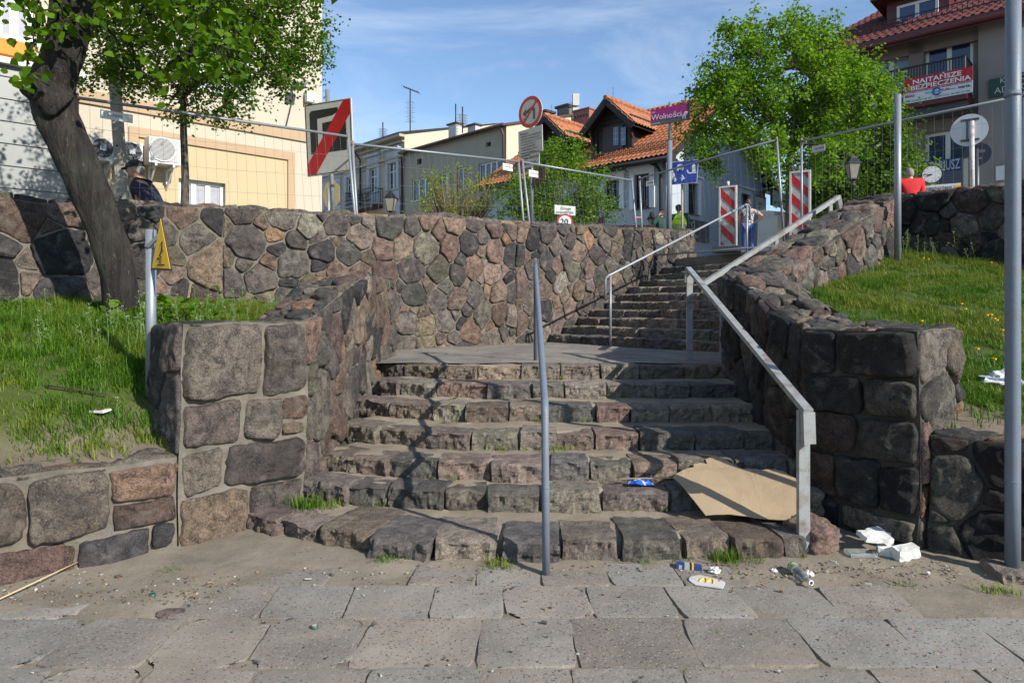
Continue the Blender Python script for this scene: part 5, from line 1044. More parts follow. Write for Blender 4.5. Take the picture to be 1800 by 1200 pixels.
def grass():
    GM = bpy.data.materials.new('grass_blades'); GM.use_nodes = True; nt = GM.node_tree; b = nt.nodes['Principled BSDF']; a = nt.nodes.new('ShaderNodeAttribute'); a.attribute_name = 'Col'
    sep = nt.nodes.new('ShaderNodeSeparateColor'); nt.links.new(a.outputs['Color'], sep.inputs[0]); v = coords(nt); p = noise_node(nt, v, 1.1, 4, .6)
    c = mix(nt, sep.outputs[0], (.035, .11, .008), (.13, .25, .016)); c = mix(nt, ramp(nt, p, [(.44, 0), (.60, .85)]), c, mix(nt, sep.outputs[0], (.14, .20, .02), (.28, .29, .04)))
    nt.links.new(c, b.inputs['Base Color']); b.inputs['Roughness'].default_value = .55; b.inputs['Specular IOR Level'].default_value = .3
    t = nt.nodes.new('ShaderNodeBsdfTranslucent'); nt.links.new(c, t.inputs[0]); mx = nt.nodes.new('ShaderNodeMixShader'); mx.inputs[0].default_value = .35; nt.links.new(b.outputs[0], mx.inputs[1]); nt.links.new(t.outputs[0], mx.inputs[2]); nt.links.new(mx.outputs[0], nt.nodes['Material Output'].inputs[0])
    def blades(P, h, w, rs, name='grass', m=GM):
        n = len(P); ang = rs.rand(n)*2*np.pi; lean = rs.rand(n)*.75+.08; dx, dy = np.cos(ang), np.sin(ang); sx, sy = -dy, dx; z = np.zeros(n)
        S = np.stack([sx, sy, z], 1); Dv = np.stack([dx, dy, z], 1); U = np.array([0, 0, 1.]); H = h[:, None]; W = (w*(.7+.6*rs.rand(n)))[:, None]; le = lean[:, None]
        v = np.stack([P-S*W, P+S*W, P+S*W*.7+U*H*.55+Dv*H*le*.35, P-S*W*.7+U*H*.55+Dv*H*le*.35, P+U*H*.92*(1-le*.25)+Dv*H*le+S*W*.08, P+U*H*.92*(1-le*.25)+Dv*H*le-S*W*.08], 1).reshape(-1, 3)
        base = (np.arange(n)*6)[:, None]; idx = np.concatenate([base+np.array([0, 1, 2, 3]), base+np.array([3, 2, 4, 5])], 1).reshape(-1)
        return np_mesh(name, v, 4, m, None, np.repeat(rs.beta(2, 2, n), 6), idx)
    def field(inside, zf, box, n, hfun, dens, rs, lab):
        P = []; H = []
        while len(P) < n:
            x, y = rs.uniform(box[0], box[1]), rs.uniform(box[2], box[3])
            if not inside(x, y): continue
            c = .5+.5*(noise.noise(Vector((x*1.6, y*1.6, 3)))+.9*noise.noise(Vector((x*6, y*6, 9))))*1.1
            if rs.rand() > dens(x, y)*max(.06, min(1.2, (c-.22)*2.6)): continue
            k = rs.randint(3, 8)
            for _ in range(k):
                X, Y = x+rs.normal()*.02, y+rs.normal()*.02; P.append((X, Y, zf(X, Y)-.015)); H.append(hfun(x, y)*(.4+1.0*rs.rand())*(.45+1.2*max(0, c)))
        o = blades(np.array(P), np.array(H), .0032, rs); tag(o, lab, 'grass', kind='stuff')
    rs = np.random.RandomState(3)
    def ql(x, y): return (x+2.2)*-.62+(y-4.52)*.78
    field(in_left, zleft, (-6.6, -1.7, 2.6, 8.6), 170000, lambda x, y: .075+.04*min(1, max(0, ql(x, y)-1)), lambda x, y: 1.0 if ql(x, y) > .45 else (.6 if ql(x, y) > .32 else (.05 if ql(x, y) > .15 else .02)), rs, 'bright spring grass on the left bank round the leaning tree')
    def qr(x, y): return (x-2.75)*.62+(y-4.5)*.78
    field(in_right, zright, (2.7, 9.3, 3.4, 11.2), 210000, lambda x, y: .075, lambda x, y: 1.0 if qr(x, y) > .75 else (.25 if qr(x, y) > .5 else .04), rs, 'bright spring grass on the right bank above the pier')
    # tall stalks with seed pods and tiny white flowers
    SM = mat('stalk_green', (.13, .20, .05), .7); FM = mat('tiny_flowers', (.40, .42, .33), .7)
    def stalks(spots, lab):
        mb = MB()
        for (x, y, z, h) in spots:
            r = random.Random(int(x*977+y*331)); b = Vector((x, y, z)); t = b+Vector((r.uniform(-.06, .06), r.uniform(-.05, .05), h)); mb.tube([b, b.lerp(t, .5)+Vector((.01, 0, 0)), t], [.003, .0022, .0012], 4, 0, False)
            for k in range(9):
                q = b.lerp(t, .45+.55*k/9); a = r.uniform(0, 6.3); e = q+Vector((math.cos(a)*.03, math.sin(a)*.03, .02)); mb.tube([q, e], [.0012, .001], 3, 0, False); mb.box(e, (.006, .003, .007), None, 0)
            for k in range(3): a = r.uniform(0, 6.3); mb.box(t+Vector((math.cos(a)*.008, math.sin(a)*.008, r.uniform(-.008, .008))), (.005, .005, .004), None, 1)
        tag(mb.build('weeds', [SM, FM]), lab, 'weeds', kind='stuff')
    rr = random.Random(8); sp = []
    for _ in range(110):
        x, y = rr.uniform(-3.7, -2.15), rr.uniform(5.3, 8.0)
        if in_left(x, y): sp.append((x, y, zleft(x, y), rr.uniform(.12, .34)))
    for _ in range(45):
        x, y = rr.uniform(-5.6, -2.7), rr.uniform(4.6, 6.9)
        if in_left(x, y): sp.append((x, y, zleft(x, y), rr.uniform(.12, .3)))
    stalks(sp, 'thin flowering weeds behind the left pier and by the tree'); sp = []
    for _ in range(330):
        x, y = rr.uniform(4.2, 8.0), rr.uniform(6.6, 10.3)
        if in_right(x, y) and y > 11.9-.75*x+2.2: sp.append((x, y, zright(x, y), rr.uniform(.2, .42)))
    stalks(sp, 'tall dry weeds along the shaded wall of the right bank')
    # dandelions
    def dandelion(i, p):
        r = empty('dandelion', p, 'yellow dandelion in the grass of the right bank', 'flower', 'dandelions on the right bank'); mb = MB(); h = .09; mb.tube([(0, 0, -.03), (.004, 0, h)], .0025, 5); mb.build('stem', SM, r, local=True)
        mb = MB(); rd = random.Random(i)
        for k in range(26): a = k*2.4; q = .022*math.sqrt((k+1)/26); c = Vector((0, 0, h+.008-.2*q)); e = c+Vector((math.cos(a)*q*1.2, math.sin(a)*q*1.2, .006)); s = Vector((-math.sin(a), math.cos(a), 0))*.004; mb.add([c-s, c+s, e+s, e-s], [(0, 1, 2, 3)])
        mb.prism([(math.cos(k*.7)*.016, math.sin(k*.7)*.016) for k in range(9)], h-.004, h+.004, None); mb.build('flower_head', M_YELF, r, local=True); return r
    M_YELF = mat('dandelion_yellow', (.85, .55, .02), .7); pr = None
    spots = [(1690, 543), (1697, 552), (1735, 563), (1748, 570), (1752, 572), (1742, 562), (1768, 575), (1762, 590), (1765, 600), (1718, 624), (1748, 642), (1620, 573), (1623, 460), (1632, 462), (1742, 468)]
    for i, (x, y) in enumerate(spots):
        best = None
        for k in range(400):       # march along the view line to the bank
            d = 4.6+k*.02; q = at(x, y, d)
            if zright(q.x, q.y) >= q.z-.05: best = q; break
        if best is None: continue
        best = Vector((best.x, best.y, zright(best.x, best.y)+.01))
        if pr is None: pr = dandelion(i, best)
        else:
            c = pr.copy(); COL.objects.link(c); c.location = best; c.rotation_euler = (0, 0, i)
            for ch in list(pr.children): q = ch.copy(); COL.objects.link(q); q.parent = c
    # tufts between the stones and slabs
    P = []; H = []; rr = random.Random(4)
    def tuft(x, y, z, n, r, h):
        for _ in range(n): P.append((x+rr.gauss(0, r), y+rr.gauss(0, r*.7), z-.01)); H.append(h*rr.uniform(.4, 1.3))
    for k in range(7):
        pth = lower_path(k)
        for _ in range(16 if k else 22):
            i = rr.randint(0, len(pth)-2); p = pth[i]; t = rr.random(); x = p[0]+(pth[i+1][0]-p[0])*t; y = p[1]-.02; tuft(x, y, R1*k+.004, rr.randint(4, 16), rr.uniform(.008, .03), rr.uniform(.018, .05))
    for (x, y, z, n, r, h) in ((-1.50, 5.0, .15, 260, .06, .09), (-1.35, 5.02, .15, 90, .05, .05), (1.33, 4.28, 0, 160, .045, .11), (-.10, 4.22, 0, 90, .04, .07), (-.05, 4.2, 0, 60, .05, .06), (-.78, 4.3, 0, 110, .05, .06), (.85, 4.28, 0, 60, .05, .05), (1.05, 4.27, 0, 60, .04, .05), (1.5, 4.26, 0, 60, .04, .06), (-2.05, 4.12, 0, 150, .07, .045), (-1.9, 4.25, 0, 60, .05, .035), (-2.0, 3.75, 0, 60, .05, .03), (-1.35, 4.45, 0, 40, .04, .035), (.62, 5.1, .15, 120, .03, .09), (-.1, 5.75, .42, 90, .08, .05), (.35, 5.72, .42, 110, .08, .06), (.3, 6.3, .55, 40, .04, .05), (2.75, 3.85, 0, 90, .05, .05), (2.3, 3.95, 0, 30, .04, .03), (-2.75, 4.55, .64, 120, .07, .08), (-2.35, 4.72, .66, 140, .07, .07), (-2.3, 4.6, .6, 120, .05, .06), (1.0, 3.35, 0, 20, .02, .02)): tuft(x, y, z, n, r, h)
    for _ in range(70):
        x = rr.uniform(-2.8, 2.9); y = rr.choice([2.60, 3.03, 3.515, 3.925, 4.2])+rr.gauss(0, .015); tuft(x, y, -.002, rr.randint(2, 8), .012, .014)
    rs = np.random.RandomState(9); o = blades(np.array(P), np.array(H), .0030, rs, 'weeds'); tag(o, 'small weed tufts in the joints of steps and paving', 'weeds', kind='stuff')
    # crumbs: gravel, cigarette ends, bud scales
    mb = MB()
    for _ in range(1500):
        r = rr.random()
        if r < .2: x, y = rr.uniform(1.2, 2.7), 4.25+rr.gauss(-.12, .12)
        elif r < .6: x, y = rr.uniform(-2.9, -1.6), rr.uniform(3.65, 4.35)
        elif r < .8: x, y = rr.uniform(-2.5, 2.9), 4.2+rr.gauss(-.05, .1)
        else: x, y = rr.uniform(-3, 3), rr.uniform(2.6, 4.2)
        s = rr.uniform(.002, .007)*(1.8 if rr.random() < .06 else 1); M0 = Matrix.Rotation(rr.uniform(0, 6), 3, 'Z') @ Matrix.Rotation(rr.uniform(-.6, .6), 3, 'X'); mb.box((x, y, .008+s*.4), (s*rr.uniform(1, 3), s*1.3, s*rr.uniform(.4, 1)), M0, rr.choice([0, 0, 1, 1, 2, 3, 3]))
    tag(mb.build('litter_crumbs', [mat('grit_dark', (.07, .06, .05), .9), mat('grit_tan', (.24, .17, .09), .9), mat('grit_white', (.42, .42, .38), .8), mat('grit_brown', (.16, .09, .05), .9)]), 'scattered grit, bud scales and cigarette ends on the pavement', 'debris', kind='stuff')
grass()
# ---------------------------------------------------------------- handrails and poles
def rails():
    # centre rail: one bent galvanised tube
    root = empty('handrail', (.2, 4.1, 0), 'grey tubular handrail up the middle of the lower steps', 'handrail'); p = [at(960, 1010, 4.085), at(959, 860, 4.085), at(958, 725, 4.085)]
    e = at(941, 462, 8.2); b = p[2]; pts = p[:2]+[b, b+(e-b)*.006+V(0, 0, .028), b+(e-b)*.02+V(0, 0, .040), b.lerp(e, .5)+V(0, 0, .02), b.lerp(e, .93)+V(0, 0, .004), e]
    mb = MB(); mb.tube(pts, .0235, 14); mb.tube([V(.205, 4.085, .52), V(.205, 4.085, .525)], .0248, 14); mb.build('tube', M_PAINTG, root)
    mb = MB(); q = at(942, 631, 8.3); mb.tube([V(.285, 8.28, .955), V(.285, 8.28, e.z+.01), V(.28, 8.2, e.z+.035), e+V(0, -.06, .015)], .0235, 12); mb.build('post', M_PAINTG, root)
    # right flat rail of the lower flight
    root = empty('handrail', (1.87, 4.4, 0), 'wide pale chipped handrail along the right edge of the lower steps', 'handrail'); a = V(1.88, 4.33, .935); b = V(2.16, 8.36, 2.075); mb = MB(); mb.bar(a, b, .060, .040); mb.bar(a+V(0, .01, -.0), a+V(.006, .01, -.20), .075, .046, (0, 1, 0)); mb.bar(b-V(0, .01, 0), b+V(.0, .06, -.16), .071, .044, (0, 1, 0)); mb.build('rail', M_PALE, root)
    for (x, y, z0, z1, lab) in ((1.885, 4.42, -.05, .935, None), (2.15, 8.27, .9, 2.03, None)): mb = MB(); mb.box((x, y, (z0+z1)/2), (.070, .045, z1-z0), None); mb.build('post', M_PALE, root)
    # right flat rail of the upper flight
    root = empty('handrail', (2.6, 9.2, .96), 'wide pale handrail climbing along the right wall of the upper steps', 'handrail'); a = at(1236, 499, 9.1); b = at(1474, 346, 10.75); mb = MB(); mb.bar(a, b, .065, .058); mb.bar(b+V(-.01, 0, .02), b+V(.09, .07, -.30), .074, .06, (1, 0, 0)); mb.build('rail', M_PALE, root)
    for t, L in ((.12, 1.1), (.5, 1.2), (.93, 1.2)): p = a.lerp(b, t); mb = MB(); mb.box(p-V(0, 0, L/2+.04), (.05, .05, L), None); mb.build('post', M_PALE, root)
    # left round rail of the upper flight
    root = empty('handrail', (1.55, 11, .96), 'thin round handrail beside the high wall on the upper steps', 'handrail'); a = V(1.62, 11.02, 2.14); b = V(4.45, 13.0, 3.55); mb = MB(); d = (b-a).normalized()
    mb.tube([V(1.50, 10.98, 1.72), V(1.50, 10.98, 2.02), V(1.515, 10.985, 2.075), V(1.56, 11.0, 2.115), a, a.lerp(b, .5), b, b+V(.05, .04, .012), b+V(.10, .07, -.03), b+V(.11, .08, -.28)], .021, 12); mb.build('tube', M_GALV, root)
    for (p, z0) in ((V(1.585, 11.0, 2.12), .93), (V(4.48, 13.02, 3.54), 2.42)): mb = MB(); mb.tube([V(p.x, p.y, z0), p], .021, 12); mb.build('post', M_GALV, root)
rails()
def poles():
    mb = MB(); p = at(1780, 1008, 4.085); mb.tube([p-V(0, 0, .0), p+V(0, 0, .55), p+V(.002, 0, 2.6), p+V(.004, 0, 3.7)], .041, 24); mb.tube([p+V(0, 0, .55), p+V(0, 0, .556)], .0425, 24); mb.tube([p+V(0, 0, 2.85), p+V(0, 0, 2.88)], .044, 24)
    tag(mb.build('sign_pole', M_PAINTG), 'thick grey steel pole on a concrete lump at the right edge', 'pole')
    rnd = random.Random(3); mb = MB(); block(mb, V(2.86, 3.99, -.03), V(1, -.12, 0).normalized(), V(.12, 1, 0).normalized(), .34, .22, .085, 77, rnd, (.24, .22, .19)); tag(mb.build('concrete_footing', M_STEP), 'rough concrete lump under the thick grey pole', 'footing')
    mb = MB(); a = at(1578, 461, 9.6); mb.tube([a-V(0, 0, .15), at(1578, 167, 9.6)], .044, 18); tag(mb.build('pole', M_GALV), 'bare galvanised post rising from the right bank beside the sloping wall', 'pole')
    # concrete pole behind the fence, left
    a, b = at(221, 420, 10.3), at(196, 60, 10.3); mb = MB(); mb.bar(a, b, .125, .12, (0, 1, 0)); d = (b-a)
    for t in (.2, .45, .7): p = a+d*t; mb.box(p-V(0, .062, 0), (.03, .01, .03), None, 1)
    tag(mb.build('concrete_pole', [M_OLDC, M_BLACK]), 'leaning square concrete pole in front of the air conditioners', 'pole')
    # yellow warning sign
    p = V(-2.655, 5.02, .85); root = empty('warning_sign', p, 'tall yellow triangle sign with black falling figure on a galvanised post by the left pier', 'sign'); mb = MB(); mb.tube([p, V(-2.655, 5.02, 2.17)], .037, 20); mb.build('post', M_GALV, root)
    F = Frame((-2.6, 4.965), (.80, -.60)); A, B, C = F.px(284, 376), F.px(303.5, 476), F.px(267, 474)
    def inset(k): c = ((A[0]+B[0]+C[0])/3, (A[1]+B[1]+C[1])/3-.02); return [(c[0]+(q[0]-c[0])*k, c[1]+(q[1]-c[1])*k) for q in (C, B, A)]
    mb = MB(); F.poly(mb, inset(1.0), 0, .006); mb.build('plate', M_BLACK, root); mb = MB(); F.poly(mb, inset(.88), .0062, .009); mb.build('face', M_YEL, root)
    cx, cy = (B[0]+C[0])/2, C[1]; mb = MB(); s = .001
    def ln(x0, y0, x1, y1, w=.006): mb.bar(F.pt(cx+x0, cy+y0, .0105), F.pt(cx+x1, cy+y1, .0105), w, .002, F.n)
    ln(-.052, .075, -.018, .075, .014); ln(-.020, .028, -.020, .075); ln(-.052, .028, .055, .028, .01); ln(.002, .035, .006, .082, .007); ln(.006, .082, -.020, .10, .012); ln(-.012, .098, .014, .135, .013); ln(.014, .135, .02, .17, .014); ln(.018, .16, .034, .115, .006); ln(.018, .155, .004, .178, .006); ln(.004, .178, .012, .19, .005)
    mb.prism([(cx+.021+.008*math.cos(t), cy+.186+.010*math.sin(t)) for t in [i*.7 for i in range(9)]], .0095, .0115, (F.O, F.e, F.z, F.n)); mb.build('pictogram', M_BLACK, root)
    mb = MB(); mb.tube([V(-2.655, 5.02, 2.03), V(-2.655, 5.02, 2.06)], .041, 16); mb.bar(V(-2.655, 4.98, 2.045), F.pt(*F.px(280, 414), 0), .012, .03); mb.build('clamp', M_GALV, root)
poles()
# ---------------------------------------------------------------- mobile fence panels
def fences():
    def panel(a, b, zb_a, zb_b, lab, tagpos=None, tagtxt=True, m=M_GALV, lean=None, tagm=None):
        a, b = Vector(a), Vector(b); e = Vector((b.x-a.x, b.y-a.y, 0)).normalized(); r = empty('fence_panel', V(a.x, a.y, zb_a), lab, 'fence panel', 'mobile wire fence panels along the top of the walls')
        mb = MB(); A0, B0 = V(a.x, a.y, zb_a), V(b.x, b.y, zb_b)
        if lean: A0 += Vector(lean[0]); B0 += Vector(lean[1])
        mb.tube([a+V(0, 0, .05), A0], .021, 10); mb.tube([b+V(0, 0, .05), B0], .021, 10); mb.tube([a, b], .019, 10); mb.tube([A0+V(0, 0, .04), B0+V(0, 0, .04)], .019, 10)
        for q in (a, b): mb.tube([q+V(0, 0, -.03), q+V(0, 0, .02)], .0225, 10, 1)
        mb.build('frame', [m, M_RUST], r); mb = MB(); L = (b-a).length; n = int(L/.125)
        rr = random.Random(int(a.x*10))
        for i in range(1, n): t = i/n; p, q = a.lerp(b, t), A0.lerp(B0, t)+V(0, 0, .04); w = e*rr.gauss(0, .012); mb.tube([p+V(0, 0, .03 if i % 3 == 0 else 0), p.lerp(q, .5)+w, q], .0014, 4, 0, False)
        for j in range(1, 7): t = j/7; mb.tube([a.lerp(A0, t), a.lerp(A0, t).lerp(b.lerp(B0, t), .5)+V(0, 0, rr.gauss(0, .012)), b.lerp(B0, t)], .0015, 4, 0, False)
        mb.build('wire_mesh', mat('wire_grey', (.16, .165, .17), .5), r)
        if tagpos:
            t0, dz, w, h = tagpos; n = Vector((e.y, -e.x, 0)); c = a.lerp(b, t0)-V(0, 0, dz)+n*.03; mb = MB(); mb.prism([(-w/2, -h/2), (w/2, -h/2), (w/2, h/2), (-w/2, h/2)], -.003, .003, (c, e, V(0, 0, 1), n)); f = mb.build('name_plate', tagm or M_WHITEP, r)
            text('verent', c-e*w*.30-V(0, 0, h*.12)+n*.0045, e, V(0, 0, 1), h*.62, M_DGREY, f)
        return r
    w = 9.30
    Fp = [(at(135, 172, 7.78), at(611, 240, 10.14)), (at(619, 253, 10.18), at(911, 284, 12.5)), (at(918, 285, 12.56), at(1110, 317, 14.75)), (at(1124, 314, 14.9), at(1365, 246, 12.15)), (at(1409, 248, 12.25), at(1800, 168, 9.55))]
    gz = lambda p: zplaza(.733*p.x+.68*p.y)
    a, b = Fp[0]; panel(a, b, gz(a), gz(b), 'fence panel before the yellow building, seen right of the leaning trunk', (.115, .16, .34, .10), lean=((0, 0, 0), (.18, .05, 0)), tagm=M_WHITE)
    a, b = Fp[1]; panel(a, b, gz(a), gz(b), 'fence panel between the large square sign and the round prohibition sign', (.915, .13, .24, .12), lean=((.12, .05, 0), (.16, .05, 0)))
    a, b = Fp[2]; panel(a, b, gz(a), gz(b), 'fence panel in front of the dense green bush', (.08, .19, .24, .12), lean=((.22, .0, 0), (.16, .0, 0)))
    a, b = Fp[3]; panel(a, b, gz(a), 2.66, 'fence panel across the head of the steps by the blue sign', (.10, .17, .22, .11), lean=((.08, 0, 0), (.14, 0, 0)))
    a, b = Fp[4]; panel(a, b, 2.5, 2.5, 'fence panel in front of the dark mauve building', (.10, .20, .24, .11), lean=((0, 0, 0), (0, 0, 0)), tagm=M_DIM)
    mb = MB(); a = at(1109, 318, 14.75); b = at(1117, 382, 14.8); c = at(1124, 384, 14.9); mb.tube([b-V(.08, 0, 0), b, c+V(.05, 0, .02)], .012, 6); mb.tube([b, b-V(.02, 0, .12)], .006, 5); tag(mb.build('tie_band', mat('pink_tape', (.6, .25, .22), .6)), 'pale pink band tying two fence posts together', 'tie')
fences()
# ---------------------------------------------------------------- traffic and street signs
def signs():
    up = V(0, 0, 1)
    # large end-of-zone sign
    F = Frame(at(535, 0, 10.9)[:2], (.89, -.45)); tl, tr, br, bl_ = F.px(535, 185), F.px(617, 172), F.px(622, 300), F.px(541, 311); r = empty('zone_sign', at(583, 380, 10.75), 'large square white sign with black D shape crossed by a red diagonal', 'sign')
    q = [bl_, br, tr, tl]; 
    def L(u, v): # bilinear place on the plate, v upward
        x = (bl_[0]*(1-u)+br[0]*u)*(1-v)+(tl[0]*(1-u)+tr[0]*u)*v; y = (bl_[1]*(1-u)+br[1]*u)*(1-v)+(tl[1]*(1-u)+tr[1]*u)*v; return (x, y)
    def pl(mb, pts, h0, h1, mi=0): F.poly(mb, [L(*p) for p in pts], h0, h1, mi)
    mb = MB(); pl(mb, [(0, 0), (1, 0), (1, 1), (0, 1)], -.02, .004); mb.build('plate', M_DIM, r); mb = MB()
    for p in ([(.015, .01), (.985, .01), (.985, .02), (.015, .02)], [(.015, .98), (.985, .98), (.985, .99), (.015, .99)], [(.015, .02), (.03, .02), (.03, .98), (.015, .98)], [(.97, .02), (.985, .02), (.985, .98), (.97, .98)]): pl(mb, p, .0045, .006)
    pl(mb, [(.11, .30), (.27, .30), (.27, .78), (.60, .80), (.72, .84), (.72, .90), (.15, .90), (.11, .87)], .0045, .0065); pl(mb, [(.38, .30), (.88, .30), (.88, .72), (.80, .735), (.38, .71)], .0045, .0067); mb.build('symbol', M_BLACK, r)
    mb = MB(); pl(mb, [(.02, .02), (.20, .02), (.985, .80), (.985, .985), (.85, .985), (.02, .16)], .007, .010); mb.build('diagonal', mat('sign_red', (.40, .012, .015), .45), r)
    mb = MB(); a = at(578, 420, 10.95); b = at(575, 158, 10.95); mb.tube([at(588, 420, 10.95), at(575, 158, 10.95)], .036, 14); mb.tube([at(579, 420, 10.8), at(577, 330, 10.8)], .022, 10); mb.build('post', M_GALV, r)
    # round prohibition sign with plates
    F = Frame(at(935, 0, 13.3)[:2], (.72, -.69)); c0 = F.px(932, 197); r = empty('prohibition_sign', at(936, 400, 13.4), 'round no left turn sign above two text plates on a grey post', 'sign')
    def disc(mb, c, rad, h0, h1, mi=0, n=36, ky=1): F.poly(mb, [(c[0]+rad*math.cos(i*2*math.pi/n), c[1]+ky*rad*math.sin(i*2*math.pi/n)) for i in range(n)], h0, h1, mi)
    mb = MB(); disc(mb, c0, .31, -.012, .0); disc(mb, c0, .305, .0005, .004, 1); disc(mb, c0, .235, .0045, .006); mb.build('plate', [M_DIM, M_RED], r)
    mb = MB(); X, Z = c0; W = .035
    F.poly(mb, [(X+.08, Z-.16), (X+.135, Z-.16), (X+.135, Z+.03), (X+.10, Z+.085), (X+.03, Z+.095), (X-.10, Z+.03), (X-.10, Z+.08), (X-.20, Z-.01), (X-.10, Z-.09), (X-.10, Z-.035), (X+.04, Z+.03), (X+.08, Z+.0)], .0065, .008); F.poly(mb, [(X-.17, Z-.15), (X-.11, Z-.17), (X-.11, Z-.10), (X-.17, Z-.10)], .0065, .0075); mb.build('symbol', M_DGREY, r)
    mb = MB(); F.poly(mb, [(X-.20, Z-.20), (X-.165, Z-.225), (X+.20, Z+.19), (X+.165, Z+.22)], .0085, .010); mb.build('diagonal', M_RED, r)
    def plate(cs, lines, size, lab, m=M_DIM, dx=.05, dz=.09):
        pts = [F.px(*c) for c in cs]; mb = MB(); F.poly(mb, pts, -.01, .002); f = mb.build('text_plate', m, r); f['label'] = lab; x0, zt = pts[3][0], pts[3][1]; s = (pts[2][1]-pts[3][1])/(pts[2][0]-pts[3][0]); e = (F.e+up*s).normalized()
        for i, l in enumerate(lines): text(l, F.pt(x0+dx, zt-dz-i*size*1.18, .004), e, up, size, M_DGREY, f)
    plate([(912, 277), (954, 265), (953, 219), (911, 232)], ['Nie dotyczy', '- dojazdu w celu zaopatrzenia', '  placówek handlowych przy', '  ul. Królewiecka 9, 11, 12, 14,', '  17, 20, 22, 24, 26 i 31', '- w godz. 05.00-10.00', '  i 19.00-10.00 do 20 min.', '- wyjazdu do zakładów', '  komunalnych'], .046, 'upper plate with nine lines of text', dz=.085)
    plate([(917, 298), (948, 289), (948, 264), (917, 274)], ['Nie dotyczy', ' ulicy oraz', ' rowerowej'], .085, 'lower plate with three lines', dz=.10)
    mb = MB(); F.poly(mb, [F.px(928, 333), F.px(953, 314), F.px(953, 292), F.px(928, 302)], -.09, -.075); mb.build('side_plate', M_BROWN, r)
    mb = MB(); mb.tube([at(935, 420, 13.42), at(934, 180, 13.42)], .032, 12); mb.build('post', M_GALV, r)
    # 20 sign
    F = Frame(at(992, 0, 16.6)[:2], (1, .05)); r = empty('speed_sign', at(992, 430, 16.6), 'white private road plate above a round red ringed 20 sign behind the wall', 'sign'); mb = MB(); F.poly(mb, [F.px(975, 376), F.px(1011.5, 379), F.px(1011.5, 363), F.px(975, 360)], -.01, .0); f = mb.build('text_plate', M_WHITEP, r)
    x, z = F.px(978, 368); text('Droga', F.pt(x+.11, z-.005, .02), V(1, .05, -.06), up, .11, M_DGREY, f, fit=.24); text('wewnętrzna', F.pt(x-.01, z-.088, .02), V(1, .05, -.06), up, .095, M_DGREY, f, fit=.43); text('nie dotyczy mieszkańców', F.pt(x+.08, z-.115, .02), V(1, .05, -.06), up, .022, M_DGREY, f, fit=.28)
    c = F.px(993, 390); rd = .19; mb = MB()
    def disc2(c, rad, h0, h1, mi): F.poly(mb, [(c[0]+rad*math.cos(i*.2094), c[1]+rad*math.sin(i*.2094)) for i in range(30)], h0, h1, mi)
    disc2(c, rd, -.01, 0, 1); disc2(c, rd*.80, .001, .004, 0); f = mb.build('round_plate', [M_WHITEP, M_RED], r); text('20', F.pt(c[0]-.115, c[1]-.06, .02), F.e, up, .20, M_BLACK, f); mb = MB(); mb.tube([at(993, 440, 16.65), at(993, 362, 16.65)], .03, 10); mb.build('post', M_GALV, r)
    # small purple board
    F = Frame(at(1050, 0, 22)[:2], (1, -.15)); r = empty('street_name_sign', at(1063, 430, 22), 'small purple board low behind the wall beside the green bush', 'sign'); mb = MB(); F.poly(mb, [F.px(1037, 397), F.px(1064, 392), F.px(1064, 380), F.px(1037, 385)], -.01, .0); f = mb.build('board', M_PURP, r); x, z = F.px(1046, 391); text('Kościelna', F.pt(x, z, .004), V(1, 0, .12), up, .13, M_DIM, f); mb = MB(); mb.tube([at(1063, 440, 22.05), at(1063, 374, 22.05)], .04, 10); mb.build('post', M_DIM, r)
    # street name sign Wolności
    F = Frame(at(1180, 0, 15.6)[:2], (.88, -.47)); r = empty('street_name_sign', at(1176, 440, 15.7), 'purple and grey street name board reading Wolności on a two stage pole', 'sign'); bl2, br2, tr2, tl2 = F.px(1144, 222), F.px(1210, 211), F.px(1210, 181.5), F.px(1144, 195); mb = MB(); md = lambda a, b, t: (a[0]+(b[0]-a[0])*t, a[1]+(b[1]-a[1])*t)
    F.poly(mb, [md(bl2, tl2, .28), md(br2, tr2, .28), tr2, tl2], -.02, .02, 0); F.poly(mb, [bl2, br2, md(br2, tr2, .279), md(bl2, tl2, .279)], -.02, .02, 1); F.poly(mb, [(br2[0]+.002, br2[1]), (br2[0]+.03, br2[1]), (tr2[0]+.03, tr2[1]), (tr2[0]+.002, tr2[1])], -.03, .03, 2); b = mb.build('board', [mat('magenta_sheet', (.22, .01, .12), .4), M_DGREY, M_BLACK], r); s = (br2[1]-bl2[1])/(br2[0]-bl2[0]); e = (F.e+up*s).normalized(); pm = mat('pale_print', (.55, .5, .55), .5)
    p = md(bl2, tl2, .34); text('Wolności', F.pt(p[0]+.02, p[1], .022), e, up, .175, pm, b); p = md(bl2, tl2, .80); text('plac', F.pt(p[0]+.02, p[1], .022), e, up, .06, pm, b); p = md(bl2, tl2, .07); text('centrum', F.pt(p[0]+.02, p[1], .022), e, up, .06, pm, b)
    mb = MB(); c = F.px(1203, 204)
    for dx in (0, .03, .06): mb.tube([F.pt(c[0]-.03+dx, c[1]-.07, .024), F.pt(c[0]-.05+dx*1.1, c[1]+.0, .024), F.pt(c[0]+dx*1.2, c[1]+.05, .024), F.pt(c[0]+.03+dx, c[1]+.09, .024)], .006, 5)
    mb.build('emblem', pm, b); mb = MB(); mb.tube([at(1175.5, 440, 15.7), at(1177, 248, 15.7)], .062, 16); mb.build('post', M_PAINTG, r); mb = MB(); mb.tube([at(1177, 249, 15.7), at(1178, 180, 15.7)], .036, 14); mb.build('upper_post', M_GALV, r)
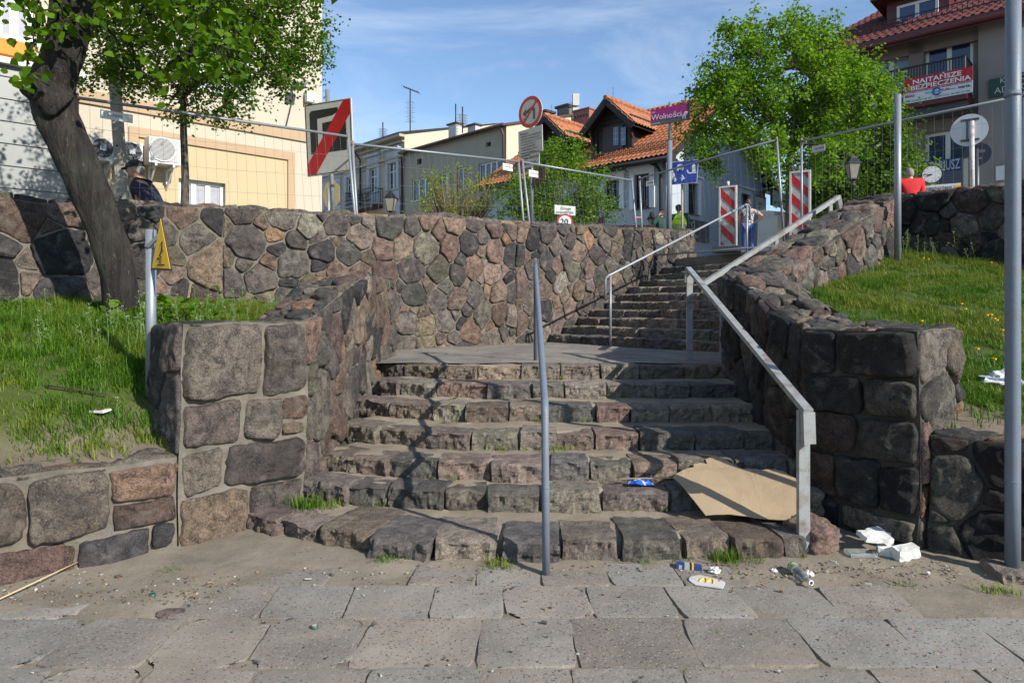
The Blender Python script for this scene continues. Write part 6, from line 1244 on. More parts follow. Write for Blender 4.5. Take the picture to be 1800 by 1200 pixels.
    # blue residential zone sign
    F = Frame(at(1200, 0, 17.5)[:2], (.90, -.44)); r = empty('zone_sign', at(1199, 430, 17.6), 'blue residential zone sign with white car, house and figures', 'sign'); cs = [F.px(1171, 326), F.px(1225, 321), F.px(1228, 280), F.px(1171, 286)]; mb = MB(); F.poly(mb, cs, -.015, .0); F.poly(mb, [F.px(1171.8, 325), F.px(1224.4, 320.2), F.px(1227.2, 281), F.px(1171.8, 287)], .001, .003, 1); mb.build('plate', [M_DIM, M_BLUE], r); mb = MB()
    def pp(pts, w=.03):
        for a, b in zip(pts, pts[1:]): mb.bar(F.pt(*F.px(*a), .006), F.pt(*F.px(*b), .006), w, .004, F.n)
    def pf(pts): F.poly(mb, [F.px(*p) for p in pts][::-1], .0035, .007)
    pf([(1190.5, 292), (1201, 290), (1202, 297), (1189.5, 299)]); pf([(1192, 289.5), (1199, 288.5), (1201, 291.5), (1190.5, 293)]); pf([(1191, 299), (1193, 298.8), (1193, 301), (1191, 301.2)]); pf([(1199, 298), (1201, 297.8), (1201, 300), (1199, 300.2)])
    pf([(1216.5, 302), (1216.5, 291.5), (1219.5, 287), (1222.5, 290.5), (1222.5, 301)]); pp([(1208, 299), (1210, 304.5), (1224, 303)], .03); pp([(1176, 297), (1182, 303), (1183, 316)], .05); pp([(1180, 298), (1184, 305), (1188, 318), (1185, 319)], .04); pf([(1179, 299), (1176, 299), (1176, 295), (1179, 295)]); pp([(1199, 308), (1202, 313), (1198, 317)], .03); pp([(1197, 313), (1204, 314)], .025)
    mb.build('symbols', M_WHITEP, r); mb = MB(); mb.tube([at(1199, 440, 17.6), at(1199, 318, 17.6)], .03, 10); mb.build('post', M_OLDC, r)
    # striped barrier boards
    def board(x0, x1, yt0, yt1, yb, d, lab):
        F = Frame(at((x0+x1)/2, 0, d)[:2], (.85, -.52)); a0, zt = F.px(x0, yt0); a1, _ = F.px(x1, yt1); zb = F.px(x0, yb)[1]; r = empty('barrier_board', F.pt((a0+a1)/2, zb-.06), lab, 'barrier board', 'striped barrier boards at the head of the steps'); w, h = a1-a0, zt-zb
        mb = MB(); F.box(mb, a0, a1, zb, zt, -.03, .0); mb.build('panel', mat('barrier_white', (.42, .42, .39), .5, dirt=.75, dirtcol=(.08, .08, .07), dscale=9), r); mb = MB(); f = .035
        F.box(mb, a0-f, a0-.001, zb-f, zt+f, -.04, .02); F.box(mb, a1+.001, a1+f, zb-f, zt+f, -.04, .02); F.box(mb, a0, a1, zt+.001, zt+f, -.04, .02); F.box(mb, a0, a1, zb-f, zb-.001, -.04, .02); mb.tube([F.pt((a0+a1)/2, zt+f, -.01), F.pt((a0+a1)/2, zt+f+.09, -.01)], .028, 10); mb.build('rim', mat('white_rim', (.55, .55, .52), .5, dirt=.4, dscale=9), r)
        mb = MB(); sh = w*1.05; n = 4; pitch = h/3.25
        for k in range(-1, 4):
            z1 = zt-k*pitch; poly = [(a0, z1), (a0, z1-pitch*.5), (a1, z1-pitch*.5-sh), (a1, z1-sh)]; poly = clip(poly, 0, 1, zt); poly = clip(poly, 0, -1, -zb)
            if len(poly) >= 3: F.poly(mb, poly[::-1], .001, .006)
        mb.build('stripes', mat('barrier_red', (.45, .012, .02), .45, dirt=.35, dirtcol=(.12, .02, .02), dscale=7), r); mb = MB(); F.box(mb, a0-.12, a1+.12, zb-.15, zb-f-.002, -.25, .22); mb.build('foot', M_DGREY, r)
    board(1267, 1292, 331, 328, 431, 13.6, 'striped barrier board left of the upper rail end, standing at the head of the steps'); board(1391.5, 1421.5, 305, 301, 416, 12.6, 'striped barrier board half behind the sloping right wall')
    # round sign seen from behind, and its neighbours
    F = Frame(at(1704, 0, 11.5)[:2], (.80, -.60)); r = empty('round_sign', at(1709, 370, 11.5), 'round sign seen from its pale back on a worn white post', 'sign'); c = F.px(1704, 230); mb = MB(); F.poly(mb, [(c[0]+.268*math.cos(i*.18), c[1]+.268*math.sin(i*.18)) for i in range(35)], .05, .058); F.poly(mb, [(c[0]+.27*math.cos(i*.18), c[1]+.27*math.sin(i*.18)) for i in range(35)], .035, .0495, 1); mb.build('plate', [mat('sign_back', (.55, .57, .58), .5, .1), M_DGREY], r)
    mb = MB(); x, z = c
    for dz in (-.17, .17): F.box(mb, x-.12, x+.14, z+dz-.015, z+dz+.015, .059, .085)
    F.box(mb, x-.04, x-.02, z-.16, z+.16, .0585, .075); mb.build('bracket', M_DGREY, r); mb = MB(); mb.tube([at(1709.5, 390, 11.4), at(1708, 213, 11.4)], .037, 14); mb.build('post', mat('worn_white_post', (.45, .44, .42), .6, dirt=.9, dirtcol=(.15, .08, .05), dscale=8), r)
    F = Frame(at(1722, 0, 14.5)[:2], (.80, -.60)); c = F.px(1718, 271); r = empty('round_sign', at(1716, 390, 14.5), 'dark round sign half hidden behind the pale backed round sign', 'sign'); mb = MB(); F.poly(mb, [(c[0]+.25*math.cos(i*.18), c[1]+.25*math.sin(i*.18)) for i in range(35)], 0, .01); F.box(mb, c[0]-.05, c[0]+.14, c[1]+.02, c[1]+.08, .011, .015, 1); F.box(mb, c[0]-.1, c[0]+.08, c[1]-.12, c[1]-.07, .011, .014, 1); mb.build('plate', [mat('navy_sheet', (.02, .02, .04), .5), mat('dim_stripe', (.12, .12, .15), .5)], r); mb = MB(); mb.tube([at(1717, 420, 14.55), at(1717, 262, 14.55)], .05, 10); mb.build('post', M_DGREY, r)
    F = Frame(at(1700, 0, 13.2)[:2], (.55, -.83)); a0, z1 = F.px(1693, 279); a1 = F.px(1703, 279)[0]; z0 = F.px(1695, 334)[1]; r = empty('notice_case', F.pt(a0, z0), 'narrow white edged notice case left of the worn post', 'notice case'); mb = MB(); F.box(mb, a0, a1, z0, z1, -.05, 0); mb.build('back', M_DIM, r); mb = MB(); F.box(mb, a1+.001, a1+.04, z0-.03, z1+.03, -.06, .02); F.box(mb, a0-.03, a0-.001, z0-.03, z1+.03, -.06, .02); F.box(mb, a0, a1, z1+.001, z1+.03, -.06, .02); mb.tube([F.pt(a0+.1, z0, -.02), F.pt(a0+.1, 2.6, -.02)], .025, 8); mb.build('frame', M_DGREY, r)
    # round orange sign, back left of the posts
    F = Frame(at(585, 0, 19)[:2], (.9, -.4)); c = F.px(583, 342); mb = MB(); F.poly(mb, [(c[0]-.30, c[1]), (c[0]-.2, c[1]-.33), (c[0]+.05, c[1]-.42), (c[0]+.28, c[1]-.2), (c[0]+.28, c[1]+.2), (c[0]+.05, c[1]+.42), (c[0]-.2, c[1]+.3)], 0, .012); mb.tube([F.pt(c[0], c[1]-.4, -.03), F.pt(c[0], 2.2, -.03)], .03, 8); tag(mb.build('sign_board', mat('pale_yellow_board', (.42, .34, .16), .5, dirt=.6, dscale=5)), 'weathered pale yellow board behind the two posts of the large sign', 'sign')
signs()
# ---------------------------------------------------------------- lanterns, clock
def lantern(loc, s, inv, lab):
    r = empty('street_lamp', loc, lab, 'street lamp', 'old style street lanterns')
    def hexa(z0, r0, z1, r1, mb, mi=0):
        a = [(r0*math.cos(i*math.pi/2+.7)*s, r0*math.sin(i*math.pi/2+.7)*s, z0*s) for i in range(4)]; b = [(r1*math.cos(i*math.pi/2+.7)*s, r1*math.sin(i*math.pi/2+.7)*s, z1*s) for i in range(4)]; mb.add(a+b, [(i, (i+1) % 4, 4+(i+1) % 4, 4+i) for i in range(4)]+[(3, 2, 1, 0), (4, 5, 6, 7)], mi)
    mb = MB(); hexa(0, .13, .42, .23, mb); mb.build('glass', mat('milky_glass', (.24, .22, .17), .3), r, local=True); mb = MB()
    for i in range(4): a = i*math.pi/2+.7; mb.bar((.132*math.cos(a)*s, .132*math.sin(a)*s, 0), (.234*math.cos(a)*s, .234*math.sin(a)*s, .43*s), .02*s, .02*s)
    hexa(-.03, .15, .0, .15, mb); hexa(.42, .27, .45, .27, mb); hexa(.45, .24, .58, .12, mb); hexa(.58, .10, .66, .06, mb); hexa(.66, .03, .73, .01, mb); mb.build('cap', M_IRON, r, local=True)
    mb = MB(); mb.tube([(0, 0, -.03*s), (0, 0, -.14*s), (0, 0, -.16*s), (0, 0, -.24*s), (0, 0, -.26*s), (0, 0, -2.9)], [.07*s, .05*s, .09*s, .06*s, .035*s, .045*s], 12); mb.build('post', M_IRON, r, local=True); return r
l = lantern(at(1499, 314, 14.2), .72, False, 'black street lantern in front of the darker tree on the right'); l2 = lantern(at(687, 371, 27), 1.2, False, 'black lantern below the iron balcony, cut off by the wall')
def clock():
    F = Frame(at(1650, 0, 14.8)[:2], (.86, -.51)); c = F.px(1638, 307); a0, z0 = F.px(1613, 338); a1, _ = F.px(1693, 338); zt = F.px(1655, 316)[1]
    r = empty('info_stand', F.pt((a0+a1)/2, 2.7), 'low culture information stand with a round clock on top', 'information stand'); mb = MB(); zz = F.px(1655, 331)[1]; F.box(mb, a0, a1, 2.6, zz-.09, -.5, -.02); F.box(mb, a0+.4, a1-.01, zz+.09, zt+.18, -.3, -.06); mb.build('cabinet', mat('dark_stand', (.02, .025, .04), .3), r)
    mb = MB(); F.box(mb, a0-.02, a1+.02, zz-.085, zz+.085, -.52, 0); b = mb.build('header_board', M_WHITEP, r); text('INFORMACJE KULTURALNE', F.pt(a0+.12, zz-.04, .003), F.e, V(0, 0, 1), .115, M_DGREY, b, fit=.62*(a1-a0)); mb = MB(); F.box(mb, a1-.15, a1-.02, zz-.05, zz+.05, .001, .004); mb.build('emblem', M_YEL, b)
    R0_ = .195; mb = MB(); D = lambda rad, h0, h1, mi: F.poly(mb, [(c[0]+rad*math.cos(i*.157), c[1]+rad*math.sin(i*.157)) for i in range(40)], h0, h1, mi)
    D(R0_, -.04, .02, 1); D(R0_*.92, .0205, .024, 0); k = mb.build('clock', [M_WHITEP, M_BLACK], r); mb = MB()
    for i in range(12): a = i*math.pi/6; mb.bar(F.pt(c[0]+.145*math.cos(a), c[1]+.145*math.sin(a), .026), F.pt(c[0]+.165*math.cos(a), c[1]+.165*math.sin(a), .026), .012, .002, F.n)
    mb.build('hour_marks', M_DGREY, k); mb = MB(); mb.bar(F.pt(c[0]+.02, c[1]-.0, .028), F.pt(c[0]-.15, c[1]+.012, .028), .012, .002, F.n); mb.bar(F.pt(*c, .03), F.pt(c[0]-.10, c[1]-.035, .03), .018, .002, F.n); mb.build('hands', M_BLACK, k)
clock()
# ---------------------------------------------------------------- people
def skin_mesh(verts, edges, rad, roots=(0,), sub=2):
    bm = bmesh.new(); lay = bm.verts.layers.skin.verify(); vs = []
    for i, p in enumerate(verts):
        v = bm.verts.new(p); r = rad[i]; v[lay].radius = (r, r) if not isinstance(r, (tuple, list)) else r; v[lay].use_root = i in roots; vs.append(v)
    for a, b in edges: bm.edges.new((vs[a], vs[b]))
    me = bpy.data.meshes.new('t'); bm.to_mesh(me); bm.free(); o = bpy.data.objects.new('t', me); COL.objects.link(o)
    o.modifiers.new('s', 'SKIN').use_smooth_shade = True; m = o.modifiers.new('u', 'SUBSURF'); m.levels = sub; m.render_levels = sub
    bpy.context.view_layer.update(); r = bpy.data.meshes.new_from_object(o.evaluated_get(bpy.context.evaluated_depsgraph_get())); bpy.data.objects.remove(o); return r
def ellipsoid(mb, c, r, M=None, mi=0, nu=24, nv=16, fn=None, cut=None):
    vs = []; M = M or Matrix.Identity(3); c = Vector(c)
    for j in range(nv+1):
        t = math.pi*j/nv
        for i in range(nu):
            a = 2*math.pi*i/nu; p = Vector((math.sin(t)*math.cos(a), math.sin(t)*math.sin(a), math.cos(t))); q = Vector((p.x*r[0], p.y*r[1], p.z*r[2]))
            if fn: q = fn(p, q)
            vs.append(c+M @ q)
    fs = [(j*nu+i, (j+1)*nu+i, (j+1)*nu+(i+1) % nu, j*nu+(i+1) % nu) for j in range(nv) for i in range(nu)]
    if cut: fs = [f for f in fs if cut(sum((vs[k]-c for k in f), Vector())/4)]
    mb.add(vs, fs, mi, True)
SKIN = mat('skin', (.48, .26, .18), .5, var=.08, vscale=12); SKIN2 = mat('skin_tanned', (.42, .23, .16), .5, var=.1, vscale=12)
def person(loc, face, H, lab, pose, top, trouser, hair, shoes=None, sleeves='long', skinm=None, head_turn=0, bulk=1.0, hairlen=.0, cap=None, group=None):
    """one figure facing FACE (radians, 0 = towards the camera); POSE gives elbow and wrist places for each side in the figure's own frame"""
    skinm = skinm or SKIN; k = H/1.75; root = empty('person', loc, lab, 'person', group, rz=face)
    B = bulk; hx = .095
    J = {'pel': (0, 0, .95), 'bel': (0, -.01, 1.10), 'che': (0, 0, 1.28), 'nek': (0, .015, 1.46), 'hed': (0, -.005, 1.60)}
    V_ = []; E = []; Rr = []; ix = {}
    def ad(n, p, r, frm=None):
        p = (p[0], p[1]-max(0, p[2]-.95)*pose.get('lean', 0), p[2]); ix[n] = len(V_); V_.append(tuple(x*k for x in p)); Rr.append(r*k if not isinstance(r, tuple) else (r[0]*k, r[1]*k))
        if frm: E.append((ix[frm], ix[n]))
    ad('pel', J['pel'], .125*B); ad('bel', J['bel'], .12*B, 'pel'); ad('che', J['che'], .135*B, 'bel'); ad('nb', (0, .012, 1.42), .085, 'che'); ad('nek', J['nek'], .060, 'nb'); ad('hed', (0, -.002, 1.55), .058, 'nek')
    for s, sd in ((-1, 'l'), (1, 'r')):
        el, wr = pose.get(sd, ((.26*s, .02, 1.13), (.27*s, -.04, .89)))
        ad('sh'+sd, (.168*s*B, .0, 1.375), .072*B, 'che'); ad('el'+sd, el, .042*B, 'sh'+sd); mid = tuple((a+b)/2 for a, b in zip(el, wr)); ad('fo'+sd, mid, .038, 'el'+sd); ad('wr'+sd, wr, .026, 'fo'+sd)
        d = (Vector(wr)-Vector(mid)).normalized(); palm = Vector(wr)+d*.055; ad('pa'+sd, palm, (.030, .022), 'wr'+sd)
        side = d.cross(Vector((0, 1, 0)) if abs(d.y) < .7 else Vector((1, 0, 0))).normalized(); cur = d.cross(side)
        for f, (o, L) in enumerate(((-.028, .062), (-.010, .075), (.009, .070), (.026, .055))):
            b = palm+side*o+d*.012; m1 = b+d*L*.5+cur*.006; t = b+d*L*.85+cur*.026
            i0 = len(V_); 
            for q, rr in ((palm+side*o*.7, .011), (b+d*.012, .0095), (m1, .0088), (t, .007)): V_.append(tuple(q*k)); Rr.append(rr*k)
            E += [(i0, i0+1), (i0+1, i0+2), (i0+2, i0+3)]; ix['f%d%s' % (f, sd)] = i0
        i0 = len(V_); 
        for q, rr in ((palm-d*.03-side*.018, .012), (palm-side*.045+d*.0, .011), (palm-side*.055+d*.035+cur*.015, .0085)): V_.append(tuple(q*k)); Rr.append(rr*k)
        E += [(i0, i0+1), (i0+1, i0+2)]; ix['th'+sd] = i0
        st = pose.get('step', 0)*s; ad('hp'+sd, (hx*s, 0, .90), .098*B, 'pel'); ad('kn'+sd, (.10*s, -.02+st*.6, .50), .060, 'hp'+sd); ad('ca'+sd, (.10*s, .02+st*.75, .34), .055, 'kn'+sd); ad('an'+sd, (.10*s, .04+st, .09), .038, 'ca'+sd); ad('to'+sd, (.115*s, -.12+st, .035), .032, 'an'+sd)
    roots = [0]+[ix[q] for q in ix if q[0] in 'f' and q[1].isdigit()]+[ix['thl'], ix['thr']]
    me = skin_mesh(V_, E, Rr, roots)
    mb = MB(); vs = [v.co.copy() for v in me.vertices]; mb.add(vs, [tuple(p.vertices) for p in me.polygons], 0, True)
    Mh = Matrix.Rotation(head_turn, 3, 'Z') @ Matrix.Rotation(pose.get('nod', 0), 3, 'X'); hc = Vector((0, -.012-pose.get('lean', 0)*.66, 1.615-pose.get('duck', 0)))*k
    def hf(p, q):
        q = q.copy()
        if p.z < 0: q.x *= 1-.22*min(1, -p.z*1.2); q.y *= 1-.10*(-p.z)
        if p.y < 0:
            if -.6 < p.z < -.1: q.y *= 1.0
            if p.z < -.55: q.y -= .010*k*(1-abs(p.x))                     # chin
            nz_ = max(0, 1-abs(p.x)/.20)*max(0, 1-abs(p.z+.12)/.28); q.y -= .026*k*nz_      # nose
            q.y += .010*k*max(0, 1-abs(abs(p.x)-.33)/.2)*max(0, 1-abs(p.z-.02)/.16)          # eye sockets
            q.y -= .007*k*max(0, 1-abs(p.x)/.4)*max(0, 1-abs(p.z-.22)/.14)                   # brow
            q.y -= .006*k*max(0, 1-abs(p.x)/.28)*max(0, 1-abs(p.z+.45)/.10)                  # lips
        else: q.y *= 1.06
        return q
    ellipsoid(mb, hc, (.076*k, .096*k, .118*k), Mh, 0, 36, 28, hf)
    for s in (-1, 1):
        ellipsoid(mb, hc+Mh @ Vector((.077*s, .008, -.008))*k, (.012*k, .022*k, .033*k), Mh @ Matrix.Rotation(.3*s, 3, 'Z'), 0, 10, 8); ellipsoid(mb, hc+Mh @ Vector((.029*s, -.082, .004))*k, (.011*k, .008*k, .007*k), Mh, 1, 10, 8)
        mb.bar(hc+Mh @ Vector((.015*s, -.094, .026))*k, hc+Mh @ Vector((.045*s, -.084, .026))*k, .006*k, .006*k, mi=2)
    mb.bar(hc+Mh @ Vector((-.022, -.094, -.050))*k, hc+Mh @ Vector((.022, -.094, -.050))*k, .006*k, .005*k, mi=3)
    mb.build('body', [skinm, mat('eye', (.03, .025, .02), .2), hair, mat('lips', (.30, .12, .10), .5)], root, local=True)
    if hair is not None:
        mb = MB(); ln = hairlen
        ellipsoid(mb, hc+Mh @ Vector((0, .008, .008))*k, (.084*k, .103*k, .122*k), Mh, 0, 36, 28, lambda p, q: q*(1+.05*noise.noise(Vector((p.x*5, p.y*5, p.z*5)))+.04*noise.noise(Vector((p.x*14, p.y*14, p.z*14)))), cut=lambda c: (Mh.transposed() @ c).y > -.045*k+max(0, .0-(Mh.transposed() @ c).z)*1.1-.9*max(0, (Mh.transposed() @ c).z-.02*k) and (Mh.transposed() @ c).z > -.075*k-ln)
        mb.build('hair', hair, root, local=True)
    if cap:
        mb = MB(); ellipsoid(mb, hc+Mh @ Vector((0, .0, .035))*k, (.096*k, .118*k, .098*k), Mh, 0, 30, 20, lambda p, q: Vector((q.x, q.y, q.z*(1 if p.z > 0 else .2))))
        if cap[1]: ellipsoid(mb, hc+Mh @ Vector((0, -.115, .028))*k, (.066*k, .058*k, .010*k), Mh @ Matrix.Rotation(.22, 3, 'X'), 0, 20, 10)
        mb.build('cap', cap[0], root, local=True)
    # clothes: shells round the same joints
    def shell(names, edges, grow, name, m, extra=None):
        vv = []; rr = []; mp = {}
        for n in names:
            mp[n] = len(vv); 
            if extra and n in extra: vv.append(tuple(x*k for x in extra[n][0])); rr.append(extra[n][1]*k)
            else: vv.append(V_[ix[n]]); q = Rr[ix[n]]; rr.append((q[0] if isinstance(q, tuple) else q)+grow*k)
        me = skin_mesh(vv, [(mp[a], mp[b]) for a, b in edges], rr, (0,)); mb = MB(); mb.add([v.co.copy()+Vector(tuple(.006*noise.noise(Vector((v.co.x*9, v.co.y*9, v.co.z*9+i))) for i in (0, 7, 13))) for v in me.vertices], [tuple(p.vertices) for p in me.polygons], 0, True); return mb.build(name, m, root, local=True)
    arms = []; nm = ['che', 'bel', 'pel', 'nb']; ed = [('che', 'bel'), ('bel', 'pel'), ('che', 'nb')]
    for sd in 'lr':
        nm += ['sh'+sd, 'el'+sd]; ed += [('che', 'sh'+sd)]
        if sleeves == 'long': nm += ['fo'+sd, 'wr'+sd]; ed += [('sh'+sd, 'el'+sd), ('el'+sd, 'fo'+sd), ('fo'+sd, 'wr'+sd)]
        else: nm[-1] = 'se'+sd; ed += [('sh'+sd, 'se'+sd)]
    ex = {}
    for sd in 'lr':
        a, b = V_[ix['sh'+sd]], V_[ix['el'+sd]]; ex['se'+sd] = (tuple((x+(y-x)*.62)/k for x, y in zip(a, b)), .062)
    nm.append('hem'); ed.append(('pel', 'hem')); ex['hem'] = ((0, 0, .84), .145*B)
    t = shell(nm, ed, .026 if sleeves == 'long' else .020, top[0], top[1], ex)
    nm = ['pel']; ed = []
    for sd in 'lr': nm += ['hp'+sd, 'kn'+sd, 'ca'+sd, 'an'+sd]; ed += [('pel', 'hp'+sd), ('hp'+sd, 'kn'+sd), ('kn'+sd, 'ca'+sd), ('ca'+sd, 'an'+sd)]
    shell(nm, ed, .016, 'trousers', trouser)
    for sd in 'lr':
        mb = MB(); a, b = Vector(V_[ix['an'+sd]]), Vector(V_[ix['to'+sd]]); ellipsoid(mb, (a+b)/2+Vector((0, .01, -.015))*k, (.048*k, .135*k, .048*k), None, 0, 16, 10); mb.build('shoe', shoes or M_BLACK, root, local=True)
    return root, k, t, hc, Mh
def people():
    navy = mat('navy_cloth', (.018, .020, .045), .8, bmp=.3, bscale=30); black = mat('black_cloth', (.012, .012, .014), .8); green = mat('dark_green_cloth', (.008, .045, .035), .8, bmp=.3, bscale=30); jeans = mat('blue_jeans', (.03, .07, .20), .85); grey = mat('grey_hair', (.22, .20, .175), .8, vscale=60, var=.3); brown = mat('brown_hair', (.055, .03, .018), .6, vscale=60, var=.3); blackh = mat('black_hair', (.012, .010, .010), .5)
    red = mat('red_wool', (.55, .010, .012), .8, bmp=.3, bscale=40)
    zz = lambda x, y: zplaza(.733*x+.68*y)
    # old man with the flat cap, walking left
    x, y = (243-900)/1200*8.85+.27, 8.80; z = 3.475-1.68
    person((x, y, z), R(-78), 1.70, 'old man in a navy jacket and black flat cap walking left behind the wall', {'l': ((-.25, .06, 1.14), (-.23, -.10, .95)), 'r': ((.26, .10, 1.13), (.22, .02, .92)), 'step': .16, 'nod': .12, 'lean': .38}, ('jacket', navy), black, grey, cap=(mat('black_cap', (.014, .014, .015), .7), True), bulk=1.22)
    # worker with the yellow vest, seen from behind
    d = 19.; x, y = (1193-900)/1200*d, d; z = zz(x, y); top = CAMZ+(540-357)/1200*d; H = top-z-.03
    r, k, t, hc, Mh = person((x, y, z), R(176), H, 'worker in a yellow green high visibility vest and dark cap, seen from behind', {'l': ((-.30, -.06, 1.17), (-.20, -.26, 1.12)), 'r': ((.30, -.06, 1.15), (.21, -.24, 1.05))}, ('jacket', green), green, brown, cap=(mat('teal_cap', (.01, .05, .05), .7), False), bulk=1.28, group='street workers')
    vest = mat('vest_yellow', (.50, .75, .01), .6, bmp=.2, bscale=25); vv = [(0, 0, .93), (0, -.01, 1.10), (0, 0, 1.28), (0, .01, 1.42)]; me = skin_mesh([tuple(c*k for c in p) for p in vv]+[(-.14*k, .01, 1.39*k), (.14*k, .01, 1.39*k)], [(0, 1), (1, 2), (2, 3), (2, 4), (2, 5)], [.22*k, .225*k, .255*k, .155*k, .165*k, .165*k], (0,)); mb = MB(); mb.add([Vector((v.co.x*1.0, v.co.y*.92, v.co.z)) for v in me.vertices], [tuple(p.vertices) for p in me.polygons], 0, True); ve = mb.build('vest', vest, r, local=True)
    for zb in (.96, 1.09):
        mb = MB(); n = 28; a = [(.24*k*math.cos(i*2*math.pi/n), .222*k*math.sin(i*2*math.pi/n), zb*k) for i in range(n)]; mb.add(a+[(p[0], p[1], p[2]+.05*k) for p in a], [(i, (i+1) % n, n+(i+1) % n, n+i) for i in range(n)], 0, True); mb.build('reflective_band', mat('reflective_grey', (.28, .28, .28), .4), ve, local=True)
    text('NADZÓR', Vector((.115*k, .225*k, 1.28*k)), Vector((-1, 0, 0)), V(0, 0, 1), .055*k, M_BLACK, ve, local=True, sx=1.1)
    # worker on the phone
    d = 18.5; x, y = (1163-900)/1200*d, d; z = zz(x, y); top = CAMZ+(540-366.5)/1200*d; H = top-z
    r, k, t, hc, Mh = person((x, y, z), R(12), H, 'worker in dark green clothes holding a phone to his ear beside the sign pole', {'l': ((-.34, -.10, 1.24), (-.115, -.08, 1.53)), 'r': ((.27, -.03, 1.15), (.20, -.24, 1.10))}, ('jacket', green), green, blackh, skinm=SKIN2, bulk=1.25, group='street workers')
    mb = MB(); mb.box(Vector((-.092, -.045, 1.615))*k, Vector((.012, .07, .14))*k, Matrix.Rotation(.3, 3, 'X')); o = tag(mb.build('phone', M_BLACK), 'black phone held to the ear of the worker in dark green', 'phone'); o.matrix_basis = r.matrix_basis.copy()
    # woman in the patterned shirt
    m, nt, b = new_mat('floral_print'); v = coords(nt, (1, 1, 1)); n = noise_node(nt, v, 22, 3, .5, 2.2); nt.links.new(mix(nt, ramp(nt, n, [(.49, 0), (.52, 1)]), (.03, .03, .035), (.55, .55, .55)), b.inputs['Base Color']); b.inputs['Roughness'].default_value = .85
    d = 15.6; x, y = (1315-900)/1200*d, d; z = zz(x, y); top = CAMZ+(540-349)/1200*d; H = min(1.78, top-z)
    r, k, t, hc, Mh = person((x, y, top-H), R(168), H, 'woman in a black and white patterned top and jeans, one hand on her hip', {'l': ((-.43, .10, 1.17), (-.19, -.02, 1.02)), 'r': ((.25, -.05, 1.13), (.20, -.22, 1.0))}, ('top', m), jeans, brown, sleeves='short', bulk=1.08, hairlen=.03)
    # person in red
    d = 14.3; x, y = (1599-900)/1200*d, d; top = CAMZ+(540-290)/1200*d; H = 1.68
    person((x, y, top-H), R(170), H, 'grey haired person in a bright red jacket seen from behind on the right', {'l': ((-.25, .0, 1.13), (-.22, -.10, .92)), 'r': ((.25, 0, 1.13), (.22, -.08, .92)), 'duck': .06, 'nod': .25}, ('jacket', red), black, grey, bulk=1.25, hairlen=.03)
    # dark haired head just above the right wall
    d = 12.3; x, y = (1643-900)/1200*d, d; top = CAMZ+(540-333)/1200*d; H = 1.35
    person((x, y, top-H), R(150), H, 'person with black hair whose head just shows above the right wall', {}, ('jacket', mat('blue_cloth', (.03, .05, .14), .8)), black, blackh)
people()

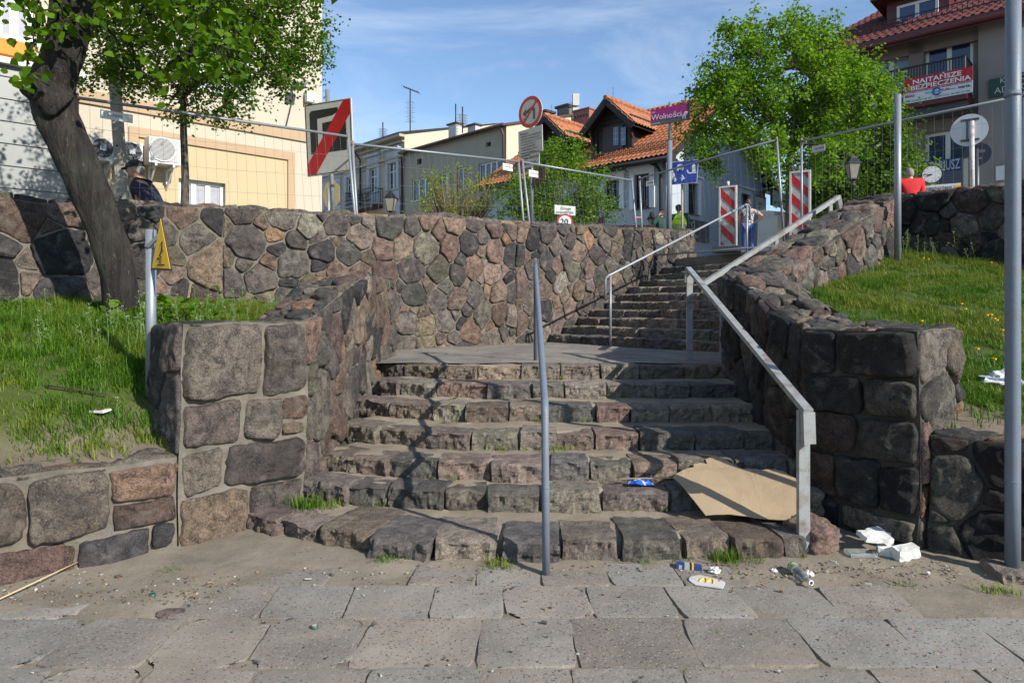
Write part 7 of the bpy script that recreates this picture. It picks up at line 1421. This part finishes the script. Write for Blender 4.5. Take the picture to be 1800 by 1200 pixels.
# ---------------------------------------------------------------- litter
def litter():
    card = mat('brown_cardboard', (.33, .245, .15), .9, var=.09, vscale=5, bmp=.3, bscale=45, dirt=.35, dirtcol=(.22, .15, .08), dscale=4); root = None
    z1, z2, z3 = R1, R1*2, R1*3
    # cardboard sheet: draped from step 2 to step 1, torn on its far and left sides
    def P(x, y, d):
        for (a, b), (c, e) in zip([(930, 4.52), (917, 4.59), (856, 4.96), (823, 5.25)], [(917, 4.59), (856, 4.96), (823, 5.25), (790, 5.45)]):
            if y >= c: return at(x, y, b+(e-b)*(y-a)/(c-a))
        return at(x, y, d)
    base = [P(1182, 846, 5.25), P(1205, 868, 5.05), P(1240, 909, 4.78), P(1282, 908, 4.79), P(1340, 912, 4.78), P(1398, 917, 4.75), P(1429, 917, 4.74), P(1412, 880, 4.95), P(1398, 848, 5.15), P(1378, 838, 5.24), P(1362, 834, 5.28), P(1340, 835, 5.29), P(1318, 832, 5.32), P(1304, 831, 5.33), P(1280, 818, 5.45), P(1256, 803, 5.60), P(1247, 808, 5.55), P(1240, 812, 5.52), P(1243, 822, 5.42), P(1232, 821, 5.42), P(1220, 822, 5.42), P(1219, 829, 5.36), P(1206, 833, 5.33), P(1196, 838, 5.30)]
    bm = bmesh.new(); vs = [bm.verts.new(p) for p in base]; f = bm.faces.new(vs); bmesh.ops.triangulate(bm, faces=[f]); bmesh.ops.subdivide_edges(bm, edges=bm.edges[:], cuts=3, use_grid_fill=True); bmesh.ops.recalc_face_normals(bm, faces=bm.faces[:])
    def zp(d):
        t = [(4.4, .165), (4.62, .175), (4.96, .315), (5.22, .385), (5.40, .45), (6, .47)]
        for (a, b), (c, e) in zip(t, t[1:]):
            if d <= c: return b+(e-b)*(d-a)/(c-a)
        return .47
    for v in bm.verts: v.co.z = zp(v.co.y)+.008*math.sin(v.co.x*9+v.co.y*3)+.004*noise.noise(v.co*30)
    if sum(f.normal.z for f in bm.faces) < 0: bmesh.ops.reverse_faces(bm, faces=bm.faces[:])
    r = bmesh.ops.extrude_face_region(bm, geom=bm.faces[:]); 
    for v in [e for e in r['geom'] if isinstance(e, bmesh.types.BMVert)]: v.co.z += .005
    me = bpy.data.meshes.new('c'); bmesh.ops.recalc_face_normals(bm, faces=bm.faces[:]); bm.to_mesh(me); bm.free(); me.materials.append(card); o = bpy.data.objects.new('cardboard_sheet', me); COL.objects.link(o); tag(o, 'large torn brown cardboard sheet lying over the lowest steps by the right rail', 'cardboard')
    mb = MB(); a, b = at(1092, 846, 5.08)+V(0, 0, .02), at(1184, 844, 5.08)+V(0, 0, .02); mb.bar(a, b, .012, .006); mb.bar(a+V(-.003, 0, .001), a.lerp(b, .5)+V(0, .0, .003), .018, .004); tag(mb.build('cardboard_strip', card), 'thin torn cardboard strip across the blue wrapper', 'cardboard')
    # blue crumpled wrapper
    m, nt, b_ = new_mat('blue_wrapper'); v = coords(nt, (1, 1, 1)); c = mix(nt, ramp(nt, noise_node(nt, v, 26, 2, .5), [(.42, 0), (.5, 1)]), (.01, .03, .30), (.02, .12, .55)); c = mix(nt, ramp(nt, noise_node(nt, v, 17, 1, .4, .5), [(.58, 0), (.62, 1)]), c, (.65, .62, .60)); nt.links.new(c, b_.inputs['Base Color']); b_.inputs['Roughness'].default_value = .25
    mb = MB(); c0 = at(1126, 857, 5.08); c0.z = .287; n, mm = 16, 10; vs = []
    for j in range(mm+1):
        for i in range(n+1): x = -.095+.19*i/n; y = -.045+.09*j/mm; q = Vector((x, y, 0)); e = 1-abs(x/.1)**3; zc = .030*e*(1-(y/.05)**2)+.012*noise.noise(Vector((x*30, y*30, 2))); vs.append(c0+Vector((x, y, max(.002, zc)+.004)))
    mb.add(vs, [(j*(n+1)+i, j*(n+1)+i+1, (j+1)*(n+1)+i+1, (j+1)*(n+1)+i) for j in range(mm) for i in range(n)], 0, True); mb.add([v_-Vector((0, 0, .006+.0*i)) for i, v_ in enumerate(vs)], [(j*(n+1)+i+1, j*(n+1)+i, (j+1)*(n+1)+i, (j+1)*(n+1)+i+1) for j in range(mm) for i in range(n)], 0, True)
    for s in (-1, 1):
        q = c0+V(.06*s, .03, .02); mb.add([q, q+V(.03*s, .01, .035), q+V(.035*s, -.02, .03), q+V(.01*s, -.03, 0)], [(0, 1, 2, 3), (3, 2, 1, 0)])
    tag(mb.build('food_wrapper', m), 'crumpled glossy blue food wrapper on the second step', 'wrapper')
    # squashed blue grey packet on the pavement
    mb = MB(); F = Frame(at(1192, 0, 4.19)[:2], (1, -.22)); c = at(1211, 991, 4.17); e = Vector((.97, -.22, 0)).normalized(); M0 = Matrix.Rotation(-.22, 3, 'Z'); mb.box((c.x, c.y, .020), (.150, .06, .022), M0 @ Matrix.Rotation(.06, 3, 'Y')); 
    for (o_, w, mi) in ((-.052, .018, 1), (-.012, .030, 1), (.022, .010, 2), (.010, .008, 3)): mb.box((c.x+o_*.97, c.y-o_*.22, .0215-.06*o_*.0), (w, .0625, .0245), M0 @ Matrix.Rotation(.06, 3, 'Y'), mi)
    tag(mb.build('flattened_carton', [mat('navy_print', (.02, .05, .18), .4), mat('silver_print', (.35, .35, .36), .4), M_YEL, M_BLACK]), 'small squashed blue and grey packet at the foot of the bottom step', 'packet')
    # paper carton with yellow arches
    c = at(1243, 1026, 3.95); c.z = .012; ex = Vector((.88, -.47, .02)).normalized(); ey = Vector((.47, .88, .10)).normalized(); ez = ex.cross(ey); mb = MB(); L_, W_ = .098, .062; out = []
    for i in range(9): t = -1+2*i/8; out.append((-L_-.028*(1-t*t), W_*t*.85))
    poly = [(L_*.75, W_*.62), (L_, W_*.35), (L_, -W_*.85)]+[(-L_*.55-.05*(1-((-1+2*i/8))**2), W_*(-1+2*i/8)) for i in range(9)]
    mb.prism(poly, .0, .006, (c, ex, ey, ez)); ca = mb.build('fries_carton', mat('white_card', (.55, .53, .49), .7, dirt=.3, dscale=20)); tag(ca, 'flattened white fries carton with yellow arches lying on the paving', 'carton')
    mb = MB()
    for s in (0, 1): mb.tube([c+ex*(-.040+.040*s+.020*(1-math.cos(t)))+ey*(-.028+.058*math.sin(t))+ez*.0072 for t in [.1+q*.294 for q in range(11)]], .0048, 6)
    mb.build('arches', mat('arch_yellow', (.75, .45, .01), .5), ca); mb = MB(); q = c+ex*.062+ey*.028+ez*.006; mb.prism([(.007*math.cos(t*.7), .007*math.sin(t*.7)) for t in range(9)], 0, .001, (q, ex, ey, ez)); mb.build('red_spot', M_RED, ca)
    # tissues
    def crumple(c, r, seed, m, name, lab, cat, flat=.6, group=None):
        mb = MB(); rr = random.Random(seed); ellipsoid(mb, c, (r, r*.8, r*flat), None, 0, 18, 12, lambda p, q: q*(1+.75*noise.noise(Vector((p.x*2.2+seed, p.y*2.2, p.z*2.2)))+.35*abs(noise.noise(Vector((p.x*6, p.y*6, p.z*6+seed))))))
        for i in range(len(mb.sm)): mb.sm[i] = False
        return tag(mb.build(name, m), lab, cat, group)
    tis = mat('tissue', (.62, .61, .58), .8); c = at(1256, 1007, 4.1); crumple((c.x, c.y, .02), .030, 3, tis, 'tissue', 'crumpled white tissue behind the fries carton', 'tissue'); c = at(1361, 1001, 4.12); crumple((c.x, c.y, .012), .017, 5, tis, 'tissue', 'tiny white tissue left of the plastic bottle', 'tissue')
    c = at(1422, 1008, 4.05); crumple((c.x, c.y, .02), .026, 9, tis, 'tissue', 'white tissue behind the neck of the plastic bottle', 'tissue')
    # plastic bottle
    gm = bpy.data.materials.new('clear_plastic'); gm.use_nodes = True; b = gm.node_tree.nodes['Principled BSDF']; b.inputs['Transmission Weight'].default_value = .85; b.inputs['Roughness'].default_value = .12; b.inputs['IOR'].default_value = 1.15; b.inputs['Base Color'].default_value = (.8, .84, .82, 1)
    a = at(1391, 1000, 4.14); e = at(1425, 1031, 3.92); a.z = .032; e.z = .022; d = (e-a); root = empty('plastic_bottle', a, 'clear plastic bottle with green label lying by the right rail post', 'bottle'); mb = MB(); T = [0, .02, .1, .18, .24, .3, .42, .55, .62, .70, .80, .86, .93, 1.0]; Rd = [.012, .030, .031, .029, .031, .031, .028, .031, .030, .024, .015, .012, .0125, .0125]
    mb.tube([a+d*t for t in T], Rd, 18); bt = mb.build('shell', gm, root); mb = MB(); mb.tube([a+d*.08, a+d*.26], .0322, 18, caps=False); mb.tube([a+d*.12, a+d*.15], .0327, 18, 1, caps=False); mb.tube([a+d*.20, a+d*.215], .0327, 18, 1, caps=False); mb.build('label', [mat('green_label', (.10, .30, .06), .5), tis], root); mb = MB(); mb.tube([a+d*.97, a+d*1.035], .0155, 16, caps=True); mb.tube([a+d*1.036, a+d*1.037], .009, 12, 1); mb.build('neck_ring', [M_WHITEP, M_BLACK], root)
    # loose granite block and white foam pieces
    rnd = random.Random(5); mb = MB(); mb.col = (.19, .135, .115); c = V(1.985, 4.52, .085)
    def rk(p, q): n_ = max(abs(p.x), abs(p.y), abs(p.z)); f = (1/n_)**.72; q = q*f; w = Vector((p.x*1.7+3, p.y*1.7, p.z*1.7)); return q*(1+.16*noise.noise(w)+.09*noise.noise(w*3)+.04*noise.noise(w*8))
    ellipsoid(mb, c, (.135, .14, .105), Matrix.Rotation(.5, 3, 'Z') @ Matrix.Rotation(.2, 3, 'X'), 0, 60, 40, rk); tag(mb.build('loose_block', M_STEP), 'loose pinkish granite block at the foot of the right rail post', 'stone block')
    foam = mat('white_foam', (.62, .62, .59), .8, dirt=.35, dirtcol=(.25, .24, .22), dscale=18, bmp=.4, bscale=70)
    def slabp(x, y, d, z, sz, rot, tilt, lab, seed):
        mb = MB(); q = at(x, y, d); M0 = Matrix.Rotation(rot, 3, 'Z') @ Matrix.Rotation(tilt, 3, 'Y') @ Matrix.Rotation(.12, 3, 'X'); rr = random.Random(seed); n = 6; x_, y_, z_ = sz; vs = {}; 
        bm = bmesh.new(); bmesh.ops.create_cube(bm, size=1); bmesh.ops.subdivide_edges(bm, edges=bm.edges[:], cuts=4, use_grid_fill=True)
        for v in bm.verts: p = Vector((v.co.x*x_, v.co.y*y_, v.co.z*z_)); p += Vector((noise.noise(p*25+Vector((seed, 0, 0))), noise.noise(p*25+Vector((0, seed, 0))), noise.noise(p*25)))*.008; v.co = V(q.x, q.y, z)+M0 @ p
        me = bpy.data.meshes.new('f'); bm.to_mesh(me); bm.free(); me.materials.append(foam); o = bpy.data.objects.new('foam_piece', me); COL.objects.link(o); tag(o, lab, 'foam piece', 'white packing foam pieces by the right pier')
    slabp(1538, 958, 4.42, .115, (.19, .11, .035), .1, .10, 'upper flat piece of white packing foam resting on the others', 1); slabp(1592, 976, 4.33, .048, (.155, .07, .075), .25, -.10, 'thick right hand block of white packing foam', 2); slabp(1556, 973, 4.40, .035, (.09, .08, .055), -.3, 0, 'smallest block of white packing foam in the middle', 3); slabp(1543, 948, 4.55, .10, (.13, .10, .028), .5, .05, 'thin rear sheet of white packing foam behind the flat piece', 4)
    mb = MB(); c = at(1513, 976, 4.38); mb.box((c.x, c.y, .012), (.17, .09, .006)); 
    for s in (-1, 1): mb.box((c.x, c.y+.045*s, .025), (.17, .004, .026)); mb.box((c.x+.085*s, c.y, .025), (.004, .09, .026))
    tag(mb.build('plastic_tray', gm), 'clear plastic tray half under the white foam', 'tray')
    # white bag on the right bank
    c = at(1758, 682, 5.35); c.z = zright(c.x, c.y)+.05; mb = MB(); mb2 = crumple(c, .12, 11, mat('white_bag', (.60, .62, .65), .35), 'plastic_bag', 'crumpled white plastic bag in the grass behind the thick pole', 'bag', .5); 
    c = at(1790, 700, 5.3); c.z = zright(c.x, c.y)+.03; crumple(c, .07, 15, MATS['white_bag'], 'plastic_bag', 'small end of white plastic bag right of the thick pole', 'bag', .45)
    text('C', at(1751, 680, 5.26)+V(0, -.02, .03), V(1, 0, .1), V(0, .5, .85), .06, M_DGREY, None) if False else None
    # cigarette packet, sticks and caps on the left
    c = V(-2.62, 4.30, .655); c = at(176, 789, 4.72); z = zleft(c.x, c.y)+.02; M0 = Matrix.Rotation(-.25, 3, 'Z') @ Matrix.Rotation(.12, 3, 'X'); mb = MB(); mb.box((c.x, c.y, z+.006), (.12, .075, .012), M0); mb.box((c.x-.008, c.y+.01, z+.0075), (.055, .045, .0125), M0, 1); mb.box((c.x+.045, c.y+.004, z+.007), (.022, .06, .0128), M0, 2); tag(mb.build('paper_packet', [tis, mat('maroon_print', (.30, .04, .05), .5), mat('turquoise_print', (.15, .45, .48), .5)]), 'white packet with maroon and turquoise print on the left dirt strip', 'packet')
    def stick(pts, r, m, lab): mb = MB(); mb.tube(pts, r, 6); tag(mb.build('stick', m), lab, 'stick')
    a, b = at(82, 781, 4.75), at(188, 784, 4.85); a.z = zleft(a.x, a.y)+.03; b.z = zleft(b.x, b.y)+.03; stick([a, a.lerp(b, .5)+V(0, 0, .004), b], .006, mat('dark_twig', (.04, .03, .02), .9), 'dark straight twig on the dirt left of the white packet')
    a, b = at(-6, 1065, 3.66), at(146, 996, 4.2); a.z = .03; b.z = .05; stick([a, a.lerp(b, .6)+V(.02, -.03, .012), b], .0042, mat('pale_straw', (.50, .38, .20), .8), 'long pale straw on the ground at the lower left')
    def cap(x, y, d, m, lab): q = at(x, y, d); mb = MB(); mb.tube([V(q.x, q.y, .006), V(q.x, q.y, .011), V(q.x, q.y, .018)], [.019, .019, .016], 16); mb.tube([V(q.x, q.y, .0182), V(q.x, q.y, .0187)], .013, 14, 1); tag(mb.build('bottle_cap', [mat('green_cap', (.02, .10, .06), .35), m]), lab, 'bottle cap')
    cap(553, 1105, 3.40, mat('pink_print', (.5, .35, .36), .5), 'pale pink and green bottle cap on a paving slab'); cap(268, 1048, 3.78, mat('green_cap', (.02, .10, .06), .35), 'dark green bottle cap in the dirt at the left')
    mb = MB(); mb.col = (.17, .135, .12); q = at(300, 1078, 3.58); ellipsoid(mb, (q.x, q.y, -.004), (.075, .055, .018), None, 0, 24, 12, lambda p, q_: q_*(1+.2*noise.noise(p*2))); tag(mb.build('flat_stone', M_STEP), 'flat reddish stone set in the dirt edge of the paving', 'stone')
litter()
